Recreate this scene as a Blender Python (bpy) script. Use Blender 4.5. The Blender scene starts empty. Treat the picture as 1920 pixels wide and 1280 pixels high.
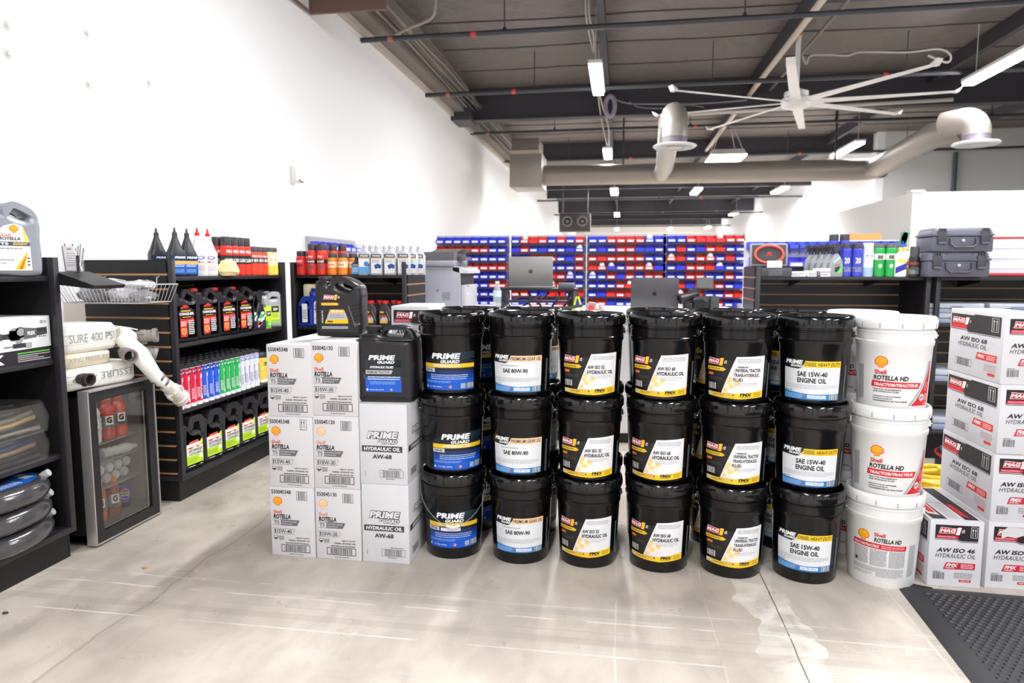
import bpy, bmesh, math, random
from math import sin, cos, pi, radians, sqrt, atan2, asin
from mathutils import Vector, Matrix
from mathutils.geometry import tessellate_polygon

random.seed(7)
SC = bpy.context.scene
COL = SC.collection

# ---------------------------------------------------------------- camera
PITCH = math.atan(135/1280.0)
YAW = math.atan(205*math.cos(PITCH)/1280.0)
cam = bpy.data.cameras.new('camera')
cam.lens = 24.0
cam.sensor_width = 36.0
cam.clip_end = 200
cam.dof.use_dof = True
cam.dof.focus_distance = 2.85
cam.dof.aperture_fstop = 3.2
camo = bpy.data.objects.new('camera', cam)
camo.location = (0, 0, 1.25)
camo.rotation_euler = (pi/2-PITCH, 0, YAW)
COL.objects.link(camo)
SC.camera = camo

# ---------------------------------------------------------------- world (open shop front behind the camera)
w = bpy.data.worlds.new('daylight')
w.use_nodes = True
w.node_tree.nodes['Background'].inputs[0].default_value = (0.93, 0.96, 1.0, 1)
w.node_tree.nodes['Background'].inputs[1].default_value = 0.9
SC.world = w
SC.view_settings.view_transform = 'Standard'
SC.view_settings.look = 'None'
SC.view_settings.exposure = 0.68
SC.view_settings.gamma = 1
SC.view_settings.use_curve_mapping = False

# ---------------------------------------------------------------- helpers
FW = Vector((-sin(YAW)*cos(PITCH), cos(YAW)*cos(PITCH), -sin(PITCH)))
RT = Vector((cos(YAW), sin(YAW), 0))
UP = RT.cross(FW)
def at(px, py, X=None, Y=None, Z=None):
    d = FW+RT*(px-960)/1280-UP*(py-640)/1280
    if X is not None: t = X/d.x
    elif Y is not None: t = Y/d.y
    else: t = (Z-1.25)/d.z
    return Vector((0, 0, 1.25))+d*t

def lin(c):
    c /= 255.0
    return c/12.92 if c <= 0.04045 else ((c+0.055)/1.055)**2.4
MATS = {}
def M(rgb, rough=0.5, metal=0.0, bump=0.0, bscale=60, var=0.0, emit=0.0, alpha=1.0, trans=0.0, spec=0.5, coat=0.0):
    """procedural principled material; optional noise bump / colour variation"""
    if isinstance(rgb, int): rgb = (rgb, rgb, rgb)
    key = (tuple(rgb), rough, metal, bump, bscale, var, emit, alpha, trans, spec, coat)
    if key in MATS: return MATS[key]
    m = bpy.data.materials.new('mat_%d' % len(MATS))
    m.use_nodes = True
    nt = m.node_tree
    b = nt.nodes['Principled BSDF']
    col = (lin(rgb[0]), lin(rgb[1]), lin(rgb[2]), 1)
    b.inputs['Base Color'].default_value = col
    b.inputs['Roughness'].default_value = rough
    b.inputs['Metallic'].default_value = metal
    b.inputs['Alpha'].default_value = alpha
    b.inputs['Transmission Weight'].default_value = trans
    b.inputs['Specular IOR Level'].default_value = spec
    b.inputs['Coat Weight'].default_value = coat
    if emit:
        b.inputs['Emission Color'].default_value = col
        b.inputs['Emission Strength'].default_value = emit
    if bump or var:
        tc = nt.nodes.new('ShaderNodeTexCoord')
        n = nt.nodes.new('ShaderNodeTexNoise')
        n.inputs['Scale'].default_value = bscale
        n.inputs['Detail'].default_value = 4
        nt.links.new(tc.outputs['Object'], n.inputs['Vector'])
        if bump:
            bp = nt.nodes.new('ShaderNodeBump')
            bp.inputs['Strength'].default_value = bump
            bp.inputs['Distance'].default_value = 0.004
            nt.links.new(n.outputs['Fac'], bp.inputs['Height'])
            nt.links.new(bp.outputs['Normal'], b.inputs['Normal'])
        if var:
            mx = nt.nodes.new('ShaderNodeMixRGB')
            mx.blend_type = 'MULTIPLY'
            mx.inputs['Color1'].default_value = col
            mx.inputs['Fac'].default_value = var
            nt.links.new(n.outputs['Color'], mx.inputs['Color2'])
            nt.links.new(mx.outputs['Color'], b.inputs['Base Color'])
    MATS[key] = m
    return m

class MB:
    """collects faces of several materials and links them as ONE mesh object"""
    def __init__(s):
        s.v = []; s.f = []; s.m = []; s.mats = []; s.T = None
    def mi(s, m):
        if m not in s.mats: s.mats.append(m)
        return s.mats.index(m)
    def add(s, vs, fs, m):
        o = len(s.v); k = s.mi(m)
        if s.T is not None: vs = [tuple(s.T @ Vector(v)) for v in vs]
        s.v.extend([tuple(v) for v in vs])
        for f in fs:
            s.f.append([i+o for i in f]); s.m.append(k)
        return s
    def box(s, x0, y0, z0, x1, y1, z1, m, b=0.0):
        if b <= 0:
            vs = [(x0, y0, z0), (x1, y0, z0), (x1, y1, z0), (x0, y1, z0), (x0, y0, z1), (x1, y0, z1), (x1, y1, z1), (x0, y1, z1)]
            return s.add(vs, [(0, 3, 2, 1), (4, 5, 6, 7), (0, 1, 5, 4), (1, 2, 6, 5), (2, 3, 7, 6), (3, 0, 4, 7)], m)
        bm = bmesh.new()
        bmesh.ops.create_cube(bm, size=1)
        for v in bm.verts:
            v.co = Vector(((x0+x1)/2+v.co.x*(x1-x0), (y0+y1)/2+v.co.y*(y1-y0), (z0+z1)/2+v.co.z*(z1-z0)))
        bmesh.ops.bevel(bm, geom=bm.edges[:], offset=b, segments=2, affect='EDGES', profile=0.5)
        s.bm(bm, m)
        return s
    def bm(s, bm, m):
        bm.verts.index_update()
        s.add([v.co[:] for v in bm.verts], [[v.index for v in f.verts] for f in bm.faces], m)
        bm.free()
    def lathe(s, prof, m, seg=32, c=(0, 0, 0), axis='z', cap0=True, cap1=True):
        vs = []; fs = []
        n = len(prof)
        for (r, z) in prof:
            for k in range(seg):
                a = 2*pi*k/seg
                vs.append((r*cos(a), r*sin(a), z))
        for i in range(n-1):
            for k in range(seg):
                k2 = (k+1) % seg
                fs.append((i*seg+k, i*seg+k2, (i+1)*seg+k2, (i+1)*seg+k))
        if cap0: fs.append(tuple(range(seg-1, -1, -1)))
        if cap1: fs.append(tuple((n-1)*seg+k for k in range(seg)))
        if axis == 'y': vs = [(x, z, -y) for x, y, z in vs]
        if axis == 'x': vs = [(z, y, -x) for x, y, z in vs]
        vs = [(x+c[0], y+c[1], z+c[2]) for x, y, z in vs]
        return s.add(vs, fs, m)
    def cyl(s, r, z0, z1, m, seg=24, c=(0, 0, 0), axis='z'):
        return s.lathe([(r, z0), (r, z1)], m, seg, c, axis)
    def loft(s, secs, m, k=5, flip=False):
        """rounded-rectangle rings: (z, halfx, halfy, corner, cx, cy)"""
        vs = []; fs = []
        for sec in secs:
            z, hx, hy, r = sec[:4]
            cx, cy = (sec[4], sec[5]) if len(sec) > 4 else (0, 0)
            r = min(r, hx, hy)
            for q, (sx, sy) in enumerate(((1, 1), (-1, 1), (-1, -1), (1, -1))):
                for j in range(k):
                    a = pi/2*(q+j/(k-1))
                    vs.append((cx+sx*(hx-r)+r*cos(a), cy+sy*(hy-r)+r*sin(a), z))
        n = 4*k
        for i in range(len(secs)-1):
            for j in range(n):
                j2 = (j+1) % n
                fs.append((i*n+j, i*n+j2, (i+1)*n+j2, (i+1)*n+j))
        fs.append(tuple(range(n-1, -1, -1)))
        fs.append(tuple((len(secs)-1)*n+j for j in range(n)))
        return s.add(vs, fs, m)
    def tube(s, pts, r, m, seg=8, closed=False, flat=1.0):
        pts = [Vector(p) for p in pts]
        n = len(pts); vs = []; fs = []
        rr = r if isinstance(r, (list, tuple)) else [r]*n
        up = Vector((0, 0, 1))
        prev = None
        for i, p in enumerate(pts):
            a = pts[(i-1) % n] if (closed or i > 0) else p
            b = pts[(i+1) % n] if (closed or i < n-1) else p
            t = (b-a).normalized()
            if prev is None:
                u = up.cross(t)
                if u.length < 0.05: u = Vector((1, 0, 0)).cross(t)
            else:
                u = prev-t*prev.dot(t)
                if u.length < 1e-4: u = up.cross(t)
            u.normalize(); prev = u
            v = t.cross(u)
            for k in range(seg):
                an = 2*pi*k/seg
                vs.append(tuple(p+u*rr[i]*cos(an)+v*rr[i]*flat*sin(an)))
        for i in range(n if closed else n-1):
            i2 = (i+1) % n
            for k in range(seg):
                k2 = (k+1) % seg
                fs.append((i*seg+k, i*seg+k2, i2*seg+k2, i2*seg+k))
        if not closed:
            fs.append(tuple(range(seg-1, -1, -1))); fs.append(tuple((n-1)*seg+k for k in range(seg)))
        return s.add(vs, fs, m)
    def prism(s, poly, d0, d1, m, plane='xz'):
        """extrude a 2D polygon; plane xz extrudes along y, xy along z, yz along x"""
        n = len(poly)
        def mk(p, d):
            return {'xz': (p[0], d, p[1]), 'xy': (p[0], p[1], d), 'yz': (d, p[0], p[1])}[plane]
        vs = [mk(p, d0) for p in poly]+[mk(p, d1) for p in poly]
        fs = [tuple(range(n)), tuple(range(2*n-1, n-1, -1))]
        for i in range(n):
            j = (i+1) % n
            fs.append((i, i+n, j+n, j))
        return s.add(vs, fs, m)
    def curve2d(s, outer, holes, thick, bev, m, c=(0, 0, 0), res=3, smoothpts=True):
        """front-view outline with holes (x,z), thickness along y, rounded rims"""
        cu = bpy.data.curves.new('tmp', 'CURVE')
        cu.dimensions = '2D'; cu.fill_mode = 'BOTH'
        cu.extrude = max(thick/2-bev, 0.0005); cu.bevel_depth = bev; cu.bevel_resolution = 2; cu.offset = -bev
        def area(q): return sum(q[i][0]*q[(i+1) % len(q)][1]-q[(i+1) % len(q)][0]*q[i][1] for i in range(len(q)))
        for n_, pl in enumerate([outer]+list(holes)):
            pl = smooth_poly(pl) if smoothpts else pl
            if (area(pl) > 0) != (n_ == 0): pl = pl[::-1]
            sp = cu.splines.new('POLY'); sp.points.add(len(pl)-1); sp.use_cyclic_u = True
            for i, p in enumerate(pl): sp.points[i].co = (p[0], p[1], 0, 1)
        o = bpy.data.objects.new('tmp', cu)
        me = bpy.data.meshes.new_from_object(o)
        s.add([(v.co.x+c[0], -v.co.z+c[1], v.co.y+c[2]) for v in me.vertices], [tuple(p.vertices) for p in me.polygons], m)
        bpy.data.objects.remove(o); bpy.data.curves.remove(cu); bpy.data.meshes.remove(me)
        return s
    def build(s, name, parent=None, loc=(0, 0, 0), rz=0.0, ang=35):
        me = bpy.data.meshes.new(name)
        me.from_pydata(s.v, [], s.f)
        for m in s.mats: me.materials.append(m)
        me.polygons.foreach_set('material_index', s.m)
        me.update()
        me.shade_smooth()
        me.set_sharp_from_angle(angle=radians(ang))
        o = bpy.data.objects.new(name, me)
        COL.objects.link(o)
        if parent is not None: o.parent = parent
        o.location = loc
        o.rotation_euler = (0, 0, rz)
        return o

def smooth_poly(pl, it=2):
    """chaikin-like corner rounding"""
    for _ in range(it):
        out = []
        n = len(pl)
        for i in range(n):
            a = Vector(pl[i]); b = Vector(pl[(i+1) % n])
            out.append(tuple(a*0.78+b*0.22)); out.append(tuple(a*0.22+b*0.78))
        pl = out
    return pl

def tag(o, label=None, cat=None, group=None, kind=None):
    if label: o['label'] = label
    if cat: o['category'] = cat
    if group: o['group'] = group
    if kind: o['kind'] = kind
    return o
def thing(name, label, cat, loc=(0, 0, 0), rz=0.0, group=None):
    o = bpy.data.objects.new(name, None)
    o.empty_display_size = 0.05
    COL.objects.link(o)
    o.location = loc; o.rotation_euler = (0, 0, rz)
    return tag(o, label, cat, group)
KIDS = {}
def dup(root, loc, rz=0.0, label=None, group=None, skip=()):
    r = root.copy(); COL.objects.link(r)
    r.location = loc; r.rotation_euler = (0, 0, rz)
    if label: r['label'] = label
    if group: r['group'] = group
    for ch in root.children:
        if ch.name.split('.')[0] in skip: continue
        c = ch.copy(); COL.objects.link(c); c.parent = r
        for g in ch.children:
            d = g.copy(); COL.objects.link(d); d.parent = c
    return r
class Stock:
    """first placement moves the prototype itself, the next ones copy it"""
    def __init__(s, proto): s.p = proto; s.used = False
    def put(s, loc, rz=0.0, label=None, group=None):
        if not s.used:
            s.used = True
            s.p.location = loc; s.p.rotation_euler = (0, 0, rz)
            if label: s.p['label'] = label
            if group: s.p['group'] = group
            return s.p
        return dup(s.p, loc, rz, label, group)
def struct(o):
    o['kind'] = 'structure'; return o
ORD = ['topmost', 'second', 'third', 'fourth', 'fifth', 'sixth', 'seventh', 'eighth', 'ninth', 'tenth']
NTH = ['first', 'second', 'third', 'fourth', 'fifth', 'sixth', 'seventh', 'eighth', 'ninth', 'tenth', 'eleventh', 'twelfth']

# ---------------------------------------------------------------- flat print (lettering and marks as thin geometry)
TXT = {}
def text_tris(s, bold):
    k = (s, bold)
    if k in TXT: return TXT[k]
    cu = bpy.data.curves.new('t', 'FONT')
    cu.body = s; cu.resolution_u = 2; cu.offset = bold
    o = bpy.data.objects.new('t', cu)
    me = bpy.data.meshes.new_from_object(o)
    me.calc_loop_triangles()
    vs = [(v.co.x, v.co.y) for v in me.vertices]
    ts = [tuple(t.vertices) for t in me.loop_triangles]
    if vs:
        x0 = min(v[0] for v in vs); x1 = max(v[0] for v in vs); y0 = min(v[1] for v in vs); y1 = max(v[1] for v in vs)
        vs = [((x-x0)/(x1-x0+1e-9), (y-y0)/(y1-y0+1e-9)) for x, y in vs]
    bpy.data.objects.remove(o); bpy.data.curves.remove(cu); bpy.data.meshes.remove(me)
    TXT[k] = (vs, ts)
    return TXT[k]
INK = lambda c: M(c, 0.55)
class Print:
    def __init__(s, rough=0.45): s.t = []; s.rough = rough
    def tri(s, pts, col, L): s.t.append((pts, col, L))
    def poly(s, pts, col, L=1):
        P3 = [Vector((p[0], p[1], 0)) for p in pts]
        for t in tessellate_polygon([P3]):
            a, b, c = [pts[i] for i in t]
            if (b[0]-a[0])*(c[1]-a[1])-(b[1]-a[1])*(c[0]-a[0]) < 0: b, c = c, b
            s.tri([a, b, c], col, L)
    def rect(s, x0, y0, x1, y1, col, L=1): s.poly([(x0, y0), (x1, y0), (x1, y1), (x0, y1)], col, L)
    def text(s, st, x0, y0, x1, y1, col, L=3, sh=0.0, bold=0.02, rot180=False):
        vs, ts = text_tris(st, bold)
        out = []
        for u, v in vs:
            if rot180: u, v = 1-u, 1-v
            out.append((x0+u*(x1-x0)+sh*v*(y1-y0), y0+v*(y1-y0)))
        for a, b, c in ts: s.tri([out[a], out[b], out[c]], col, L)
    def lines(s, x0, y0, x1, y1, n, col, L=2, fill=0.5, seed=1):
        r = random.Random(seed)
        h = (y1-y0)/n
        for i in range(n):
            y = y0+h*i
            x = x0; end = x1-(r.random()*0.25*(x1-x0) if i == 0 else 0)
            while x < end-0.002:
                wd = min(r.uniform(0.006, 0.02), end-x)
                s.rect(x, y+h*(1-fill)/2, x+wd, y+h*(1+fill)/2, col, L)
                x += wd+0.0018
    def bars(s, x0, y0, x1, y1, col=(20, 20, 20), L=2, frame=0.0, bg=None, seed=3, n=22):
        if bg: s.rect(x0, y0, x1, y1, bg, L); L += 1
        if frame:
            for a in ((x0, y0, x1, y0+frame), (x0, y1-frame, x1, y1), (x0, y0, x0+frame, y1), (x1-frame, y0, x1, y1)): s.rect(*a, col, L)
            dx = (x1-x0)*0.12
            x0 += dx; x1 -= dx; y0 += frame*1.6; y1 -= frame*1.6
        r = random.Random(seed)
        st = (x1-x0)/n
        for i in range(n):
            s.rect(x0+i*st, y0, x0+i*st+st*r.choice((0.25, 0.4, 0.65)), y1, col, L)
    def disc(s, cx, cy, rx, ry, col, L=2, n=14, a0=0, a1=2*pi):
        s.poly([(cx+rx*cos(a0+(a1-a0)*i/n), cy+ry*sin(a0+(a1-a0)*i/n)) for i in range(n)], col, L)
    def shell(s, cx, cy, r, fade=0):
        red = (238, 60, 30) if not fade else (240, 150+fade, 120+fade)
        yel = (252, 190, 20) if not fade else (250, 215, 150+fade)
        def out(k):
            pts = []
            n = 7
            for i in range(n*3+1):
                a = radians(-28+236*i/(n*3))
                rr = r*k*(1.0-0.05*(abs(cos(1.5*pi*i/n/1.0*1.0)) if i % 3 == 0 else 0))
                pts.append((cx+rr*cos(a), cy+rr*0.94*sin(a)+0.04*r))
            pts += [(cx-r*0.42*k, cy-r*0.62*k), (cx-r*0.42*k, cy-r*0.9*k), (cx+r*0.42*k, cy-r*0.9*k), (cx+r*0.42*k, cy-r*0.62*k)]
            return pts
        s.poly(out(1.0), red, 2)
        s.poly(out(0.86), yel, 3)
        for i in range(7):
            a = radians(-14+208*i/6)
            bx, by = cx+0.07*r*(i-3)*-1, cy-r*0.6
            tx, ty = cx+r*0.82*cos(a), cy+r*0.78*sin(a)
            d = Vector((ty-by, bx-tx)).normalized()*r*0.035
            s.poly([(bx-d.x*0.5, by-d.y*0.5), (tx-d.x, ty-d.y), (tx+d.x, ty+d.y), (bx+d.x*0.5, by+d.y*0.5)], red, 4)
    def mag(s, x, y, wd, h, boxed=True, red=(200, 25, 45)):
        """red slanted name mark with a big yellow or white 1 and a chequered flag"""
        sl = h*0.25
        s.poly([(x, y), (x+wd*0.7, y), (x+wd*0.72+sl, y+h*0.8), (x+sl, y+h)], (250, 250, 250), 3)
        s.poly([(x+h*.06, y+h*.06), (x+wd*0.7, y+h*.06), (x+wd*0.72+sl-h*.06, y+h*0.76), (x+sl+h*.03, y+h*.93)], red, 4)
        s.text('MAG', x+wd*0.05, y+h*0.2, x+wd*0.62, y+h*0.74, (255, 255, 255), 5, 0.3, 0.035)
        one = (250, 200, 40) if boxed else (255, 255, 255)
        def o1(g): return [(x+wd*0.66-g, y-h*0.12-g), (x+wd*0.80+g, y-h*0.12-g), (x+wd*0.87+g, y+h*1.02+g), (x+wd*0.76-g, y+h*1.02+g), (x+wd*0.66-g, y+h*0.82-g), (x+wd*0.72-g, y+h*0.8-g)]
        s.poly(o1(h*0.06), (170, 20, 35), 5)
        s.poly(o1(0), one, 6)
        q = h*0.13
        for i in range(3):
            for j in range(4):
                if (i+j) % 2 == 0:
                    s.rect(x+wd*0.88+i*q+j*q*0.25, y+h*0.2+j*q, x+wd*0.88+i*q+q+j*q*0.25, y+h*0.2+j*q+q, (235, 235, 235), 4)
    def pg(s, x, y, wd, h, col=(250, 250, 250), edge=None):
        e = h*0.05
        if edge:
            s.text('PRIME', x-e, y+h*0.42-e, x+wd*0.92+e, y+h+e, edge, 3, 0.25, 0.13)
            s.text('GUARD', x+wd*0.3-e, y-e, x+wd*0.92+e, y+h*0.33+e, edge, 3, 0.25, 0.13)
        s.text('PRIME', x, y+h*0.42, x+wd*0.92, y+h, col, 4, 0.25, 0.04)
        s.text('GUARD', x+wd*0.3, y, x+wd*0.92, y+h*0.33, col, 4, 0.25, 0.04)
    def build(s, name, parent, fn, cut=None, loc=(0, 0, 0), rz=0.0, eps=0.00022):
        mb = MB()
        groups = {}
        for pts, col, L in s.t: groups.setdefault(col, []).append((pts, L))
        for col, lst in groups.items():
            vs = []; fs = []
            for pts, L in lst:
                pls = [pts]
                if cut:
                    x0 = min(p[0] for p in pts); x1 = max(p[0] for p in pts)
                    if x1-x0 > cut:
                        pls = []
                        k0 = math.floor(x0/cut); k1 = math.ceil(x1/cut)
                        for k in range(k0, k1):
                            q = clipx(clipx(pts, k*cut, 1), (k+1)*cut, -1)
                            if len(q) >= 3: pls.append(q)
                for q in pls:
                    o = len(vs)
                    vs.extend(fn(p[0], p[1], L*eps) for p in q)
                    fs.append(tuple(range(o, o+len(q))))
            mb.add(vs, fs, M(col, s.rough))
        o = mb.build(name, parent, loc, rz, ang=60)
        return o
def clipx(poly, x, sgn):
    out = []
    n = len(poly)
    for i in range(n):
        a = poly[i]; b = poly[(i+1) % n]
        da = (a[0]-x)*sgn; db = (b[0]-x)*sgn
        if da >= 0: out.append(a)
        if (da > 0 and db < 0) or (da < 0 and db > 0):
            t = da/(da-db)
            out.append((a[0]+(b[0]-a[0])*t, a[1]+(b[1]-a[1])*t))
    return out
def flat(d=0.0, cx=0.0, cz=0.0):
    """print onto a face looking along -y at local y=-d"""
    return lambda u, v, e: (u+cx, -d-0.0004-e, v+cz)
def right_face(d=0.0):
    return lambda u, v, e: (d+0.0004+e, u, v)
def left_face(d=0.0):
    return lambda u, v, e: (-d-0.0004-e, -u, v)
def top_face(d=0.0):
    return lambda u, v, e: (u, v, d+0.0004+e)
def cylmap(R):
    f = R if callable(R) else (lambda z: R)
    def fn(u, v, e):
        r = f(v); a = u/0.13*(0.13/f(0.15)) if callable(R) else u/r
        r += 0.0005+e
        return (r*sin(a), -r*cos(a), v)
    return fn
# ---------------------------------------------------------------- setting materials
def floor_mat():
    m = bpy.data.materials.new('concrete'); m.use_nodes = True
    nt = m.node_tree; N = nt.nodes; Lk = nt.links
    b = N['Principled BSDF']; b.inputs['Roughness'].default_value = 0.42
    tc = N.new('ShaderNodeTexCoord'); sep = N.new('ShaderNodeSeparateXYZ')
    Lk.new(tc.outputs['Object'], sep.inputs[0])
    def noise(sc, det=5, dist=0.0, stretch=None):
        n = N.new('ShaderNodeTexNoise'); n.inputs['Scale'].default_value = sc
        n.inputs['Detail'].default_value = det; n.inputs['Distortion'].default_value = dist
        if stretch:
            mp = N.new('ShaderNodeMapping'); mp.inputs['Scale'].default_value = stretch
            Lk.new(tc.outputs['Object'], mp.inputs[0]); Lk.new(mp.outputs[0], n.inputs['Vector'])
        else: Lk.new(tc.outputs['Object'], n.inputs['Vector'])
        return n.outputs['Fac']
    def ramp(fac, stops):
        r = N.new('ShaderNodeValToRGB'); e = r.color_ramp.elements
        while len(e) < len(stops): e.new(0.5)
        for i, (p, c) in enumerate(stops):
            e[i].position = p; e[i].color = (*[lin(x) for x in c], 1)
        Lk.new(fac, r.inputs[0]); return r.outputs[0]
    def math_(op, a, bb=None):
        n = N.new('ShaderNodeMath'); n.operation = op
        for i, x in enumerate((a, bb)):
            if x is None: continue
            if isinstance(x, (int, float)): n.inputs[i].default_value = x
            else: Lk.new(x, n.inputs[i])
        return n.outputs[0]
    def mix(fac, a, c2, mode='MIX'):
        n = N.new('ShaderNodeMixRGB'); n.blend_type = mode
        for i, x in ((0, fac), (1, a), (2, c2)):
            if isinstance(x, (int, float)): n.inputs[i].default_value = x
            elif isinstance(x, tuple): n.inputs[i].default_value = (*[lin(v) for v in x], 1)
            else: Lk.new(x, n.inputs[i])
        return n.outputs[0]
    c = ramp(noise(1.6, 8, 0.6), [(0.30, (176, 167, 156)), (0.48, (201, 193, 182)), (0.70, (219, 211, 200))])
    c = mix(0.35, c, ramp(noise(9, 8, 0.8, (1, 0.5, 1)), [(0.35, (160, 148, 132)), (0.6, (225, 216, 202))]), 'MULTIPLY')
    # darker grey worn patches
    c = mix(ramp(noise(0.8, 8, 0.4), [(0.50, (0, 0, 0)), (0.72, (110, 110, 110))]), c, (158, 153, 148))
    # specks
    c = mix(ramp(noise(55, 2), [(0.74, (0, 0, 0)), (0.78, (150, 150, 150))]), c, (120, 108, 94))
    # lateral trowel lines and long scratches
    c = mix(ramp(noise(2.2, 3, 0.2, (0.25, 5, 1)), [(0.60, (0, 0, 0)), (0.64, (60, 60, 60)), (0.68, (0, 0, 0))]), c, (235, 228, 216))
    c = mix(ramp(noise(2.0, 2, 0.1, (7, 0.3, 1)), [(0.61, (0, 0, 0)), (0.64, (70, 70, 70)), (0.67, (0, 0, 0))]), c, (236, 230, 220))
    # pale filler smeared along the saw-cut joint
    dx = math_('ABSOLUTE', math_('SUBTRACT', sep.outputs[0], 0.575))
    nw = math_('ADD', math_('MULTIPLY', noise(5.5, 6, 0.3, (1, 1, 1)), 0.20), -0.005)
    band = math_('GREATER_THAN', nw, dx)
    bandf = math_('MULTIPLY', band, ramp(noise(7, 6, 0.5), [(0.36, (30, 30, 30)), (0.60, (220, 220, 220))]))
    c = mix(bandf, c, (233, 228, 219))
    # second faint joint at the left
    j = math_('LESS_THAN', math_('ABSOLUTE', math_('ADD', math_('SUBTRACT', sep.outputs[0], 0.594), math_('MULTIPLY', noise(6, 3), 0.012))), 0.0025)
    c = mix(math_('MULTIPLY', j, 0.85), c, (92, 80, 66))
    j2 = math_('LESS_THAN', math_('ABSOLUTE', math_('ADD', math_('ADD', sep.outputs[0], 1.69), math_('MULTIPLY', noise(2.5, 3), 0.12))), 0.006)
    c = mix(math_('MULTIPLY', j2, 0.35), c, (120, 106, 90))
    j3 = math_('LESS_THAN', math_('ABSOLUTE', math_('SUBTRACT', sep.outputs[1], 2.12)), 0.004)
    c = mix(math_('MULTIPLY', j3, math_('MULTIPLY', ramp(noise(2.9, 4), [(0.45, (0, 0, 0)), (0.55, (255, 255, 255))]), 0.5)), c, (240, 236, 226))
    for (yy, ww, col, k) in ((2.335, 0.005, (228, 222, 212), 0.55), (2.385, 0.020, (168, 163, 158), 0.55), (2.425, 0.003, (228, 222, 212), 0.5), (2.265, 0.0025, (160, 150, 138), 0.45)):
        jj = math_('LESS_THAN', math_('ABSOLUTE', math_('ADD', math_('SUBTRACT', sep.outputs[1], yy), math_('MULTIPLY', math_('SUBTRACT', noise(1.7, 3), 0.5), 0.05))), ww)
        c = mix(math_('MULTIPLY', jj, math_('MULTIPLY', ramp(noise(3.1+yy, 4), [(0.40, (0, 0, 0)), (0.52, (255, 255, 255))]), k)), c, col)
    for (xx, ww, k) in ((0.0, 0.003, 0.3), (0.34, 0.002, 0.3), (1.05, 0.004, 0.45)):
        jj = math_('LESS_THAN', math_('ABSOLUTE', math_('ADD', math_('SUBTRACT', sep.outputs[0], xx), math_('MULTIPLY', math_('SUBTRACT', noise(1.1, 3), 0.5), 0.06))), ww)
        c = mix(math_('MULTIPLY', jj, math_('MULTIPLY', ramp(noise(2.3+ww*300, 4), [(0.42, (0, 0, 0)), (0.52, (255, 255, 255))]), k)), c, (240, 235, 226))
    j4 = math_('LESS_THAN', math_('ABSOLUTE', math_('SUBTRACT', sep.outputs[1], 2.2)), 0.02)
    c = mix(math_('MULTIPLY', j4, math_('MULTIPLY', noise(3, 3), 0.5)), c, (150, 143, 134))
    Lk.new(c, b.inputs['Base Color'])
    bp = N.new('ShaderNodeBump'); bp.inputs['Strength'].default_value = 0.12; bp.inputs['Distance'].default_value = 0.003
    Lk.new(noise(30, 6), bp.inputs['Height']); Lk.new(bp.outputs[0], b.inputs['Normal'])
    Lk.new(ramp(noise(5, 5), [(0.3, (130, 130, 130)), (0.7, (190, 190, 190))]), b.inputs['Roughness'])
    return m

WHITE = M((243, 243, 245), 0.75, bump=0.25, bscale=7)
GREYW = M((205, 206, 206), 0.8, bump=0.2, bscale=7)
DECK = M((116, 108, 105), 0.7, bump=0.6, bscale=3.0, var=0.25)
for n_ in DECK.node_tree.nodes:
    if n_.type == 'BUMP': n_.inputs['Distance'].default_value = 0.10; n_.inputs['Strength'].default_value = 0.8
    if n_.type == 'TEX_NOISE': n_.inputs['Scale'].default_value = 1.6; n_.inputs['Distortion'].default_value = 1.2
BEAM = M((58, 55, 62), 0.6, bump=0.15, bscale=20)
DKMETAL = M((70, 72, 78), 0.45, 0.3)
GALV = M((160, 152, 144), 0.45, 0.35, bump=0.1, bscale=12)
BLK = M((16, 15, 16), 0.45, bump=0.1, bscale=200)
WOODEDGE = M((196, 142, 88), 0.6, bump=0.2, bscale=80)

MB().box(-3.4, -3, -0.1, 14, 52, 0, floor_mat()).build('floor')
struct(bpy.data.objects['floor'])
struct(MB().box(-3.6, -3, 0, -3.4, 52, 4.9, WHITE).build('wall_left'))
struct(MB().box(-3.6, 52, 0, 14, 52.2, 4.9, M((225, 220, 212), 0.8)).build('wall_back'))
# unseen shop front added for the pails to reflect: piers, header, open bays
fw_ = [(-3.4, -2.7), (-1.55, -1.35), (-0.2, 0.0), (1.15, 1.6), (2.7, 2.85), (4.1, 4.8), (6.2, 6.5), (8.2, 12.0)]
for i, (a, b_) in enumerate(fw_):
    struct(MB().box(a, -3.15, 0, b_, -3.0, 3.3, M((90, 88, 90), 0.6)).build('trim_%d' % (30+i)))
struct(MB().box(-3.4, -3.15, 3.3, 12, -3.0, 4.9, M((190, 188, 186), 0.8)).build('wall_front_added'))
struct(MB().box(6.7, 20.0, 0, 6.9, 52, 4.9, WHITE).build('wall_deep_right'))
struct(MB().box(6.9, 20.0, 0, 12, 20.2, 4.9, GREYW).build('wall_far_right'))
struct(MB().box(11.8, -3, 0, 12, 20, 4.9, GREYW).build('wall_right'))
struct(MB().box(-3.4, -3, 4.9, 12, 52, 5.05, DECK).build('ceiling'))
# low white partition block on the right
p = MB()
p.box(4.44, 11.6, 0, 6.1, 11.75, 2.44, WHITE)
p.box(4.44, 11.75, 0, 4.56, 15.5, 2.44, WHITE)
p.box(6.0, 8.0, 0, 6.12, 11.6, 2.44, WHITE)
p.box(4.40, 11.56, 2.44, 4.60, 11.76, 2.47, WHITE)
struct(p.build('wall_partition'))
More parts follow.
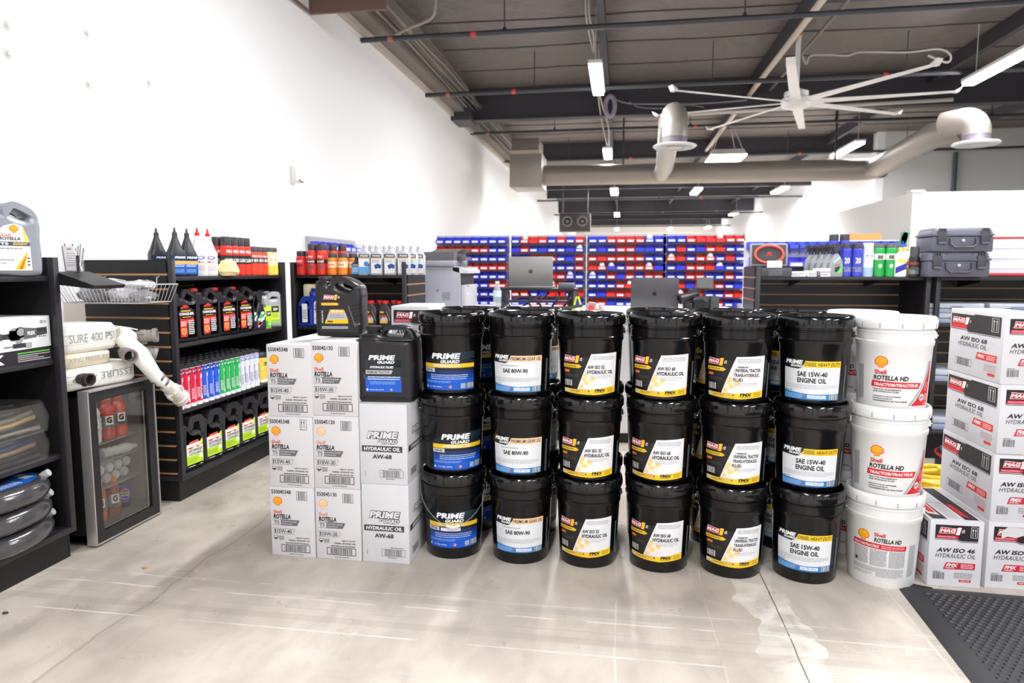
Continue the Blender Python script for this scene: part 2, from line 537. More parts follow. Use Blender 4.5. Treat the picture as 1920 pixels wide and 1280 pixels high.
# seams of the roof foil
seam = MB()
r = random.Random(4)
for y in [7.9+1.22*i for i in range(12)]:
    pts = []
    for i in range(60):
        x = -3.0+i*0.26
        if x > 12: break
        pts.append((x, y+0.03*sin(x*2.1+y)+r.uniform(-.01, .01), 4.893))
    seam.tube(pts, 0.012, M((78, 70, 66), 0.8), 5)
struct(seam.build('trim_1'))
# girders across the room
gz = [(14.05, 0.45, 4.30), (20.3, 0.4, 4.45), (26.4, 0.5, 4.3), (31.5, .4, 4.5), (37.2, 0.5, 4.3), (44, .4, 4.4), (49, 0.4, 4.35)]
for i, (y, t, z) in enumerate(gz):
    xr = 12 if y < 20 else 6.7
    g = MB().box(-3.4, y, z, xr, y+0.16, 4.9, BEAM)
    g.box(-3.4, y-0.04, z-0.03, xr, y+0.20, z, BEAM)
    struct(g.build('trim_%d' % (i+2)))
# lengthwise purlins that carry the lamps
for i, x in enumerate((-0.33, 2.42, 5.55, 8.4)):
    g = MB().box(x-0.05, -3, 4.66, x+0.05, 52 if x < 6.7 else 20, 4.9, BEAM)
    struct(g.build('trim_%d' % (i+10)))
# pair of pale joists upper right
for i, (y, c) in enumerate(((8.15, (150, 152, 165)), (8.75, (150, 152, 165)), (9.6, (52, 52, 64)))):
    struct(MB().box(2.5, y, 4.72, 5.5, y+(0.1 if i < 2 else 0.3), 4.9, M(c, 0.6)).build('trim_%d' % (i+14)))
# ledger along the left wall
led = MB().box(-3.4, -3, 4.36, -3.12, 22, 4.9, M((120, 112, 106), 0.7, bump=0.2, bscale=12))
led.box(-3.4, -3, 4.28, -3.33, 22, 4.36, M((190, 178, 168), 0.7))
struct(led.build('trim_17'))
g = MB().box(-3.4, 13.6, 4.2, -3.02, 14.3, 4.6, DKMETAL)
struct(g.build('trim_18'))

# cables clipped along the ledger
for k in range(6):
    c = MB(); r = random.Random(k)
    pts = []
    for i in range(60):
        y = 7.32+i*0.245
        pts.append((-3.06+0.045*k*1.0+0.02*sin(y*0.9+k)+r.uniform(-.006, .006), y, 4.44+0.05*(k % 3)+0.03*sin(y*0.7+k*1.3)))
    c.tube(pts, 0.016 if k < 3 else 0.011, M((96, 88, 84) if k % 2 else (140, 128, 120), 0.6), 6)
    tag(c.build('cable'), ['thick brown cable nearest the left wall, running below the roof edge', 'second cable out from the left wall under the roof edge', 'middle cable of the bundle high on the left wall',
        'pale cable on the roomward side of the high left bundle', 'thin cable next to the outermost one in the high left bundle', 'outermost thin cable of the bundle high on the left wall'][k], 'cable', 'cables along the top of the left wall')

# sprinkler pipes across the room: x ends and y from the picture, all near z 4.2
def pipe(y0, x1, y1, z, r, nm, reds=(), z1=None):
    z1 = z if z1 is None else z1
    t = thing('sprinkler_pipe', nm, 'pipe', (0, 0, 0), 0, 'sprinkler pipes under the roof')
    MB().tube([(-3.4, y0, z), (x1, y1, z1)], r, DKMETAL, 10).build('pipe', t)
    L = x1+3.4
    for x in (-3.0,)+tuple(reds):
        k = (x+3.4)/L
        yy = y0+(y1-y0)*k; zz = z+(z1-z)*k
        MB().tube([(x-0.035, yy, zz), (x+0.035, yy, zz)], r*1.2, M((176, 110, 84), 0.5) if x < -2.9 else M((206, 70, 66), 0.5), 10).build('coupling', t)
    x = -1.5
    while x < x1:
        k = (x+3.4)/L; yy = y0+(y1-y0)*k; zz = z+(z1-z)*k
        MB().cyl(0.008, zz, 4.9, DKMETAL, 6, (x, yy, 0)).lathe([(0.03, zz+r), (0.012, zz+0.07)], DKMETAL, 8, (x, yy, 0)).build('hanger', t)
        x += 2.9
    return t
pipe(8.84, 9.5, 8.75, 4.22, 0.033, 'nearest dark sprinkler pipe crossing below the roof', (-1.9, 4.55))
pipe(11.83, 10.5, 11.7, 4.25, 0.036, 'second dark sprinkler pipe from the viewer, just before the deep beam', (-1.85, 4.0))
pipe(15.4, 11, 15.2, 4.28, 0.030, 'third sprinkler pipe, behind the deep beam and above the round duct', (1.5, 3.6))
pipe(19.6, 11, 19.3, 4.30, 0.034, 'fourth sprinkler pipe, just above the round duct', (0.2, 4.6))
pipe(27.8, 6.7, 27.6, 4.0, 0.035, 'sprinkler pipe in the far bay right behind the duct', (3.0,))
pipe(35.0, 6.7, 35.0, 4.0, 0.035, 'sprinkler pipe in the middle of the far bay', ())
pipe(45.0, 6.7, 45.0, 4.0, 0.035, 'farthest sprinkler pipe before the back wall', ())
# long pale conduit running away from the viewer
c = MB().tube([(2.44, 6.0, 4.57), (2.30, 20.2, 4.57)], 0.045, M((206, 192, 176), 0.5), 10)
tag(c.build('conduit'), 'long pale conduit pipe running along the roof from top centre to the square lamp', 'conduit')
c = MB().tube([(2.80, 6.0, 4.62), (2.72, 13.9, 4.62)], 0.025, M((120, 110, 104), 0.5), 8)
tag(c.build('conduit'), 'thin grey conduit beside the long pale one under the roof', 'conduit')
c = MB().tube([(0.9, 13.9, 4.22), (5.9, 13.9, 4.32)], 0.035, M((206, 200, 192), 0.5), 8)
tag(c.build('conduit'), 'pale horizontal conduit along the foot of the deep beam behind the fan', 'conduit')
c = MB().tube([(8.6, 19.9, 0), (8.6, 19.9, 4.3)], 0.06, M((60, 84, 82), 0.5), 10)
tag(c.build('riser_pipe'), 'dark green vertical pipe on the grey far right wall', 'pipe')
# flexible conduit wires
def wire(pts, r, c, lab, name='wire', cat='wire'):
    P = []
    V = [Vector(p) for p in pts]
    for i in range(len(V)-1):
        p0 = V[max(i-1, 0)]; p1 = V[i]; p2 = V[i+1]; p3 = V[min(i+2, len(V)-1)]
        for j in range(6):
            t = j/6
            P.append(0.5*((2*p1)+(p2-p0)*t+(2*p0-5*p1+4*p2-p3)*t*t+(3*p1-p0-3*p2+p3)*t**3))
    P.append(V[-1])
    return tag(MB().tube(P, r, M(c, 0.6), 6).build(name), lab, cat)
wire([at(735, 70, Y=9), at(760, 55, Y=8.9), at(806, 36, Y=8.8), at(816, 10, Y=8.8), at(815, -20, Y=8.8)], 0.02, (176, 160, 148), 'bent pale flexible conduit near the top of the left wall', 'flexible_conduit', 'conduit')
wire([at(1505, 105, Y=10.9), at(1512, 120, Y=10.9), at(1520, 105, Y=10.9), at(1555, 103, Y=10.8), at(1590, 104, Y=10.8), at(1615, 98, Y=10.8), at(1700, 98, Y=10.8), at(1760, 92, Y=10.8), at(1782, 104, Y=10.8), at(1775, 117, Y=10.8), at(1740, 104, Y=10.8)], 0.014, (190, 186, 186), 'wavy grey wire running right from the ceiling fan rod')
wire([at(1150, 185, Y=13.9), at(1180, 194, Y=13.9), at(1250, 195, Y=13.9), at(1320, 194, Y=13.9), at(1400, 188, Y=13.9)], 0.015, (150, 146, 158), 'upper sagging wire across the deep beam')
wire([at(1180, 190, Y=13.88), at(1200, 201, Y=13.88), at(1250, 203, Y=13.88), at(1290, 197, Y=13.88), at(1320, 201, Y=13.88)], 0.012, (130, 124, 136), 'lower sagging wire across the deep beam')
co = at(1144, 199, Y=13.8)
tag(MB().tube([(co.x+0.09*cos(a), co.y, co.z+0.19*sin(a)) for a in [2*pi*i/20 for i in range(20)]], 0.045, M((160, 156, 176), 0.6), 8, True).build('cable_coil'), 'small grey cable coil hanging on the deep beam beside the bright lamp', 'coil')
for k, (a, b2) in enumerate(((1098, 1104), (1104, 1111))):
    wire([at(a, -5, Y=9.6), at(a+1, 30, Y=9.7), at(b2+2, 70, Y=9.9), at(1113, 98, Y=10.0)], 0.012, (190, 184, 178), ['left', 'right'][k]+' one of two pale wires dropping to the nearest bright lamp')
    wire([at(1121, 165, Y=12.5), at(1124+k*6, 200, Y=13.5), at(1131+k*10, 240, Y=15), at(1138+k*4, 272, Y=16.5)], 0.014, (180, 172, 164), ['left', 'right'][k]+' one of two pale wires between the first and second lamps')

# ---------------------------------------------------------------- lamps
LENS = M((255, 255, 255), 0.4, emit=30)
HOUS = M((228, 228, 228), 0.4)
def strip_lamp(x, y, z, length, power, lab, wdt=0.11):
    t = thing('strip_lamp', lab, 'lamp', (x, y, z), 0, 'strip lamps under the roof')
    MB().box(-wdt*0.6, -length/2, 0.0, wdt*0.6, length/2, 0.05, HOUS).build('housing', t)
    MB().box(-wdt/2, -length/2+0.02, -0.05, wdt/2, length/2-0.02, 0.0, LENS).build('lens', t)
    for s in (-1, 1):
        MB().cyl(0.005, 0.05, 4.9-z, HOUS, 5, (0, s*length*0.4, 0)).build('hanger_wire', t)
    if power:
        l = bpy.data.lights.new('lamp', 'AREA'); l.shape = 'RECTANGLE'; l.size = wdt; l.size_y = length
        l.energy = power; l.color = (0.97, 0.98, 1.0)
        lo = bpy.data.objects.new('lamp_light', l); COL.objects.link(lo)
        lo.parent = t; lo.location = (0, 0, -0.06)
    return t
PW = 62
for x, row in ((-0.40, 'left'), (2.55, 'centre'), (5.25, 'right')):
    for y, d in ((-1.0, 'behind the viewer'), (4.6, 'overhead')):
        strip_lamp(x, y, 4.12, 2.3, PW*1.25, 'strip lamp %s in the %s lamp row' % (d, row))
strip_lamp(-0.41, 10.7, 4.10, 1.6, PW, 'nearest bright strip lamp of the left row, before the deep beam', 0.16)
strip_lamp(5.2, 10.6, 4.10, 2.4, PW, 'nearest long strip lamp at the upper right edge', 0.16)
strip_lamp(-0.38, 17.4, 4.10, 1.3, PW, 'second bright strip lamp of the left row, above the round duct', 0.18)
strip_lamp(5.25, 17.7, 4.10, 2.0, PW, 'strip lamp at the right above the bend of the duct', 0.18)
for x, y, lab in ((-0.3, 25.6, 'third strip lamp of the left row, just behind the duct'), (2.63, 25.9, 'strip lamp of the centre row just behind the duct'), (5.54, 26.0, 'strip lamp of the right row just behind the duct'),
                  (-0.27, 36.2, 'fourth strip lamp of the left row in the far bay'), (5.6, 36.5, 'strip lamp near the right wall of the far bay'), (-0.36, 49, 'farthest strip lamp of the left row'), (3.3, 49, 'farthest strip lamp of the centre row'), (5.7, 48.0, 'farthest strip lamp at the right')):
    strip_lamp(x, y, 4.08, 1.8, PW*2.6, lab, 0.24)
t = thing('panel_lamp', 'white square panel lamp hanging on wires in the middle of the room', 'lamp', (2.49, 17.9, 3.98))
MB().loft([(0.0, 0.42, 0.65, 0.03), (0.14, 0.36, 0.55, 0.03)], HOUS).build('housing', t)
MB().box(-0.41, -0.63, -0.03, 0.41, 0.63, -0.001, LENS).build('lens', t)
for sx in (-1, 1):
    for sy in (-1, 1):
        MB().tube([(sx*0.34, sy*0.5, 0.12), (sx*0.1, sy*0.1, 0.88)], 0.008, HOUS, 5).build('hanger_wire', t)
l = bpy.data.lights.new('lamp', 'AREA'); l.shape = 'RECTANGLE'; l.size = 0.8; l.size_y = 1.2; l.energy = PW*1.3
lo = bpy.data.objects.new('lamp_light', l); COL.objects.link(lo); lo.parent = t; lo.location = (0, 0, -0.04)

# ---------------------------------------------------------------- ceiling fan
FANW = M((226, 224, 224), 0.35)
t = thing('ceiling_fan', 'large white eight-blade ceiling fan on a rod', 'fan', (2.50, 10.9, 3.7))
MB().lathe([(0.10, -0.10), (0.19, -0.07), (0.21, -0.02), (0.21, 0.04), (0.17, 0.07), (0.17, 0.14), (0.08, 0.18)], FANW, 28).build('hub', t)
MB().cyl(0.035, 0.17, 0.95, FANW, 12).build('rod', t)
MB().box(-0.05, -0.06, 0.93, 0.05, 0.06, 0.97, M((196, 140, 90), 0.6)).build('ceiling_bracket', t)
bl = MB(); ns = 10
vs = []; 
sec = []
for i in range(ns+1):
    rr = 0.17+(2.05-0.17)*i/ns
    wd = 0.16-0.05*i/ns
    tw = -radians(16-6*i/ns)
    for (u, h) in ((-wd/2, -0.008), (-wd*0.1, 0.012), (wd/2, 0.004), (wd*0.1, -0.012)):
        vs.append((rr, u*cos(tw)-h*sin(tw), u*sin(tw)+h*cos(tw)))
fs = []
for i in range(ns):
    for k in range(4):
        fs.append((i*4+k, i*4+(k+1) % 4, (i+1)*4+(k+1) % 4, (i+1)*4+k))
fs.append((3, 2, 1, 0)); fs.append((ns*4, ns*4+1, ns*4+2, ns*4+3))
bl.add(vs, fs, FANW)
b0 = bl.build('blade', t)
tip = MB(); tip.prism([(2.04, -0.015), (2.09, -0.01), (2.13, 0.06), (2.04, 0.012)], -0.055, 0.055, FANW, 'xz')
tp0 = tip.build('winglet', b0)
for i, a in enumerate((-8, 31, 74, 119, 164, 208, 255, 305)):
    if i == 0: b = b0
    else:
        b = b0.copy(); COL.objects.link(b)
        g = tp0.copy(); COL.objects.link(g); g.parent = b
    b.rotation_euler = (0, 0, radians(a)); b.location = (0, 0, 0)

# ---------------------------------------------------------------- ducts
def elbow(mb, p0, r, m): pass
t = thing('round_duct', 'long round grey air duct crossing the room with a bend at the right', 'duct', (0, 16.5, 3.45))
MB().tube([(-1.86, 0, 0.02), (5.0, 0, 0), (5.35, -0.1, 0), (5.5, -0.4, 0)], 0.235, GALV, 24).build('main_run', t)
e2 = at(1808, 240, Z=3.52)
MB().tube([(5.45, -0.25, 0.0), (e2.x-0.25, e2.y-16.5+0.5, 0.05), (e2.x, e2.y-16.5, 0.08)], 0.215, GALV, 24).build('right_run', t)
def diffuser(parent, cx, cy, cz, zt, dx, dy):
    L_ = sqrt(dx*dx+dy*dy); ux, uy = dx/L_, dy/L_; R_ = 0.2
    arc = [(cx-ux*L_, cy-uy*L_, zt)]+[(cx-ux*R_*(1-sin(a)), cy-uy*R_*(1-sin(a)), zt-R_*(1-cos(a))) for a in [pi/2*i/8 for i in range(9)]]+[(cx, cy, min(cz+0.12, zt-R_-0.01))]
    MB().tube(arc, 0.19, GALV, 24).build('elbow', parent)
    MB().cyl(0.185, cz, cz+0.16, M((120, 112, 122), 0.5, 0.3), 24, (cx, cy, 0)).build('collar', parent)
    d = MB().lathe([(0.30, cz-0.035), (0.33, cz-0.01), (0.31, cz+0.005), (0.18, cz+0.02)], HOUS, 32, (cx, cy, 0), cap0=False, cap1=False)
    d.lathe([(0.30, cz-0.035), (0.2, cz-0.0), (0.19, cz-0.03), (0.12, cz-0.0), (0.11, cz-0.035), (0.02, cz-0.035)], M((190, 190, 190), 0.4), 32, (cx, cy, 0), cap0=False)
    d.build('diffuser_ring', parent)
d2 = at(1830, 268, Z=3.18)
diffuser(t, d2.x, d2.y-16.5, 3.18-3.45, 0.10, 0.30, -0.42)
d1 = at(1265, 273, Z=3.12)
b1 = at(1240, 325, Y=16.4)
MB().tube([(b1.x, 0.0, 0.0), (b1.x+0.02, -1.0, 0.02), (d1.x-0.03, d1.y-16.5+0.7, 0.14)], 0.185, GALV, 24).build('branch_run', t)
diffuser(t, d1.x, d1.y-16.5, 3.12-3.45, 0.16, 0.03, -0.75)
for x in (0.0, 4.6):
    MB().box(x-0.02, -0.25, 0.2, x+0.02, -0.22, 1.45, DKMETAL).build('hanger', t)
t = thing('duct_box', 'boxy grey duct at the left wall where the round duct begins', 'duct', (-2.23, 16.5, 3.15))
MB().box(-0.38, -0.5, 0, 0.38, 0.5, 0.78, GALV, 0.03).build('lower_box', t)
MB().box(-0.34, -0.45, 0.78, 0.30, 0.45, 1.12, M((140, 128, 120), 0.5, 0.3), 0.02).build('upper_box', t)
MB().box(-0.36, -0.52, 0.76, 0.33, 0.45, 0.84, M((196, 182, 166), 0.5)).build('flange', t)
t = thing('ceiling_duct', 'dark rectangular duct end cut off by the top edge at the left wall', 'duct', (-2.95, 6.4, 4.0))
MB().box(-0.40, -0.9, 0, 0.42, 0.87, 0.9, M((128, 116, 108), 0.6, bump=0.2, bscale=8)).build('body', t)
MB().box(-0.42, 0.85, -0.01, 0.44, 0.89, 0.9, M((110, 84, 74), 0.6)).box(-0.42, -0.9, -0.012, -0.39, 0.89, 0.01, M((110, 84, 74), 0.6)).build('flange', t)
# fan-coil with two round fans far left
t = thing('unit_heater', 'dark hanging box with two round fans at the far end', 'heater', (-1.69, 25.0, 2.62))
MB().box(-0.56, 0, 0, 0.56, 0.5, 0.65, M((58, 52, 50), 0.5), 0.02).build('body', t)
for s in (-1, 1):
    MB().lathe([(0.19, 0.0), (0.19, -0.02), (0.13, -0.02), (0.12, 0.0)], M((112, 108, 108), 0.4), 24, (s*0.27, 0.0, 0.36), 'y').lathe([(0.08, 0.0), (0.03, -0.03)], M((98, 94, 94), 0.4), 16, (s*0.27, 0, 0.36), 'y').build('fan', t)
MB().cyl(0.02, 0.6, 2.28, DKMETAL, 8, (-0.45, 0.2, 0)).cyl(0.02, 0.6, 2.28, DKMETAL, 8, (0.45, 0.2, 0)).build('hanger', t)
# little fittings on the left wall
t = thing('wall_bracket', 'small white bracket with a hook on the left wall', 'bracket', (-3.4, 6.85, 2.22), pi/2)
MB().box(-0.10, -0.03, -0.09, -0.05, 0, 0.09, M((214, 212, 208), 0.5), 0.006).build('plate', t)
MB().box(0.0, -0.02, -0.05, 0.11, 0, 0.09, M((240, 238, 236), 0.5), 0.004).build('cover', t)
MB().tube([(0.06, -0.02, -0.03), (0.06, -0.05, -0.05), (0.09, -0.05, -0.05)], 0.008, M((120, 110, 90), 0.5), 6).build('hook', t)
r = random.Random(3)
for i, (px, py) in enumerate(((12, 47), (14, 101), (162, 62), (279, 156), (165, 158))):
    q = at(px, py, X=-3.4)
    b = MB().lathe([(0.028, 0.0), (0.02, 0.006), (0.012, 0.002), (0.01, 0.012), (0.004, 0.014)], M((215, 212, 208), 0.6), 14, (0, 0, 0), 'y')
    tag(b.build('wall_anchor', None, (q.x, q.y, q.z), -pi/2), ['upper round patched anchor at the far left of the white wall', 'lower round patched anchor at the far left of the white wall', 'small anchor right of the two round ones high on the white wall', 'lone anchor with a hook in the middle of the white wall', 'small anchor mark in the white wall above the first shelf'][i], 'anchor')
# ================================================================ pails
def inst(name, mesh, parent, loc=(0, 0, 0), rz=0.0):
    o = bpy.data.objects.new(name, mesh); COL.objects.link(o); o.parent = parent
    o.location = loc; o.rotation_euler = (0, 0, rz)
    return o
PBLK = M((9, 8, 10), 0.20, bump=0.05, bscale=60, spec=0.42)
PBLK2 = M((11, 10, 12), 0.13, bump=0.04, bscale=40, spec=0.6)
PWHT = M((232, 231, 230), 0.35, bump=0.04, bscale=60)
PWHT2 = M((240, 239, 238), 0.3)
STEEL = M((190, 190, 190), 0.3, 0.9)
PSEG = 64
PH = 0.346          # stacking pitch
def pail_R(z): return 0.1215+(0.1335-0.1215)*min(max(z, 0), 0.27)/0.27
def pail_meshes(mb_, ml_, mh_, tag_):
    b = MB()
    b.lathe([(0.112, 0.004), (0.118, 0.0), (0.1215, 0.006), (pail_R(0.13), 0.13), (0.1335, 0.262), (0.1375, 0.268), (0.1385, 0.284), (0.1355, 0.287), (0.1365, 0.316), (0.1385, 0.318), (0.1385, 0.322), (0.1345, 0.324), (0.1345, 0.333)], mb_, PSEG)
    body = b.build('body').data
    l = MB()
    l.lathe([(0.137, 0.3325), (0.1435, 0.334), (0.1455, 0.345), (0.1455, 0.362), (0.1425, 0.373), (0.1375, 0.378), (0.1335, 0.376), (0.1315, 0.368), (0.1305, 0.352), (0.110, 0.3465), (0.106, 0.3485), (0.104, 0.3463), (0.0, 0.3463)], ml_, PSEG, cap1=False)
    slot_shade = M((4, 4, 5), 0.8) if tag_ == 'black' else M((168, 168, 166), 0.6)  # lid notches are dark boxes, their recess shade put into the colour
    for k in range(12):
        a = 2*pi*(k+0.3)/12
        l.T = Matrix.Rotation(a, 4, 'Z')
        l.box(0.1440, -0.0022, 0.3375, 0.1462, 0.0022, 0.3555, slot_shade)
    l.T = None
    lid = l.build('lid').data
    def bail(sgn, drop):
        h = MB()
        pts = []
        for i in range(17):
            u = -1+2*i/16
            a = u*pi/2
            # from ear over the front (sgn=-1) or back (+1)
            pts.append((0.1475*sin(a), sgn*(0.1455)*cos(a)*(0.985 if abs(u) < .9 else 0.9), 0.305-drop*(1-abs(u)**1.4)))
        h.tube(pts, 0.0019, mh_, 6)
        if drop > 0.1: h.tube([(p[0]*1.004, p[1]*1.01, p[2]) for p in pts[7:10]], 0.0065, M((228, 228, 226), 0.4), 8)
        o = h.build('bail_handle')
        return o.data
    e = MB()
    e.box(0.1365-0.007, -0.012, 0.294, 0.1365+0.007, 0.012, 0.316, mb_, 0.002)
    ears = e.build('handle_lug').data
    res = dict(body=body, lid=lid, back=bail(1, 0.07), front=bail(-1, 0.155), ears=ears)
    for o in list(COL.objects):
        if o.name in ('body', 'lid', 'bail_handle', 'handle_lug') or (o.parent is None and o.type == 'MESH' and o.data in res.values()):
            bpy.data.objects.remove(o)
    return res
GEO_B = pail_meshes(PBLK, PBLK2, M((170, 172, 172), 0.3, 0.8), 'black')
GEO_W = pail_meshes(PWHT, PWHT2, M((215, 215, 215), 0.35, 0.4), 'white')
def label_mesh(build):
    """build a print once and keep only its mesh"""
    o = build(); me = o.data; bpy.data.objects.remove(o); return me
CM = cylmap(pail_R)
W_ = (236, 236, 236); K_ = (22, 22, 24)
def lab_hydraulic():
    p = Print(); x0, x1, y0, y1 = -0.118, 0.118, 0.052, 0.215
    p.poly([(x0, y0), (x1, y0), (x1, 0.176), (0.03, 0.215), (-0.08, 0.2), (x0, 0.176)], (14, 22, 34), 1)
    p.rect(x0, y0, x1, 0.10, (10, 84, 196), 2); p.rect(x0, 0.10, x1, 0.118, (12, 66, 150), 2); p.rect(x0, 0.118, x1, 0.135, (14, 46, 100), 2)
    p.rect(x1-0.12, 0.185, x1, y1, (16, 38, 50), 2)
    p.pg(-0.075, 0.167, 0.13, 0.042)
    p.rect(x0, 0.147, x1, 0.165, (238, 190, 24), 2)
    p.text('HYDRAULIC OIL', -0.068, 0.150, 0.050, 0.1625, W_, 4, 0.25, 0.03)
    p.rect(x0, 0.128, x0+0.056, 0.145, (200, 202, 206), 3); p.text('AW-46', x0+0.008, 0.131, x0+0.045, 0.142, K_, 4, 0, 0.03)
    p.lines(-0.085, 0.096, 0.085, 0.120, 3, (190, 210, 240), 3, 0.35)
    p.lines(-0.112, 0.082, 0.01, 0.092, 2, (150, 180, 230), 3, 0.4)
    p.text('5 U.S. GAL. (18.9 L)', -0.095, 0.061, -0.03, 0.068, W_, 3); p.disc(-0.11, 0.065, 0.004, 0.005, W_, 3); p.disc(0.006, 0.066, 0.007, 0.006, (220, 190, 150), 3); p.disc(0.004, 0.067, 0.004, 0.004, (200, 40, 40), 4)
    p.rect(0.052, 0.058, 0.074, 0.08, (150, 170, 200), 3); p.bars(0.08, 0.058, 0.116, 0.082, (60, 60, 60), 3, bg=(222, 222, 222), n=12)
    return p
def lab_gear(top, topc, main, two=False):
    p = Print(); x0, x1, y0, y1 = -0.112, 0.112, 0.052, 0.205
    p.rect(x0, y0, x1, 0.19, (224, 226, 230), 1); 
    p.poly([(-0.032, 0.180), (x1, 0.180), (x1, y1), (-0.022, y1)], topc, 2)
    p.poly([(x0-0.002, 0.176), (-0.048, 0.172), (-0.036, 0.178), (-0.020, y1+0.004), (x0+0.004, 0.212)], (20, 24, 34), 3)
    p.pg(x0+0.008, 0.179, 0.075, 0.028)
    p.text(top, -0.024, 0.185, x1-0.006, 0.1995, K_, 4, 0.2, 0.012)
    if two:
        p.text(main[0], -0.052, 0.143, 0.058, 0.163, K_, 3, 0, 0.035); p.text(main[1], -0.052, 0.118, 0.056, 0.138, K_, 3, 0, 0.035)
    else:
        p.lines(-0.07, 0.160, 0.01, 0.165, 1, (120, 120, 130), 3, 0.5)
        p.text(main[0], -0.06, 0.132, 0.048, 0.150, K_, 3, 0, 0.035)
    p.lines(x0+0.006, 0.094, x1-0.012, 0.113, 4, (150, 152, 156), 3, 0.3, 5); p.lines(x0+0.005, 0.084, x0+0.04, 0.088, 1, (80, 80, 90), 3)
    p.poly([(x0, 0.084), (x0+0.06, 0.078), (0, 0.074), (x1, 0.078), (x1, y0), (x0, y0)], (40, 128, 200), 2)
    p.rect(x0, 0.078, x0+0.001, 0.082, (40, 128, 200), 2)
    p.lines(x0+0.004, 0.055, -0.03, 0.074, 4, (150, 196, 236), 3, 0.5, 8)
    p.rect(-0.012, 0.058, 0.057, 0.071, (226, 230, 236), 3); p.text('5 U.S. GAL. (18.9 L)', -0.006, 0.061, 0.05, 0.068, (90, 90, 96), 4)
    p.disc(-0.026, 0.068, 0.005, 0.005, (190, 90, 70), 4)
    p.bars(0.07, 0.055, 0.106, 0.075, (40, 40, 40), 3, bg=(235, 235, 235), n=11)
    # side fine print up the pail wall
    p.rect(0.138, 0.05, 0.152, 0.19, (30, 38, 46), 1); p.lines(0.139, 0.052, 0.151, 0.188, 26, (120, 132, 140), 2, 0.45, 9)
    return p
def lab_mag(main):
    p = Print(); x0, x1, y0, y1 = -0.122, 0.122, 0.05, 0.222
    p.poly([(x0, y0+0.03), (-0.050, y0+0.03), (0.0, 0.205), (x0, 0.196)], (26, 24, 24), 1)
    p.poly([(-0.052, 0.07), (x1, 0.07), (x1, y1), (0.006, 0.217)], (230, 229, 232), 1)
    p.poly([(x0, 0.072), (-0.05, 0.069), (0, 0.069), (x1, 0.084), (x1, y0+0.006), (0.02, y0-0.002), (x0, y0+0.004)], (244, 196, 24), 2)
    p.rect(x0, 0.056, x0+0.025, 0.068, (232, 228, 216), 3); p.text('MADE', x0+0.006, 0.06, x0+0.02, 0.064, (90, 80, 60), 4)
    p.rect(x0+0.03, 0.057, -0.01, 0.067, (222, 178, 70), 3); p.text('5 GAL. (18.9 L)', x0+0.04, 0.059, -0.04, 0.065, (120, 80, 20), 4)
    p.disc(-0.003, 0.063, 0.004, 0.003, (90, 60, 110), 4)
    p.text('FMX', 0.022, 0.061, 0.068, 0.073, K_, 4, 0.3, 0.05); p.rect(0.022, 0.0575, 0.062, 0.0592, K_, 4)
    p.lines(0.078, 0.058, 0.112, 0.076, 3, (60, 50, 20), 3, 0.3, 3)
    for (i, j, c) in ((0, 0, 1), (1, 1, 1), (2, 1, 0), (0, 2, 1), (1, 2, 0), (2, 2, 1), (0, 3, 1), (0, 1, 0)):
        xx = -0.044+i*0.018+j*0.006; yy = 0.074+j*0.016
        col = (246, 208, 130) if c else (240, 228, 200)
        xl = -0.050+(yy-0.07)*0.385
        p.poly([(max(xx, xl+0.002), yy), (xx+0.018, yy), (xx+0.018, yy+0.016), (max(xx, xl+0.010), yy+0.016)], col, 2)
    p.mag(x0+0.002, 0.183, 0.09, 0.026)
    p.poly([(x0-0.002, 0.158), (-0.044, 0.158), (-0.032, 0.165), (-0.044, 0.173), (x0-0.002, 0.173)], (236, 190, 30), 2)
    p.lines(x0+0.004, 0.162, -0.05, 0.169, 1, (120, 90, 10), 3, 0.5)
    p.rect(x0+0.004, 0.138, x0+0.033, 0.149, (232, 96, 20), 2); p.text('HYD OIL', x0+0.007, 0.141, x0+0.03, 0.146, (255, 200, 120), 3)
    p.lines(x0+0.004, 0.120, -0.045, 0.132, 2, (96, 92, 90), 2, 0.25)
    p.bars(x0+0.004, 0.082, x0+0.045, 0.107, (50, 50, 50), 2, bg=(225, 225, 225), n=10)
    p.lines(0.01, 0.192, 0.108, 0.210, 3, (120, 120, 126), 3, 0.3, 4)
    if len(main) == 2:
        p.text(main[0], -0.008, 0.156, 0.062, 0.171, (24, 22, 24), 3, 0, 0.04); p.text(main[1], -0.010, 0.135, 0.102, 0.151, (24, 22, 24), 3, 0, 0.04)
        yb = 0.131
    else:
        p.text(main[0], 0.012, 0.174, 0.05, 0.180, K_, 3, 0, 0.04)
        for i, s in enumerate(main[1:]): p.text(s, 0.0-0.002*i, 0.157-0.019*i, (0.104, 0.098, 0.032)[i], 0.171-0.019*i, (24, 22, 24), 3, 0, 0.035)
        yb = 0.116
    p.lines(0.0, yb-0.016, 0.095, yb, 3, (150, 148, 150), 3, 0.25, 6)
    p.rect(0.150, 0.05, 0.164, 0.19, (34, 40, 44), 1); p.lines(0.151, 0.052, 0.163, 0.188, 26, (120, 132, 134), 2, 0.45, 9)
    return p
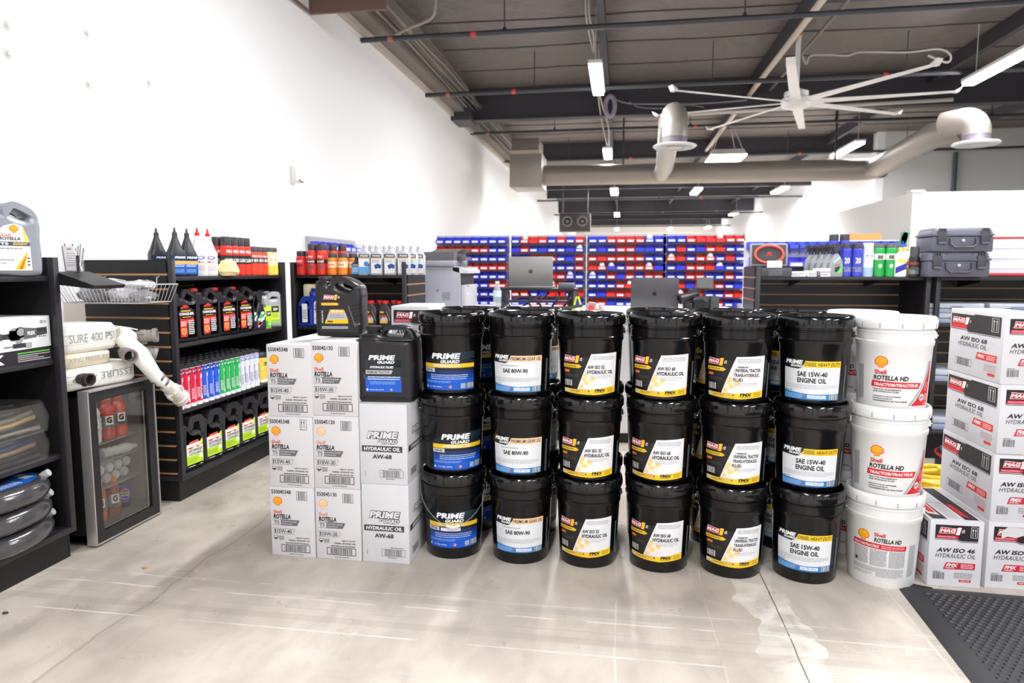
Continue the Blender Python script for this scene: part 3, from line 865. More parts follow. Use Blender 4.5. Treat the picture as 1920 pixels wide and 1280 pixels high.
def lab_tractor():
    p = Print()
    RD = (214, 22, 34)
    p.shell(-0.048, 0.205, 0.0235)
    p.text('Shell', -0.071, 0.158, -0.028, 0.175, RD, 3, 0, 0.03)
    p.text('ROTELLA HD', -0.074, 0.135, 0.047, 0.154, (22, 24, 34), 3, 0.12, 0.035)
    p.poly([(-0.082, 0.108), (0.092, 0.106), (0.102, 0.129), (-0.080, 0.132)], RD, 2)
    p.text('TRACTOR/TRACTEUR', -0.074, 0.1125, 0.088, 0.1245, W_, 3, 0.2, 0.04)
    for i, (s, x1) in enumerate((('TRACTOR TRANSMISSION', 0.026), ('AND HYDRAULIC FLUID', 0.018), ('', 0), ('LIQUIDE POUR SYSTEMES', 0.026), ('HYDRAULIQUES ET', -0.004), ('TRANSMISSIONS DE TRACTEURS', 0.05))):
        if s: p.text(s, -0.075, 0.0965-i*0.0085-(0.002 if i > 2 else 0), x1, 0.102-i*0.0085-(0.002 if i > 2 else 0), (50, 50, 54), 3, 0, 0.03)
    # grey and red swoosh towards the right edge
    A = []; B = []; C2 = []
    for i in range(11):
        t_ = i/10
        y = 0.04+0.17*t_
        k = 1-(1-t_)**1.7
        A.append((0.052+0.083*k, y)); B.append((0.061+0.080*k, y)); C2.append((0.068+0.079*k, y))
    p.poly(A+B[::-1], (168, 170, 178), 2)
    R_ = [(0.152, 0.04), (0.152, 0.21)]
    p.poly([(0.064, 0.04)]+[(x, y) for x, y in C2[1:]]+[(0.153, 0.21), (0.152, 0.04)], RD, 2)
    p.disc(0.112, 0.072, 0.013, 0.0145, W_, 3, 18); p.disc(0.112, 0.072, 0.011, 0.0122, (60, 60, 60), 4, 18); p.disc(0.112, 0.072, 0.0098, 0.011, W_, 5, 18)
    p.poly([(0.105, 0.068), (0.110, 0.066), (0.113, 0.071), (0.118, 0.073), (0.117, 0.077), (0.111, 0.076), (0.106, 0.074)], (50, 50, 50), 6)
    p.lines(0.128, 0.058, 0.150, 0.086, 6, (250, 200, 200), 3, 0.5); p.text('5 GAL', 0.125, 0.045, 0.148, 0.052, (250, 220, 220), 3)
    p.lines(0.122, 0.096, 0.15, 0.13, 7, (250, 170, 170), 3, 0.4, 4)
    p.rect(-0.150, 0.05, -0.118, 0.19, (214, 214, 214), 1); p.lines(-0.149, 0.052, -0.119, 0.188, 24, (100, 102, 104), 2, 0.45, 2)
    p.lines(-0.01, 0.022, 0.04, 0.027, 1, (170, 170, 170), 3, 0.6)
    return p
def lab_tractor_back():
    p = Print(); RD = (206, 22, 34)
    p.shell(-0.060, 0.205, 0.0225)
    p.text('Shell', -0.020, 0.209, 0.018, 0.224, RD, 3, 0, 0.03)
    p.text('ROTELLA HD', -0.020, 0.186, 0.075, 0.204, K_, 3, 0.12, 0.035)
    p.poly([(-0.105, 0.160), (0.096, 0.158), (0.098, 0.178), (-0.102, 0.182)], RD, 2)
    p.text('TRACTOR/TRACTEUR', -0.1, 0.164, -0.002, 0.174, W_, 3, 0.2, 0.03); p.lines(0.006, 0.162, 0.09, 0.176, 3, (250, 180, 180), 3, 0.4)
    for i in range(3):
        p.rect(-0.102+i*0.068, 0.086, -0.040+i*0.068, 0.156, (214, 214, 215), 1)
        p.lines(-0.101+i*0.068, 0.088, -0.041+i*0.068, 0.155, 17, (120, 120, 124), 2, 0.45, 10+i)
    p.lines(-0.102, 0.062, 0.094, 0.082, 5, (140, 140, 144), 2, 0.4, 21)
    p.rect(-0.01, 0.044, 0.094, 0.062, (214, 214, 216), 1); p.lines(-0.008, 0.045, 0.092, 0.061, 5, (130, 130, 134), 2, 0.4, 22)
    p.lines(-0.1, 0.046, -0.02, 0.058, 3, (150, 150, 152), 2, 0.4, 23); p.disc(-0.088, 0.102, 0.006, 0.007, (40, 60, 50), 4)
    p.rect(0.112, 0.05, 0.15, 0.18, (208, 208, 210), 1); p.lines(0.113, 0.051, 0.149, 0.179, 26, (110, 112, 116), 2, 0.45, 24)
    return p
LBL = {}
for k, pr in (('hyd', lab_hydraulic()), ('gear', lab_gear('PREMIUM GEAR OIL', (246, 202, 160), ['SAE 80W-90'])), ('iso32', lab_mag(['AW ISO 32', 'HYDRAULIC OIL'])), ('iso68', lab_mag(['AW ISO 68', 'HYDRAULIC OIL'])),
              ('utf', lab_mag(['PREMIUM', 'UNIVERSAL TRACTOR', 'TRANS-HYDRAULIC', 'FLUID'])), ('eng', lab_gear('DIESEL HEAVY DUTY', (240, 194, 28), ['SAE 15W-40', 'ENGINE OIL'], True)),
              ('tra', lab_tractor()), ('trab', lab_tractor_back())):
    LBL[k] = label_mesh(lambda: pr.build('printed_label', None, CM, cut=0.0125))
NAMES = {'hyd': ('black pail with blue hydraulic oil label', 'first'), 'gear': ('black pail with white and peach gear oil label', 'second'), 'iso32': ('black pail with ISO 32 hydraulic oil label', 'third'),
         'iso68': ('black pail with ISO 68 hydraulic oil label', 'fourth'), 'utf': ('black pail with universal tractor fluid label', 'fifth'), 'eng': ('black pail with 15W-40 engine oil label', 'sixth'),
         'tra': ('white pail with red tractor fluid stripe', 'last'), 'trab': ('white pail with grey fine print columns', 'last')}
def pail(kind, loc, rz, bail, label, group):
    G = GEO_W if kind.startswith('tra') else GEO_B
    t = thing('oil_pail', label, 'pail', loc, rz, group)
    inst('body', G['body'], t); inst('lid', G['lid'], t, rz=random.uniform(0, 6)); inst('handle_lug', G['ears'], t); inst('handle_lug', G['ears'], t, rz=pi)
    if bail: inst('bail_handle', G[bail], t)
    if kind in LBL: inst('printed_label', LBL[kind], t)
    return t
PY = 2.89
cols = ['hyd', 'gear', 'iso32', 'iso68', 'utf', 'eng', 'tra']
PX = [-0.724, -0.42, -0.125, 0.177, 0.474, 0.770, 1.068]
LC = [[(837, 844), (859, 849), (847, 849)], [(967, 976), (967, 975), (973, 977)], [(1106, 1107), (1100, 1104), (1097, 1104)], [(1239, 1245), (1231, 1241), (1231, 1237)],
      [(1380, 1384), (1379, 1379), (1383, 1376)], [(1529, 1532), (1524, 1521), (1514, 1515)], [(1684, 1680), (1678, 1672), (1657, 1660)]]
WP = ['on top', 'in the middle', 'at the bottom']
for c, k in enumerate(cols):
    for rr in range(3):
        lc, pc = LC[c][rr]
        x = at(pc, 765, Y=2.87).x if rr < 2 else PX[c]
        x = 0.2*x+0.8*PX[c]
        y = PY+random.uniform(-.006, .006)
        kk = 'trab' if (k == 'tra' and rr == 2) else k
        ph = -atan2(x, y)+asin(max(-0.6, min(0.6, (lc-pc)/58.0)))
        bail = 'front' if (c == 0 and rr == 2) else 'back'
        nm, nth = NAMES[kk]
        tp_ = pail(kk, (x, y, PH*(2-rr)), ph, bail, '%s, %s of the %s front stack' % (nm, ['top', 'middle', 'bottom'][rr], nth), 'pails stacked three high in the front row')
        if c == 0 and rr == 2:
            p = Print(); p.rect(-0.055, 0.128, 0.032, 0.143, (236, 234, 238), 6); p.build('paper_strip', tp_, CM, cut=0.0125)
# second row behind
for c, n, k in ((0, 3, 'hyd'), (1, 3, 'gear'), (2, 2, 'iso32'), (3, 3, 'iso68'), (4, 3, 'utf'), (5, 3, 'eng'), (6, 3, 'tra')):
    for z in range(n):
        x = -0.71+0.2935*c
        y = PY+0.315
        ph = -atan2(x, y)+(0.45 if c < 4 else -0.55)
        nm = ('white' if k == 'tra' else 'black')+' pail in the back row behind the %s front stack, %s' % (NTH[c] if c < 6 else 'last', ['bottom', 'middle' if n == 3 else 'top', 'top'][z])
        pail(k, (x, y, PH*z), ph, None if c < 6 else 'back', nm, 'pails in the back row')

# ================================================================ cartons
CARD = M((213, 210, 212), 0.75, bump=0.12, bscale=30)
CARDG = M((212, 211, 215), 0.75, bump=0.12, bscale=30)
def carton(loc, wd, dp, ht, label, group, front=None, side=None, top=None, m=CARD, rz=0.0, left=None):
    """front face looks along -y; loc is the centre of the base"""
    t = thing('carton', label, 'box', loc, rz, group)
    MB().box(-wd/2, -dp/2, 0, wd/2, dp/2, ht, m, 0.003).build('box_body', t)
    if front is not None: inst('printed_front', front, t, (0, -dp/2, 0))
    if side is not None: inst('printed_side', side, t, (wd/2, 0, 0))
    if left is not None: inst('printed_side', left, t, (-wd/2, 0, 0))
    MB().box(-wd/2+0.002, -0.0012, ht-0.002, wd/2-0.002, 0.0012, ht+0.0006, M((160, 150, 140), 0.8)).build('flap_seam', t)
    return t
def rot_front(num, grade, small='barcode', fade=0, W=0.205, H=0.31):
    p = Print(0.6); G = (104, 104, 108)
    p.text(num, -0.094, H-0.030, -0.003, H-0.012, (34, 30, 32), 2, 0, 0.02)
    if small == 'barcode': p.bars(0.022, H-0.055, 0.07, H-0.015, (96, 96, 98), 2, 0.0018, n=14)
    else:
        for a in ((0.045, H-0.055, 0.075, H-0.053), (0.045, H-0.013, 0.075, H-0.011), (0.045, H-0.055, 0.0465, H-0.011), (0.0735, H-0.055, 0.075, H-0.011)): p.rect(*a, (50, 50, 52), 2)
        for x in (0.053, 0.064): p.poly([(x-0.001, H-0.047), (x+0.001, H-0.047), (x+0.001, H-0.024), (x+0.004, H-0.024), (x, H-0.016), (x-0.004, H-0.024), (x-0.001, H-0.024)], (50, 50, 52), 2)
    p.shell(-0.066, H-0.064, 0.021, fade)
    RD = (226, 74, 52) if not fade else (232, 130, 110)
    p.text('Shell', -0.088, H-0.118, -0.048, H-0.103, RD, 3, 0, 0.02)
    p.text('ROTELLA', -0.088, H-0.142, -0.008, H-0.121, (30, 26, 28), 3, 0.12, 0.04)
    p.rect(-0.094, H-0.1465, 0.0, H-0.1452, G, 2)
    p.rect(-0.094, H-0.171, 0.0, H-0.1697, G, 2)
    p.text('T5', -0.086, H-0.166, -0.062, H-0.1505, (90, 90, 92), 3, 0, 0.02)
    p.poly([(-0.054, H-0.171), (0.020, H-0.171), (0.033, H-0.1452), (-0.054, H-0.1452)], G, 2)
    p.text('SYNTHETIC BLEND', -0.050, H-0.1565, 0.020, H-0.1505, (205, 205, 208), 3); p.text('TECHNOLOGY', -0.050, H-0.167, 0.0, H-0.161, (205, 205, 208), 3)
    for pts in ([(-0.094, H-0.210), (0.0, H-0.210), (0.0, H-0.209), (-0.094, H-0.209)], [(-0.094, H-0.186), (0.010, H-0.186), (0.010, H-0.185), (-0.094, H-0.185)], [(0.0, H-0.210), (0.001, H-0.210), (0.011, H-0.185), (0.010, H-0.185)]): p.poly(pts, (70, 70, 72), 2)
    vs, ts = text_tris('SAE', 0.03)
    out = [(-0.083+0.009*(1-v)*1.0-0.004, H-0.2065+0.018*u) for u, v in vs]
    for a, b, c in ts: p.tri([out[a], out[b], out[c]], (40, 36, 38), 3)
    p.text(grade, -0.073, H-0.206, -0.005, H-0.189, (40, 36, 38), 3, 0, 0.01)
    p.poly([(-0.090, H-0.218), (-0.070, H-0.218), (-0.070, H-0.230), (-0.080, H-0.238), (-0.090, H-0.230)], (80, 80, 84), 2)
    p.poly([(-0.088, H-0.220), (-0.072, H-0.220), (-0.072, H-0.226), (-0.088, H-0.226)], (226, 226, 226), 3)
    p.lines(-0.066, H-0.238, -0.042, H-0.218, 4, (110, 110, 112), 2, 0.5)
    p.text('HEAVY DUTY', 0.014, H-0.228, 0.078, H-0.2215, (60, 58, 60), 3, 0, 0.02); p.text('DIESEL ENGINE OIL', -0.020, H-0.240, 0.078, H-0.2335, (60, 58, 60), 3, 0, 0.02)
    p.lines(-0.035, H-0.252, 0.078, H-0.247, 1, (90, 90, 92), 2, 0.8)
    p.bars(-0.055, H-0.290, 0.078, H-0.256, (70, 68, 68), 2, 0.0028, n=30)
    p.lines(-0.02, H-0.301, 0.05, H-0.297, 1, (110, 110, 112), 2, 0.8, 4)
    return p
def pg_front(H=0.345):
    p = Print(0.6); G = (66, 62, 66)
    p.pg(-0.07, 0.177, 0.14, 0.050, (222, 221, 224), (70, 66, 72))
    p.rect(-0.095, 0.140, 0.083, 0.166, G, 2); p.text('HYDRAULIC OIL', -0.086, 0.145, 0.074, 0.161, (236, 236, 238), 3, 0.15, 0.03)
    p.text('AW-68', -0.048, 0.110, 0.036, 0.130, G, 3, 0, 0.04)
    p.bars(-0.018, 0.030, 0.086, 0.062, (110, 106, 108), 2, 0.0014, n=26); p.lines(0.02, 0.066, 0.08, 0.070, 1, (110, 110, 112), 2, 0.8); p.lines(0.008, 0.022, 0.05, 0.026, 1, (120, 120, 122), 2, 0.8)
    p.rect(-0.083, 0.035, -0.081, 0.056, (120, 118, 120), 2)
    return p
def pg_side():
    p = Print(0.6); G = (66, 62, 66)
    p.pg(-0.07, 0.19, 0.14, 0.045, (222, 221, 224), (70, 66, 72))
    p.rect(-0.12, 0.140, 0.12, 0.166, G, 2); p.text('HYDRAULIC OIL', -0.086, 0.145, 0.074, 0.161, (236, 236, 238), 3, 0.15, 0.03)
    p.bars(-0.1, 0.03, 0.0, 0.06, (110, 106, 108), 2, 0.0014, n=26)
    return p
def mesh_of(p, fn): return label_mesh(lambda: p.build('p', None, fn))
RF = {('a', 0): mesh_of(rot_front('550045348', '15W-40'), flat()), ('a', 1): mesh_of(rot_front('550045348', '15W-40', 'arrows'), flat()),
      ('b', 0): mesh_of(rot_front('550045130', '10W-30'), flat()), ('b', 1): mesh_of(rot_front('550045130', '10W-30', fade=12), flat())}
sidep = rot_front('550045130', '10W-30')
RS = mesh_of(sidep, right_face())
for rr in range(3):
    x = -1.3945+0.004*rr-0.002
    carton((x, 2.69+0.15, 0.3115*rr), 0.203, 0.30, 0.311, 'white 15W-40 oil carton, %s of the left front stack' % ['bottom', 'middle', 'top'][rr], 'cartons of motor oil', RF[('a', 1 if rr == 1 else 0)])
    carton((-1.1865, 2.69+0.15, 0.3165*rr), 0.205, 0.30, 0.316, 'white 10W-30 oil carton, %s of the second front stack' % ['bottom', 'middle', 'top'][rr], 'cartons of motor oil', RF[('b', 0 if rr == 2 else 1)], side=RS)
for rr in range(3):
    carton((-1.395, 3.147, 0.3115*rr), 0.203, 0.30, 0.311, 'white carton hidden behind the left stack of 15W-40 cartons, %s one' % ['bottom', 'middle', 'top'][rr], 'cartons of motor oil')
    carton((-1.1865, 3.147, 0.3165*rr), 0.205, 0.30, 0.316, 'white carton behind the stack of 10W-30 cartons, %s one' % ['bottom', 'middle', 'top'][rr], 'cartons of motor oil')
PF = mesh_of(pg_front(), flat()); PS = mesh_of(pg_side(), right_face())
for rr in range(2):
    carton((-0.9765+0.002*(1-rr), 2.825, 0.3455*rr), 0.209, 0.27, 0.345, '%s plain white AW-68 hydraulic oil carton beside the first pail stack' % ['lower', 'upper'][rr], 'cartons of hydraulic oil', PF, side=PS, m=CARDG)
# slim red-logo cartons
def mag_front(num, damaged=False):
    p = Print(0.6); H = 0.27; K2 = (48, 44, 46); RD = (196, 30, 56)
    p.poly([(-0.078, 0.197), (0.0, 0.197), (0.018, 0.189), (0.078, 0.189), (0.078, 0.252), (-0.078, 0.252)], (34, 24, 28), 2)
    p.poly([(-0.078, 0.192), (0.0, 0.192), (0.018, 0.184), (0.078, 0.184), (0.078, 0.1865), (0.019, 0.1865), (0.001, 0.1945), (-0.078, 0.1945)], K2, 2)
    p.mag(-0.066, 0.217, 0.094, 0.026, False)
    p.poly([(-0.075, 0.197), (0.0, 0.197), (0.010, 0.203), (0.002, 0.211), (-0.072, 0.211)], RD, 3)
    p.text('Evolutionary Performance', -0.070, 0.2005, -0.004, 0.2075, (240, 200, 205), 4)
    for a in ((0.050, 0.204, 0.074, 0.2055), (0.050, 0.2455, 0.074, 0.247), (0.050, 0.204, 0.0515, 0.247), (0.0725, 0.204, 0.074, 0.247)): p.rect(*a, (225, 225, 225), 4)
    for x in (0.0575, 0.0665): p.poly([(x-0.001, 0.209), (x+0.001, 0.209), (x+0.001, 0.233), (x+0.0035, 0.233), (x, 0.242), (x-0.0035, 0.233), (x-0.001, 0.233)], (225, 225, 225), 4)
    if damaged: p.poly([(-0.05, 0.205), (-0.03, 0.214), (0.0, 0.21), (0.03, 0.222), (0.076, 0.225), (0.077, 0.250), (0.03, 0.251), (-0.03, 0.252), (-0.052, 0.235)], (214, 210, 210), 7)
    p.text(num, -0.070, 0.141, 0.068, 0.159, (40, 36, 40), 3, 0.25, 0.035); p.text('HYDRAULIC OIL', -0.073, 0.119, 0.072, 0.136, (52, 48, 50), 3, 0.2, 0.0)
    p.poly([(-0.042, 0.072), (0.073, 0.074), (0.074, 0.100), (-0.032, 0.100)], RD, 2); p.text('FMX', -0.032, 0.082, 0.008, 0.096, W_, 3, 0.3, 0.04); p.rect(-0.034, 0.077, 0.0, 0.079, W_, 3)
    p.lines(0.022, 0.077, 0.068, 0.097, 3, (240, 190, 195), 3, 0.5, 3)
    p.bars(-0.078, 0.030, -0.034, 0.058, (90, 86, 88), 2, n=16); p.lines(-0.078, 0.060, -0.05, 0.063, 1, (110, 110, 112), 2, 0.8)
    p.lines(0.0, 0.036, 0.066, 0.060, 4, (110, 106, 108), 2, 0.35, 4)
    p.poly([(0.018, 0.022), (0.062, 0.022), (0.062, 0.032), (0.018, 0.032)], RD, 2); p.text('mag1.com', 0.024, 0.0245, 0.056, 0.030, W_, 3)
    return p
def mag_side(num):
    p = Print(0.6); K2 = (52, 48, 48); RD = (222, 50, 48)
    p.poly([(-0.205, 0.190), (-0.065, 0.190), (-0.05, 0.180), (0.195, 0.180), (0.195, 0.255), (-0.205, 0.255)], K2, 2)
    p.poly([(-0.205, 0.184), (-0.067, 0.184), (-0.052, 0.175), (0.195, 0.175), (0.195, 0.177), (-0.05, 0.177), (-0.065, 0.1865), (-0.205, 0.1865)], K2, 2)
    p.lines(-0.2, 0.249, 0.0, 0.256, 1, (225, 225, 225), 4, 0.7)
    p.mag(-0.195, 0.212, 0.17, 0.026, False, RD)
    p.poly([(-0.2, 0.190), (-0.075, 0.190), (-0.06, 0.199), (-0.075, 0.208), (-0.2, 0.208)], RD, 3)
    for a in ((0.13, 0.195, 0.18, 0.1965), (0.13, 0.2475, 0.18, 0.249), (0.13, 0.195, 0.133, 0.249), (0.177, 0.195, 0.18, 0.249)): p.rect(*a, (225, 225, 225), 4)
    for x in (0.145, 0.165): p.poly([(x-0.002, 0.2), (x+0.002, 0.2), (x+0.002, 0.235), (x+0.006, 0.235), (x, 0.244), (x-0.006, 0.235), (x-0.002, 0.235)], (225, 225, 225), 4)
    p.text(num, -0.115, 0.142, 0.10, 0.160, (50, 46, 50), 3, 0.12, 0.02); p.text('HYDRAULIC OIL', -0.13, 0.118, 0.10, 0.136, (90, 86, 90), 3, 0.1, 0.0)
    p.poly([(0.02, 0.076), (0.18, 0.076), (0.18, 0.104), (0.032, 0.104)], RD, 2); p.text('FMX', 0.035, 0.084, 0.09, 0.098, W_, 3, 0.3, 0.04); p.lines(0.105, 0.08, 0.172, 0.1, 3, (250, 200, 195), 3, 0.5, 3)
    p.bars(-0.15, 0.035, -0.01, 0.066, (120, 116, 118), 2, 0.0014, n=26)
    p.lines(0.09, 0.035, 0.18, 0.066, 5, (190, 150, 150), 2, 0.35, 4)
    p.rect(0.12, 0.02, 0.172, 0.031, RD, 2)
    return p
MF68 = mesh_of(mag_front('AW ISO 68'), flat()); MF46 = mesh_of(mag_front('AW ISO 46'), flat()); MF46d = mesh_of(mag_front('AW ISO 46', True), flat())
MS68 = mesh_of(mag_side('AW ISO 68'), lambda u, v, e: (-0.0004-e, -u, v)); MS46 = mesh_of(mag_side('AW ISO 46'), lambda u, v, e: (-0.0004-e, -u, v))
top_p = mag_side('AW ISO 46'); 
MT46 = mesh_of(top_p, lambda u, v, e: (v-0.14, u*-1, 0.0004+e))
t = carton((1.3185, 2.83+0.215, 0), 0.195, 0.43, 0.27, 'white ISO 46 oil carton alone on the floor between white pails and carton stack', 'red-logo cartons at the right', MF46, m=CARDG, left=MS46)
tp = Print(0.6)
tp.rect(-0.085, -0.20, -0.03, 0.20, (64, 60, 60), 2); tp.rect(0.035, -0.2, 0.085, 0.2, (52, 48, 48), 2); tp.poly([(0.04, -0.15), (0.06, -0.18), (0.06, -0.02), (0.04, -0.02)], (214, 44, 46), 3)
tp.poly([(-0.078, -0.14), (-0.04, -0.16), (-0.036, 0.0), (-0.074, 0.0)], (230, 200, 196), 3); tp.poly([(-0.07, -0.12), (-0.045, -0.13), (-0.043, -0.02), (-0.068, -0.02)], (205, 60, 60), 4)
for i in range(4):
    tp.rect(-0.015+i*0.011, -0.19, -0.013+i*0.011, 0.19, (130, 126, 126), 2)
tp.build('printed_top', t, top_face(0.27))
for rr in range(4):
    xo = (0.0, 0.004, 0.006, 0.004)[rr]
    carton((1.5345+xo, 2.842+0.215+0.006*(rr % 2), 0.2705*rr), 0.195, 0.43, 0.27, 'white oil carton with %s, %s in the right edge stack' % ('torn logo sticker' if rr == 0 else 'red logo band', ['lowest', 'second up', 'third up', 'topmost'][rr]), 'red-logo cartons at the right', [MF46d, MF68, MF68, MF68][rr], m=CARDG, left=None if rr == 0 else MS68)
for rr in range(4):
    carton((1.7375, 2.86+0.215, 0.2705*rr), 0.195, 0.43, 0.27, 'white oil carton beyond the right edge stack, level %s' % ['one', 'two', 'three', 'four'][rr], 'red-logo cartons at the right', MF68, m=CARDG) if rr < 3 else None
# stack behind the plain cartons, seen through the gap beside the first pails
for rr in range(4):
    carton((-0.963, 3.19, 0.2705*rr), 0.18, 0.30, 0.27, 'white red-logo carton seen in the gap left of the first pail stack, %s' % ['lowest', 'second up', 'third up', 'topmost'][rr], 'cartons behind the plain cartons', MF68, m=CARDG)
# ================================================================ slat-wall shelving
SLATB = M((17, 16, 18), 0.5, bump=0.08, bscale=120)
SLATP = M((28, 27, 34), 0.45, bump=0.05, bscale=120)  # slat black tinted violet, a reflected cast put into the colour
EDGE = M((40, 38, 43), 0.4)
SP = 0.0762
def gondola(label, loc, rz, W, D, H, shelves, base=0.14, left='plain', right='plain', group='black slat-wall shelf units', endh=None, mbk=SLATB, back_x=(0.03, None)):
    """origin = front left foot, front looks along local -y"""
    t = thing('shelf_unit', label, 'shelf', loc, rz, group)
    endh = endh or H
    MB().box(0.02, 0.03, 0, W-0.02, D, base-0.025, mbk).build('kick_base', t)
    MB().box(0.0, 0, base-0.025, W, D, base, EDGE, 0.002).build('base_shelf', t)
    sl = MB(); sl.box(0.03, D-0.02, 0.010, W-0.03, D-0.006, SP, mbk); sl.box(0.03, D-0.016, 0, W-0.03, D-0.004, 0.010, WOODEDGE)
    n = int((H-base-0.01)/SP); m0 = None
    for i in range(n):
        if m0 is None: o = sl.build('slat', t); m0 = o.data
        else: o = inst('slat', m0, t)
        o.location = (0, 0, base+0.01+i*SP)
    MB().box(0.03, D-0.004, base, W-0.03, D, H, mbk).build('back_board', t)
    for side, x, sg in ((left, 0.0, -1), (right, W, 1)):
        if side is None: continue
        xa, xb = (x, x+0.028) if sg < 0 else (x-0.028, x)
        MB().box(xa, 0, base, xb, 0.028, endh, EDGE, 0.001).box(xa+(0.008 if sg < 0 else 0), 0.028, base, xb-(0 if sg < 0 else 0.008), D, endh, mbk).build('end_panel', t)
        MB().box(xa+0.01, 0.03, 0, xb-0.01, D, base, mbk).build('end_kick', t)
        if side == 'slat':
            s0 = None
            xs = (x-0.006, x+0.008) if sg < 0 else (x-0.008, x+0.006)
            nn = int((endh-base-0.005)/SP)
            for i in range(nn):
                if s0 is None:
                    e = MB(); e.box(xs[0], 0.03, 0.011, xs[1], D-0.002, SP, mbk)
                    gx = (xs[0]+0.004, xs[1]) if sg < 0 else (xs[0], xs[1]-0.004)
                    e.box(gx[0], 0.03, 0, gx[1], D-0.002, 0.011, WOODEDGE)
                    o = e.build('end_slat', t); s0 = o.data
                else: o = inst('end_slat', s0, t)
                o.location = (0, 0, endh-0.005-(i+1)*SP)
    for z in shelves:
        if isinstance(z, tuple): z, dd = z
        else: dd = D-0.05
        MB().box(0.03, D-0.025-dd, z-0.022, W-0.03, D-0.025, z, EDGE, 0.002).build('shelf_board', t)
        bm_ = MB()
        for x in (W*0.28, W*0.75):
            bb = MB().prism([(D-0.03, z-0.024), (D-0.03-dd*0.8, z-0.024), (D-0.03-dd*0.8, z-0.034), (D-0.03, z-0.075)], x-0.002, x+0.002, EDGE, 'yz')
            bb.build('shelf_bracket', t)
    return t
TOPZ = 1.212
g1 = gondola('black shelf unit along the left wall holding antifreeze jugs and grease tubes', (-2.31, 3.25, 0), pi/2, 1.22, 0.52, 1.30, [TOPZ, 0.852, 0.492], left='slat')
g2 = gondola('black shelf unit facing the viewer behind the white oil cartons', (-2.29, 4.50, 0), 0, 0.84, 0.45, 1.30, [TOPZ, 0.85, 0.49], right='slat')
g3 = gondola('nearest black shelf unit at the left edge with coiled hoses', (-2.335, 1.31, 0), pi/2, 1.24, 0.55, 1.30, [1.224, 0.872, 0.465], left='plain')
tag(g1, group='black slat-wall shelf units'); 

# ---------------------------------------------------------------- bottle and can prototypes
def cyl_label(parent, r, z0, z1, bands, name='label', texts=()):
    p = Print(0.4)
    hw = pi*r*0.999
    for (a, b, c) in bands: p.rect(-hw, z0+(z1-z0)*a, hw, z0+(z1-z0)*b, c, 1)
    for tx in texts:
        s_, x0, x1, a, b, c = tx[:6]
        p.text(s_, x0*r, z0+(z1-z0)*a, x1*r, z0+(z1-z0)*b, c, 3, 0, 0.04)
    return p.build(name, parent, cylmap(r), cut=0.0095 if r < 0.05 else 0.012)
def spray_can(label, group, r, h, body, cap, bands, texts=(), caph=0.20, caprr=0.92):
    t = thing('spray_can', label, 'can', (0, 0, 0), 0, group)
    hb = h*(1-caph)
    MB().lathe([(r*0.94, 0), (r, 0.004), (r, hb-0.012), (r*0.93, hb-0.003), (r*0.86, hb)], M(body, 0.3, 0.15), 24).build('can_body', t)
    MB().lathe([(r*caprr, hb-0.004), (r*caprr, hb+h*caph*0.75), (r*caprr*0.92, h), (0, h)], M(cap, 0.35), 20, cap1=False).build('cap', t)
    cyl_label(t, r, 0.006, hb-0.014, bands, 'printed_label', texts)
    return Stock(t)
def quart(label, group, w_, d_, h, body, cap, pr, neck=0.014, caph=0.02, tip=None, shoulder=0.72, capname='cap'):
    t = thing('bottle', label, 'bottle', (0, 0, 0), 0, group)
    hw, hd = w_/2, d_/2
    hn = h-caph-(tip or 0)
    b = MB().loft([(0, hw*0.9, hd*0.9, 0.01), (0.006, hw, hd, 0.014), (hn*shoulder*0.6, hw*0.985, hd*0.985, 0.014), (hn*shoulder, hw, hd, 0.016), (hn*(shoulder+0.12), hw*0.78, hd*0.8, 0.02), (hn*0.955, neck*1.15, neck*1.1, neck*1.1), (hn, neck, neck, neck)], M(body, 0.35, bump=0.02, bscale=40), 5)
    b.build('bottle_body', t, ang=50)
    if tip: MB().lathe([(neck*1.1, hn-0.004), (neck*1.1, hn+caph), (neck*0.6, hn+caph+0.004), (0.006, h-0.014), (0.003, h)], M(cap, 0.4), 12).build(capname, t)
    else: MB().lathe([(neck*1.15, hn-0.003), (neck*1.2, hn+0.002), (neck*1.15, h-0.001), (neck, h)], M(cap, 0.4), 16).build(capname, t)
    if pr: pr.build('printed_label', t, flat(hd+0.0008))
    return Stock(t)
def handle_jug(label, group, w_, d_, h, body, cap, outline, hole, capx, capz, capr, caph, pr, bev=0.02, name='oil_jug', rough=0.32, metal=0.0, extra=None):
    t = thing(name, label, 'jug', (0, 0, 0), 0, group)
    o2 = [((x-0.5)*w_, z*h) for x, z in outline]; h2 = [((x-0.5)*w_, z*h) for x, z in hole]
    mb_ = M(body, rough, metal, bump=0.02, bscale=50)
    MB().curve2d(o2, [h2], d_, bev, mb_).build('jug_body', t, ang=50)
    cx = (capx-0.5)*w_
    c = MB().lathe([(capr*0.86, capz*h-0.012), (capr*0.86, capz*h), (capr, capz*h+0.001), (capr, capz*h+caph-0.003), (capr*0.93, capz*h+caph), (0, capz*h+caph)], M(cap, 0.4), 20, (cx, 0, 0), cap1=False)
    for k in range(20):
        a = 2*pi*k/20
        c.box(cx+capr*cos(a)-0.001, capr*sin(a)-0.001, capz*h+0.003, cx+capr*cos(a)+0.001, capr*sin(a)+0.001, capz*h+caph-0.004, M(cap, 0.4))
    c.build('screw_cap', t)
    if pr: pr.build('printed_label', t, flat(d_/2+0.0002))
    if extra: extra(t)
    return Stock(t)
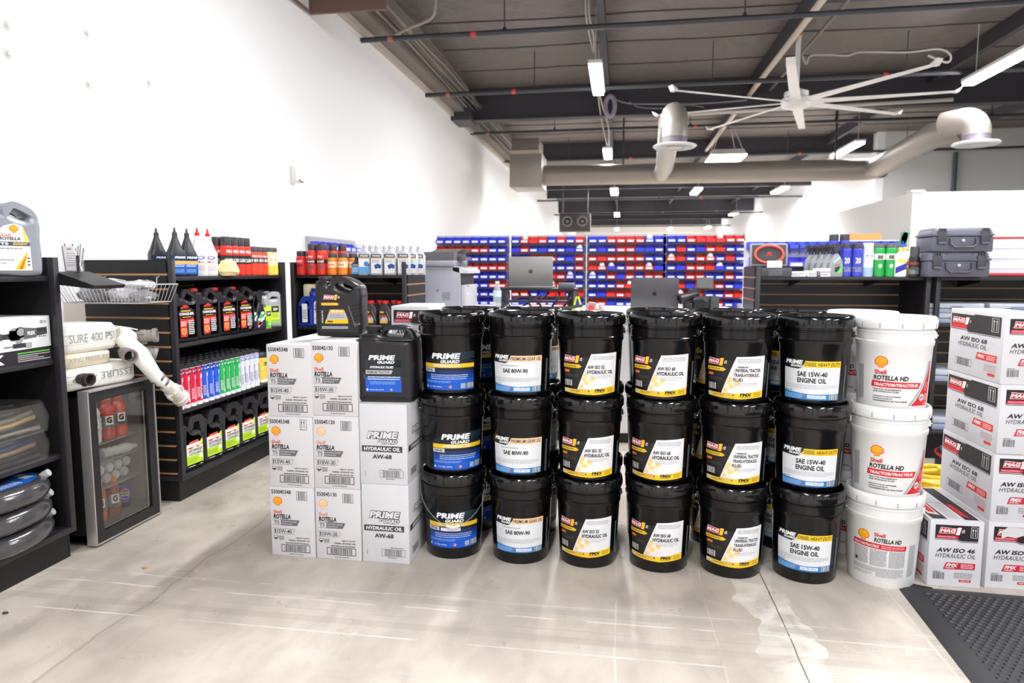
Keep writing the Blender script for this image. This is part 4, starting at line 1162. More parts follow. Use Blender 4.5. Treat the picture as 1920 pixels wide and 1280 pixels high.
OUT_A = [(0.06, 0.0), (0.0, 0.03), (0.0, 0.60), (0.01, 0.86), (0.02, 0.93), (0.29, 0.93), (0.30, 0.86), (0.33, 0.855), (0.42, 0.965), (0.50, 1.0), (0.62, 0.99), (0.90, 0.885), (0.97, 0.83), (0.98, 0.76), (1.0, 0.68), (0.98, 0.5), (1.0, 0.25), (0.99, 0.04), (0.93, 0.0)]
HOLE_A = [(0.46, 0.865), (0.48, 0.915), (0.54, 0.925), (0.74, 0.86), (0.80, 0.81), (0.76, 0.77), (0.70, 0.765), (0.50, 0.815)]
OUT_B = [(0.05, 0.0), (0.0, 0.03), (0.0, 0.72), (0.05, 0.80), (0.10, 0.84), (0.10, 0.89), (0.30, 0.89), (0.31, 0.85), (0.36, 0.86), (0.42, 0.97), (0.48, 1.0), (0.84, 1.0), (0.90, 0.97), (0.98, 0.76), (1.0, 0.70), (1.0, 0.03), (0.95, 0.0)]
HOLE_B = [(0.44, 0.93), (0.50, 0.955), (0.80, 0.955), (0.85, 0.92), (0.91, 0.78), (0.85, 0.745), (0.46, 0.745), (0.39, 0.79)]
OUT_C = [(0.04, 0.0), (0.0, 0.02), (0.0, 0.83), (0.03, 0.90), (0.10, 0.935), (0.34, 0.935), (0.37, 0.95), (0.42, 0.985), (0.50, 1.0), (0.80, 1.0), (0.90, 0.975), (0.99, 0.84), (1.0, 0.80), (1.0, 0.02), (0.96, 0.0)]
HOLE_C = [(0.42, 0.87), (0.50, 0.945), (0.54, 0.958), (0.75, 0.958), (0.79, 0.94), (0.77, 0.87), (0.72, 0.845), (0.48, 0.845)]
# the big front jugs
p = Print(0.4)
p.mag(-0.065, 0.167, 0.075, 0.020); p.poly([(-0.074, 0.140), (-0.002, 0.140), (0.006, 0.146), (-0.002, 0.152), (-0.074, 0.152)], (240, 180, 30), 2)
p.poly([(-0.060, 0.060), (0.046, 0.060), (0.044, 0.082), (0.036, 0.104), (0.028, 0.122), (-0.036, 0.122)], (176, 178, 186), 2)
p.poly([(-0.060, 0.060), (0.046, 0.060), (0.045, 0.081), (-0.055, 0.077)], (244, 190, 26), 3); p.poly([(-0.042, 0.106), (0.034, 0.106), (0.028, 0.122), (-0.036, 0.122)], (236, 170, 40), 3)
p.text('FMX', -0.050, 0.064, -0.022, 0.073, K_, 4, 0.3, 0.05); p.text('SAE 5W-30', -0.03, 0.109, 0.022, 0.119, (250, 240, 220), 4, 0.1, 0.03)
p.lines(-0.035, 0.084, 0.03, 0.102, 2, (120, 120, 130), 4, 0.3)
vs_, ts_ = text_tris('HYDRAULIC OIL', 0.03)
o_ = [(-0.074+0.007*(1-v), 0.062+0.056*u) for u, v in vs_]
for a, b, c in ts_: p.tri([o_[a], o_[b], o_[c]], (220, 220, 222), 3)
p.rect(-0.074, 0.037, 0.044, 0.048, (172, 174, 180), 2); p.lines(-0.07, 0.040, 0.04, 0.045, 1, (90, 90, 100), 3, 0.6)
for i in range(6):
    p.poly([(0.056+i*0.004, 0.140-i*0.016), (0.098, 0.150-i*0.016), (0.098, 0.143-i*0.016), (0.058+i*0.004, 0.134-i*0.016)], (16, 14, 16), 2)  # grip recess drawn as dark rib strips, its shade put into colour
p.poly([(0.046, 0.138), (0.050, 0.138), (0.080, 0.046), (0.076, 0.046)], (120, 112, 120), 2); p.poly([(0.07, 0.052), (0.1, 0.056), (0.1, 0.066), (0.072, 0.062)], (110, 104, 108), 2)
j = handle_jug('dark grey motor oil jug with a slanted yellow label standing on the white cartons', None, 0.214, 0.12, 0.268, (34, 29, 32), (40, 35, 40), OUT_A, HOLE_A, 0.155, 0.93, 0.030, 0.018, p, 0.022)
j.put((-1.238, 2.915, 0.952), radians(4))
p = Print(0.4)
p.rect(-0.080, 0.046, 0.074, 0.109, (12, 88, 200), 1); p.rect(-0.080, 0.108, 0.074, 0.185, (34, 38, 50), 1)
p.rect(-0.005, 0.150, 0.074, 0.190, (30, 50, 54), 1)
p.pg(-0.066, 0.166, 0.12, 0.036); p.text('HYDRAULIC FLUID', -0.060, 0.146, 0.040, 0.156, W_, 3, 0.2, 0.04)
p.poly([(-0.079, 0.122), (0.030, 0.122), (0.038, 0.138), (-0.079, 0.138)], (188, 188, 190), 2); p.text('PREMIUM TRACTOR', -0.074, 0.126, 0.025, 0.134, (40, 40, 44), 3, 0, 0.03)
p.lines(-0.07, 0.096, 0.07, 0.114, 2, (230, 230, 240), 3, 0.4); p.lines(-0.06, 0.078, 0.05, 0.092, 3, (150, 190, 240), 3, 0.35); p.text('2.5 U.S. GAL. (9.46 L)', -0.062, 0.052, -0.002, 0.058, W_, 3); p.disc(0.03, 0.056, 0.006, 0.005, (200, 160, 120), 3); p.disc(-0.073, 0.056, 0.004, 0.005, W_, 3)
OUT_D = [(0.04, 0.0), (0.0, 0.02), (0.0, 0.80), (0.04, 0.86), (0.10, 0.905), (0.36, 0.905), (0.46, 0.865), (0.94, 0.845), (1.0, 0.79), (1.0, 0.02), (0.96, 0.0)]
j2 = handle_jug('big black jug of tractor hydraulic fluid with blue-footed label on the white carton', None, 0.246, 0.19, 0.318, (28, 26, 28), (20, 18, 20), OUT_D, [(0.2, 0.4), (0.21, 0.4), (0.21, 0.41), (0.2, 0.41)], 0.22, 0.935, 0.034, 0.02, p, 0.028)
j2.put((-0.981, 2.81, 0.6915), radians(3))
hd = MB().curve2d([((x-0.5)*0.246, z*0.318) for x, z in [(0.33, 0.80), (0.35, 0.93), (0.43, 0.985), (0.52, 1.0), (0.80, 1.0), (0.90, 0.975), (0.98, 0.85), (0.98, 0.78)]], [[((x-0.5)*0.246, z*0.318) for x, z in HOLE_C]], 0.055, 0.016, M((28, 26, 28), 0.32, 0.0, bump=0.02, bscale=50)).build('handle', j2.p, ang=50)
ex = MB().box(-0.121, -0.0955, 0.262, 0.121, 0.0955, 0.266, M((24, 22, 24), 0.4), 0.002)
ex.box(-0.121, -0.0955, 0.028, 0.121, 0.0955, 0.032, M((24, 22, 24), 0.4), 0.002)
ex.build('moulded_rib', j2.p)['kind'] = 'stuff'
# grey diesel oil jug on the nearest shelf
def shell_label(w2, z0, z1, num='T5', blue=False):
    p = Print(0.4); H = z1-z0
    p.poly([(-w2, z0), (w2*0.9, z0), (w2*0.85, z0+H*0.62), (w2*0.5, z0+H*0.94), (w2*0.05, z1), (-w2*0.55, z0+H*0.94), (-w2*0.95, z0+H*0.82)], (240, 240, 238), 1)
    p.shell(0.0, z1-H*0.12, w2*0.26)
    p.text('Shell', -w2*0.85, z0+H*0.72, -w2*0.2, z0+H*0.78, (220, 60, 60), 3, 0, 0.02)
    p.text('ROTELLA', -w2*0.85, z0+H*0.64, w2*0.35, z0+H*0.71, (30, 30, 40), 3, 0.1, 0.04)
    p.rect(-w2*0.9, z0+H*0.52, w2*0.85, z0+H*0.61, (70, 72, 90) if not blue else (40, 100, 180), 2); p.text(num, -w2*0.8, z0+H*0.535, -w2*0.35, z0+H*0.595, W_, 3, 0, 0.04); p.lines(-w2*0.1, z0+H*0.54, w2*0.75, z0+H*0.60, 2, (240, 210, 90), 3, 0.5)
    p.lines(-w2*0.85, z0+H*0.44, w2*0.5, z0+H*0.49, 1, (150, 150, 150), 3, 0.6)
    p.text('ENGINE', -w2*0.85, z0+H*0.20, -w2*0.1, z0+H*0.245, (120, 120, 120), 3); p.text('OIL', -w2*0.85, z0+H*0.13, -w2*0.5, z0+H*0.175, (120, 120, 120), 3)
    p.poly([(-w2*0.1, z0+H*0.02), (w2*0.5, z0+H*0.02), (w2*0.7, z0+H*0.42), (w2*0.3, z0+H*0.22)], (244, 190, 40), 2)
    p.poly([(w2*0.12, z0+H*0.02), (w2*0.34, z0+H*0.02), (w2*0.66, z0+H*0.36)], (190, 120, 20), 3)
    p.poly([(w2*0.55, z0+H*0.62), (w2*0.8, z0+H*0.62), (w2*0.55, z0+H*0.9), (w2*0.48, z0+H*0.88)], (246, 206, 70), 2)
    for i in range(3): p.disc(w2*0.72, z0+H*(0.12+0.07*i), w2*0.09, H*0.02, (90, 90, 100), 3)
    return p
p = shell_label(0.062, 0.022, 0.205)
j = handle_jug('silver grey engine oil jug with white label on top of the leftmost shelf', None, 0.205, 0.13, 0.288, (150, 154, 164), (40, 34, 40), OUT_A, HOLE_A, 0.155, 0.93, 0.030, 0.018, p, 0.024, rough=0.35, metal=0.2)
j.put((-2.41, 2.385, 1.2245), radians(68))
# hinged red-capped jugs, second shelf
p = Print(0.4)
p.poly([(-0.05, 0.03), (0.0, 0.03), (0.0, 0.10), (0.048, 0.118), (0.048, 0.135), (-0.05, 0.135)], (206, 48, 34), 2); p.poly([(-0.045, 0.19), (-0.01, 0.205), (0.02, 0.195), (-0.03, 0.17)], (206, 48, 34), 2)
p.poly([(-0.058, 0.14), (-0.035, 0.128), (0.03, 0.128), (0.054, 0.142), (0.054, 0.176), (0.02, 0.19), (-0.035, 0.186), (-0.058, 0.17)], (26, 22, 24), 3)
p.text('CONQUER', -0.052, 0.147, 0.050, 0.163, W_, 4, 0.0, 0.05); p.lines(-0.04, 0.166, 0.03, 0.178, 1, (230, 180, 50), 4, 0.6); p.lines(-0.03, 0.134, 0.03, 0.142, 1, (230, 180, 50), 4, 0.5)
p.lines(-0.045, 0.088, -0.004, 0.118, 3, (240, 220, 210), 3, 0.5); p.lines(0.008, 0.04, 0.05, 0.122, 8, (220, 220, 220), 2, 0.55, 4)
p.poly([(-0.042, 0.076), (-0.008, 0.076), (-0.008, 0.052), (-0.025, 0.038), (-0.042, 0.052)], (240, 200, 120), 3); p.poly([(-0.037, 0.071), (-0.013, 0.071), (-0.013, 0.054), (-0.025, 0.044), (-0.037, 0.054)], (220, 110, 50), 4)
red = handle_jug('x', 'black engine oil jugs with red caps on the middle shelf', 0.185, 0.115, 0.292, (36, 32, 36), (216, 52, 34), OUT_A, HOLE_A, 0.155, 0.93, 0.029, 0.018, p, 0.022)
GR = pi/2
for i, (y, z) in enumerate(((3.42, 0), (3.63, 0), (3.83, 0), (4.02, 0))):
    red.put((-2.405, y, 0.8525), radians(80), 'red-capped black oil jug, %s from the near end of the second shelf' % NTH[i])
for i, y in enumerate((3.50, 3.71, 3.91)):
    red.put((-2.575, y, 0.8525), radians(80), 'red-capped black oil jug in the back row, %s from the near end' % NTH[i])
# trigger bottles
def trigger(label, group, w_, d_, h, body, head, pr, clear=False):
    t = thing('spray_bottle', label, 'bottle', (0, 0, 0), 0, group)
    hb = h*0.72; hw, hd = w_/2, d_/2
    MB().loft([(0, hw*0.92, hd*0.9, 0.012), (0.01, hw, hd, 0.016), (hb*0.45, hw*0.97, hd, 0.016), (hb*0.72, hw*0.82, hd*0.9, 0.018), (hb*0.95, 0.016, 0.016, 0.016), (hb, 0.014, 0.014, 0.014)], M(body, 0.3), 5).build('bottle_body', t, ang=50)
    k = MB(); hm = M(head, 0.4)
    k.cyl(0.016, hb-0.004, hb+h*0.06, hm, 16)
    k.prism([(-0.018, hb+h*0.06), (0.016, hb+h*0.06), (0.022, hb+h*0.20), (0.018, h), (-0.034, h), (-0.046, h-0.008), (-0.046, h-0.02), (-0.02, hb+h*0.18)], -0.011, 0.011, hm)
    k.build('spray_head', t)
    MB().prism([(-0.030, hb+h*0.17), (-0.022, hb+h*0.17), (-0.030, hb+h*0.05), (-0.040, hb-h*0.01), (-0.044, hb)], -0.006, 0.006, hm).build('trigger', t)
    if pr: pr.build('printed_label', t, flat(hd+0.001))
    return Stock(t)
p = Print(0.3)
p.poly([(-0.035, 0.015), (0.035, 0.02), (0.028, 0.13), (-0.01, 0.13)], (40, 32, 56), 1); p.poly([(-0.03, 0.05), (0.0, 0.06), (0.028, 0.12), (0.0, 0.12)], (70, 180, 120), 2); p.poly([(-0.034, 0.02), (-0.02, 0.016), (0.03, 0.09), (0.03, 0.105)], (230, 230, 240), 3)
p.poly([(-0.034, 0.03), (0.01, 0.035), (0.0, 0.055), (-0.034, 0.05)], (220, 60, 70), 3); p.text('WASH', -0.03, 0.062, 0.02, 0.078, W_, 4, 0.2, 0.04); p.disc(0.012, 0.112, 0.012, 0.008, (240, 240, 245), 3)
tb = trigger('x', 'dark trigger spray bottles on the middle shelf', 0.082, 0.05, 0.255, (26, 20, 34), (30, 26, 30), p)
tb.put((-2.38, 4.12, 0.8525), radians(60), 'dark trigger bottle with a slanted green and red label, nearer of the two')
tb.put((-2.37, 4.205, 0.8525), radians(60), 'dark trigger bottle with a slanted green and red label, farther of the two')
tb.put((-2.50, 4.19, 0.8525), radians(60), 'dark trigger bottle half hidden behind the two front ones')
p = Print(0.35)
p.rect(-0.035, 0.01, 0.035, 0.12, (190, 222, 40), 1); p.poly([(-0.035, 0.01), (0.035, 0.01), (0.035, 0.035), (-0.035, 0.075)], (80, 190, 60), 2); p.rect(0.0, 0.085, 0.033, 0.118, (30, 36, 30), 3); p.text('ZEP', 0.006, 0.095, 0.028, 0.108, W_, 4, 0, 0.04); p.disc(0.02, 0.03, 0.009, 0.008, (230, 240, 200), 4)
zb = quart('lime green cleaner bottle on the middle shelf next to the grey jug', None, 0.085, 0.055, 0.165, (186, 218, 60), (110, 130, 80), p, 0.012, 0.02)
zb.put((-2.385, 4.295, 0.8525), radians(65))
p = Print(0.35)
p.rect(-0.055, 0.03, 0.055, 0.15, (206, 226, 70), 1); p.rect(-0.055, 0.03, 0.055, 0.055, (150, 200, 70), 2); p.rect(-0.004, 0.105, 0.05, 0.148, (30, 36, 30), 3); p.text('ZEP', 0.006, 0.118, 0.042, 0.135, W_, 4, 0, 0.04); p.lines(0.0, 0.07, 0.045, 0.098, 4, (110, 140, 40), 3, 0.4)
zj = handle_jug('light grey cleaner jug with lime label at the far end of the middle shelf', None, 0.15, 0.10, 0.235, (168, 168, 172), (40, 40, 44), OUT_C, HOLE_C, 0.22, 0.935, 0.02, 0.02, p, 0.022)
zj.put((-2.40, 4.385, 0.8525), radians(55))
MB().lathe([(0.006, 0), (0.006, 0.012), (0.014, 0.014), (0.014, 0.02)], M((40, 40, 44), 0.4), 12).box(-0.03, -0.006, 0.014, 0.0, 0.006, 0.022, M((40, 40, 44), 0.4)).build('pump_spout', zj.p, (-0.042, 0, 0.237))
# grease cartridges
def grease(colr, sub):
    t = thing('grease_cartridge', 'x', 'tube', (0, 0, 0), 0, None)
    r_, h_ = 0.0265, 0.238
    MB().lathe([(r_, 0.0), (r_, h_-0.018)], M((236, 236, 238), 0.4), 18).build('tube_body', t)
    MB().lathe([(r_*1.04, h_-0.02), (r_*1.04, h_-0.002), (r_*0.8, h_), (r_*0.75, h_-0.006), (0, h_-0.006)], M((50, 48, 54), 0.4), 18, cap1=False).build('cap', t)
    p = Print(0.4); hw = pi*r_
    z1 = h_-0.024
    p.rect(-hw, 0.02, hw, z1, colr, 1)
    p.rect(-hw, z1-0.03, hw, z1, sub, 2)
    for i in range(7):
        for q in range(2):
            if (i+q) % 2: p.rect(-0.03+i*0.009, z1-0.014-q*0.009, -0.021+i*0.009, z1-0.005-q*0.009, (235, 235, 240) if q else colr, 3)
    p.poly([(0.0, 0.03), (0.016, 0.03), (0.016, z1-0.036), (0.0, z1-0.046)], (236, 236, 242), 2)
    vs, ts = text_tris('GREASE', 0.05)
    o_ = [(0.003+0.010*(1-v), 0.05+0.10*u) for u, v in vs]
    for a, b, c in ts: p.tri([o_[a], o_[b], o_[c]], colr if colr[0] < 200 or colr[1] < 120 else (90, 90, 120), 3)
    p.lines(-0.022, 0.04, -0.004, 0.10, 7, (235, 225, 235) if colr[1] < 200 else (120, 120, 150), 2, 0.4)
    p.build('printed_label', t, cylmap(r_), cut=0.0095)
    return Stock(t)
GS = {'red': grease((214, 24, 66), (150, 20, 60)), 'blue': grease((34, 88, 216), (30, 60, 160)), 'green': grease((30, 176, 84), (30, 160, 80)), 'white': grease((216, 216, 230), (140, 144, 190))}
seq = ['red']*4+['blue']*3+['green']*4+['white']*4
y = 3.325
for i, c in enumerate(seq):
    for q in range(6):
        yy = y+0.0565*i+(0.028 if q % 2 else 0)
        if yy > 4.20: continue
        GS[c].put((-2.365-0.056*q, yy, 0.4925), radians(85)+random.uniform(-.15, .15), '%s-labelled grease cartridge, %s row from the aisle, %s of its colour from near end' % (c, NTH[q], NTH[seq[:i].count(c)]), 'grease cartridges standing on the third shelf')
cn = spray_can('yellow canister with a black lid at the far end of the grease cartridge shelf', None, 0.052, 0.205, (240, 206, 90), (50, 54, 58), [(0, 0.12, (236, 236, 230)), (0.12, 1, (242, 204, 84))], [('ZEP', 0.05, 0.75, 0.72, 0.86, (30, 30, 30))], 0.14, 1.02)
cn.put((-2.40, 4.23, 0.4925), radians(60)); tag(cn.p, cat='canister'); cn.p.name = 'canister'
cn.put((-2.52, 4.36, 0.4925), radians(60), 'yellow canister behind the front one on the grease cartridge shelf')
# antifreeze jugs
p = Print(0.4)
p.poly([(-0.062, 0.035), (0.066, 0.035), (0.066, 0.150), (-0.062, 0.150)], (232, 232, 228), 1)
p.poly([(-0.062, 0.035), (0.066, 0.035), (0.066, 0.092), (0.0, 0.082), (-0.062, 0.085)], (184, 222, 40), 2)
p.poly([(-0.052, 0.128), (-0.04, 0.162), (0.03, 0.166), (0.042, 0.134), (0.03, 0.122), (0.0, 0.132), (-0.03, 0.120)], (220, 84, 44), 3)
p.poly([(-0.058, 0.132), (0.045, 0.134), (0.052, 0.152), (-0.052, 0.150)], (240, 240, 238), 4); p.poly([(0.046, 0.128), (0.066, 0.13), (0.066, 0.165), (0.05, 0.16)], (206, 224, 50), 3)
p.text('ANTIFREEZE', -0.050, 0.104, 0.060, 0.118, (40, 40, 44), 3, 0.1, 0.03); p.text('COOLANT', -0.044, 0.086, 0.052, 0.100, (40, 40, 44), 3, 0.1, 0.03)
p.lines(-0.05, 0.045, 0.02, 0.072, 4, (120, 160, 20), 3, 0.35); p.rect(0.035, 0.058, 0.062, 0.082, (236, 240, 220), 3); p.rect(-0.05, 0.022, 0.0, 0.027, (190, 190, 190), 2); p.rect(0.04, 0.022, 0.06, 0.027, (190, 190, 190), 2)
af = handle_jug('x', 'antifreeze jugs on the bottom shelf', 0.172, 0.13, 0.292, (48, 46, 50), (34, 32, 34), OUT_B, HOLE_B, 0.20, 0.89, 0.024, 0.02, p, 0.026, rough=0.3)
for i in range(5):
    af.put((-2.395, 3.40+0.187*i, 0.1405), radians(84), 'black antifreeze jug with lime label, %s in the front row of the bottom shelf' % NTH[i])
for i in range(5):
    af.put((-2.565, 3.42+0.187*i, 0.1405), radians(84), 'black antifreeze jug in the back row of the bottom shelf, %s from the near end' % NTH[i])

# ---------------------------------------------------------------- top shelf of the left unit
p = Print(0.35)
p.rect(-0.040, 0.012, 0.040, 0.066, (20, 90, 180), 1); p.rect(-0.040, 0.066, 0.040, 0.084, (232, 180, 100), 2); p.rect(-0.04, 0.084, 0.04, 0.115, (26, 50, 92), 1); p.text('PRIME', -0.02, 0.096, 0.036, 0.108, W_, 3, 0.25, 0.05); p.lines(-0.034, 0.05, 0.034, 0.066, 2, (230, 236, 245), 3, 0.4); p.lines(-0.03, 0.02, 0.03, 0.04, 3, (140, 190, 240), 3, 0.4)
gq = quart('x', 'black gear oil bottles with pointed nozzles on the top shelf', 0.088, 0.062, 0.262, (40, 40, 44), (60, 60, 62), p, 0.012, 0.014, 0.028, 0.56, 'nozzle_cap')
for (x, y, l) in ((-2.38, 3.385, 'nearest front one'), (-2.37, 3.475, 'second front one'), (-2.50, 3.40, 'one standing behind')):
    gq.put((x, y, 1.2125), radians(60), 'black gear oil bottle with a blue label and pointed nozzle, %s' % l)
p = Print(0.35)
p.disc(0.0, 0.105, 0.024, 0.010, (50, 70, 170), 2); p.disc(0.0, 0.105, 0.016, 0.006, W_, 3); p.text('M-L', -0.022, 0.075, 0.018, 0.086, (200, 50, 60), 3, 0.1, 0.04); p.lines(-0.03, 0.03, 0.028, 0.066, 5, (190, 150, 160), 2, 0.3); p.rect(-0.038, 0.02, -0.03, 0.12, (170, 80, 90), 2)
wb = quart('x', 'white oil treatment bottles with red tips on the top shelf', 0.088, 0.07, 0.275, (242, 242, 244), (222, 40, 36), p, 0.012, 0.012, 0.03, 0.56, 'red_tip')
for (x, y, l) in ((-2.53, 3.60, 'back row, nearest'), (-2.40, 3.615, 'front row, nearest'), (-2.53, 3.71, 'back row, second'), (-2.40, 3.715, 'front row, farthest')):
    wb.put((x, y, 1.2125), radians(55), 'white bottle with a red tip on the top shelf, %s' % l)
RC = (222, 52, 36)
c1 = spray_can('x', 'tall red and black cleaner cans on the top shelf', 0.033, 0.235, RC, (58, 54, 56), [(0, 0.40, RC), (0.40, 0.72, (34, 32, 36)), (0.72, 1, RC)], [('CLEAN', -0.9, 0.9, 0.47, 0.60, W_), ('PRO', -0.6, 0.6, 0.80, 0.92, (250, 240, 235))], 0.22)
k = 0
for q in range(2):
    for i in range(4):
        k += 1
        c1.put((-2.375-0.072*q, 3.86+0.072*i+(0.02 if q else 0), 1.2125), radians(70), 'tall red and black spray can, %s row, %s from the near end' % (['front', 'back'][q], NTH[i]))
c2 = spray_can('x', 'short orange-red fluid cans on the top shelf', 0.031, 0.185, (226, 74, 36), (70, 64, 66), [(0, 0.55, (226, 70, 36)), (0.55, 0.80, (44, 44, 54)), (0.80, 1, (228, 70, 40))], [('101', -0.7, 0.8, 0.60, 0.76, W_), ('PRO', -0.6, 0.6, 0.84, 0.94, (250, 240, 235))], 0.18)
for q in range(2):
    for i in range(3): c2.put((-2.375-0.07*q, 4.155+0.066*i, 1.2125), radians(65), 'short orange-red can, %s row, %s from the near end' % (['front', 'back'][q], NTH[i]))
c3 = spray_can('x', 'cream and yellow spray cans at the far end of the top shelf', 0.030, 0.185, (248, 222, 110), (74, 68, 66), [(0, 0.45, (248, 206, 80)), (0.45, 1, (246, 228, 200))], [('O', -0.3, 0.3, 0.62, 0.78, (240, 150, 40))], 0.15)
for i in range(3): c3.put((-2.375, 4.352+0.0225*0+0.0*i-0.0+0.0, 1.2125) if False else (-2.375-0.0*i, 4.352+0.0, 1.2125), 0) if False else c3.put((-2.37-0.064*i, 4.355+0.0*i, 1.2125), radians(60), 'cream and yellow spray can at the end of the top shelf, %s from the aisle' % NTH[i])
for i in range(2): c3.put((-2.37-0.064*i, 4.418, 1.2125), radians(60), 'cream and yellow spray can touching the far end panel, %s from the aisle' % NTH[i])
def crumple(name, label, cat, loc, sx, sy, sz, m, rz=0.0, seed=1, sub=3, amp=0.25, group=None):
    bm = bmesh.new(); bmesh.ops.create_icosphere(bm, subdivisions=sub, radius=1.0)
    from mathutils import noise
    for v in bm.verts:
        n = noise.noise(v.co*1.7+Vector((seed*3.1, 0, 0)))+0.5*noise.noise(v.co*4.3+Vector((0, seed, 0)))
        v.co *= 1+amp*n
        v.co = Vector((v.co.x*sx, v.co.y*sy, max(v.co.z, -0.72)*sz+0.72*sz))
    b = MB(); b.bm(bm, m)
    return tag(b.build(name, None, loc, rz, ang=25), label, cat, group)
crumple('plastic_bag', 'pale yellow plastic bag lying between the white bottles and red cans', 'bag', (-2.33, 3.80, 1.2125), 0.055, 0.075, 0.055, M((250, 226, 160), 0.35), seed=4)

# ---------------------------------------------------------------- unit facing the viewer
Y2 = 4.60
s1 = spray_can('x', 'small red spray cans at the left of the facing shelf', 0.037, 0.165, (216, 40, 36), (48, 40, 42), [(0, 1, (216, 40, 36))], [('OFF', -0.6, 0.6, 0.45, 0.6, (40, 36, 40)), ('FAST', -0.6, 0.6, 0.72, 0.86, (250, 220, 215))], 0.2)
s1.put((-2.22, Y2-0.06, TOPZ+0.0005), 0, 'small red spray can, front one at the left end of the facing shelf'); s1.put((-2.235, Y2+0.05, TOPZ+0.0005), 0, 'small red spray can behind the front one at the left end'); 
s2 = spray_can('x', 'tall red brake cleaner cans on the facing shelf', 0.0335, 0.215, (222, 58, 40), (60, 56, 56), [(0, 0.48, (222, 58, 40)), (0.48, 0.66, (40, 38, 42)), (0.66, 1, (224, 62, 44))], [('BRAKE', -0.8, 0.8, 0.52, 0.62, W_), ('()', -0.6, 0.6, 0.22, 0.4, (60, 90, 130)), ('PRO', -0.5, 0.5, 0.74, 0.84, (250, 235, 230))], 0.2)
for i in range(2):
    s2.put((-2.135+0.07*i, Y2-0.07, TOPZ+0.0005), 0, 'tall red brake cleaner can in front, %s of the two' % ['left', 'right'][i])
for q in range(3):
    s2.put((-2.095+0.045*q, Y2+0.01+0.068*q, TOPZ+0.0005), 0, 'tall red brake cleaner can receding behind the front pair, %s' % NTH[q])
s3 = spray_can('x', 'orange tuner cans on the facing shelf', 0.0335, 0.150, (240, 150, 50), (70, 64, 62), [(0, 0.45, (238, 140, 40)), (0.45, 0.85, (250, 226, 190)), (0.85, 1, (238, 150, 60))], [('LIQUID', -0.7, 0.7, 0.56, 0.70, (210, 110, 40))], 0.2)
for i in range(3): s3.put((-1.985+0.073*i if i < 2 else -1.868, Y2-0.07 if i < 2 else Y2+0.01, TOPZ+0.0005), 0, 'orange and cream can on the facing shelf, %s' % ['left', 'middle', 'right and half hidden'][i])
p = Print(0.35); p.rect(-0.028, 0.006, 0.028, 0.06, (80, 160, 220), 1); p.rect(-0.028, 0.06, 0.028, 0.078, (40, 50, 70), 1); p.text('PRIME', -0.02, 0.064, 0.02, 0.073, (240, 180, 180), 3, 0, 0.04); p.lines(-0.02, 0.02, 0.02, 0.05, 4, W_, 2, 0.4)
s4 = quart('x', 'small blue-labelled fluid bottles on the facing shelf', 0.064, 0.045, 0.125, (44, 60, 84), (40, 40, 46), p, 0.011, 0.02)
for i in range(2): s4.put((-1.835+0.073*i+0.02, Y2-0.06, TOPZ+0.0005), 0, 'small dark bottle with blue label on the facing shelf, %s one' % ['left', 'right'][i])
def grey_quart(kind):
    p = Print(0.35)
    p.rect(-0.036, 0.012, 0.036, 0.118, (232, 232, 236), 1); p.rect(-0.036, 0.118, 0.036, 0.142, (34, 38, 50), 2); p.text('PRIME', -0.028, 0.124, 0.028, 0.136, W_, 3, 0.2, 0.05); p.rect(-0.036, 0.11, 0.036, 0.116, (240, 190, 90), 2)
    if kind: p.rect(-0.036, 0.012, 0.036, 0.055, (90, 160, 220), 2); p.disc(0.014, 0.075, 0.016, 0.018, (60, 130, 210), 3)
    else: p.poly([(-0.01, 0.045), (0.034, 0.05), (0.034, 0.068), (0.01, 0.078), (-0.014, 0.066)], (40, 80, 160), 3); p.disc(0.0, 0.047, 0.006, 0.006, (30, 30, 36), 4, 8); p.disc(0.024, 0.049, 0.006, 0.006, (30, 30, 36), 4, 8); p.lines(-0.03, 0.085, 0.02, 0.105, 2, (150, 150, 160), 3, 0.4)
    return p
q1 = quart('silver grey motor oil bottle with a blue-footed label, left of the car-label bottles', 'silver grey motor oil bottles on the facing shelf', 0.088, 0.055, 0.205, (176, 178, 184), (196, 196, 200), grey_quart(1), 0.013, 0.018)
q1.put((-1.775+0.02, Y2-0.06, TOPZ+0.0005), radians(10))
q2 = quart('x', 'silver grey motor oil bottles on the facing shelf', 0.088, 0.055, 0.200, (184, 186, 190), (200, 200, 204), grey_quart(0), 0.013, 0.018)
for i in range(3):
    for q in range(3):
        q2.put((-1.665+0.0965*i+0.03*q-0.0*i, Y2-0.06+0.075*q, TOPZ+0.0005), radians(4), 'silver grey motor oil bottle with a car on its label, %s column, %s' % (['left', 'middle', 'right'][i], ['front', 'middle row', 'rear'][q]))
for q in range(2): q1.put((-1.74+0.03*q, Y2+0.02+0.075*q, TOPZ+0.0005), 0, 'silver grey oil bottle behind the blue-footed one, %s' % ['nearer', 'farther'][q])
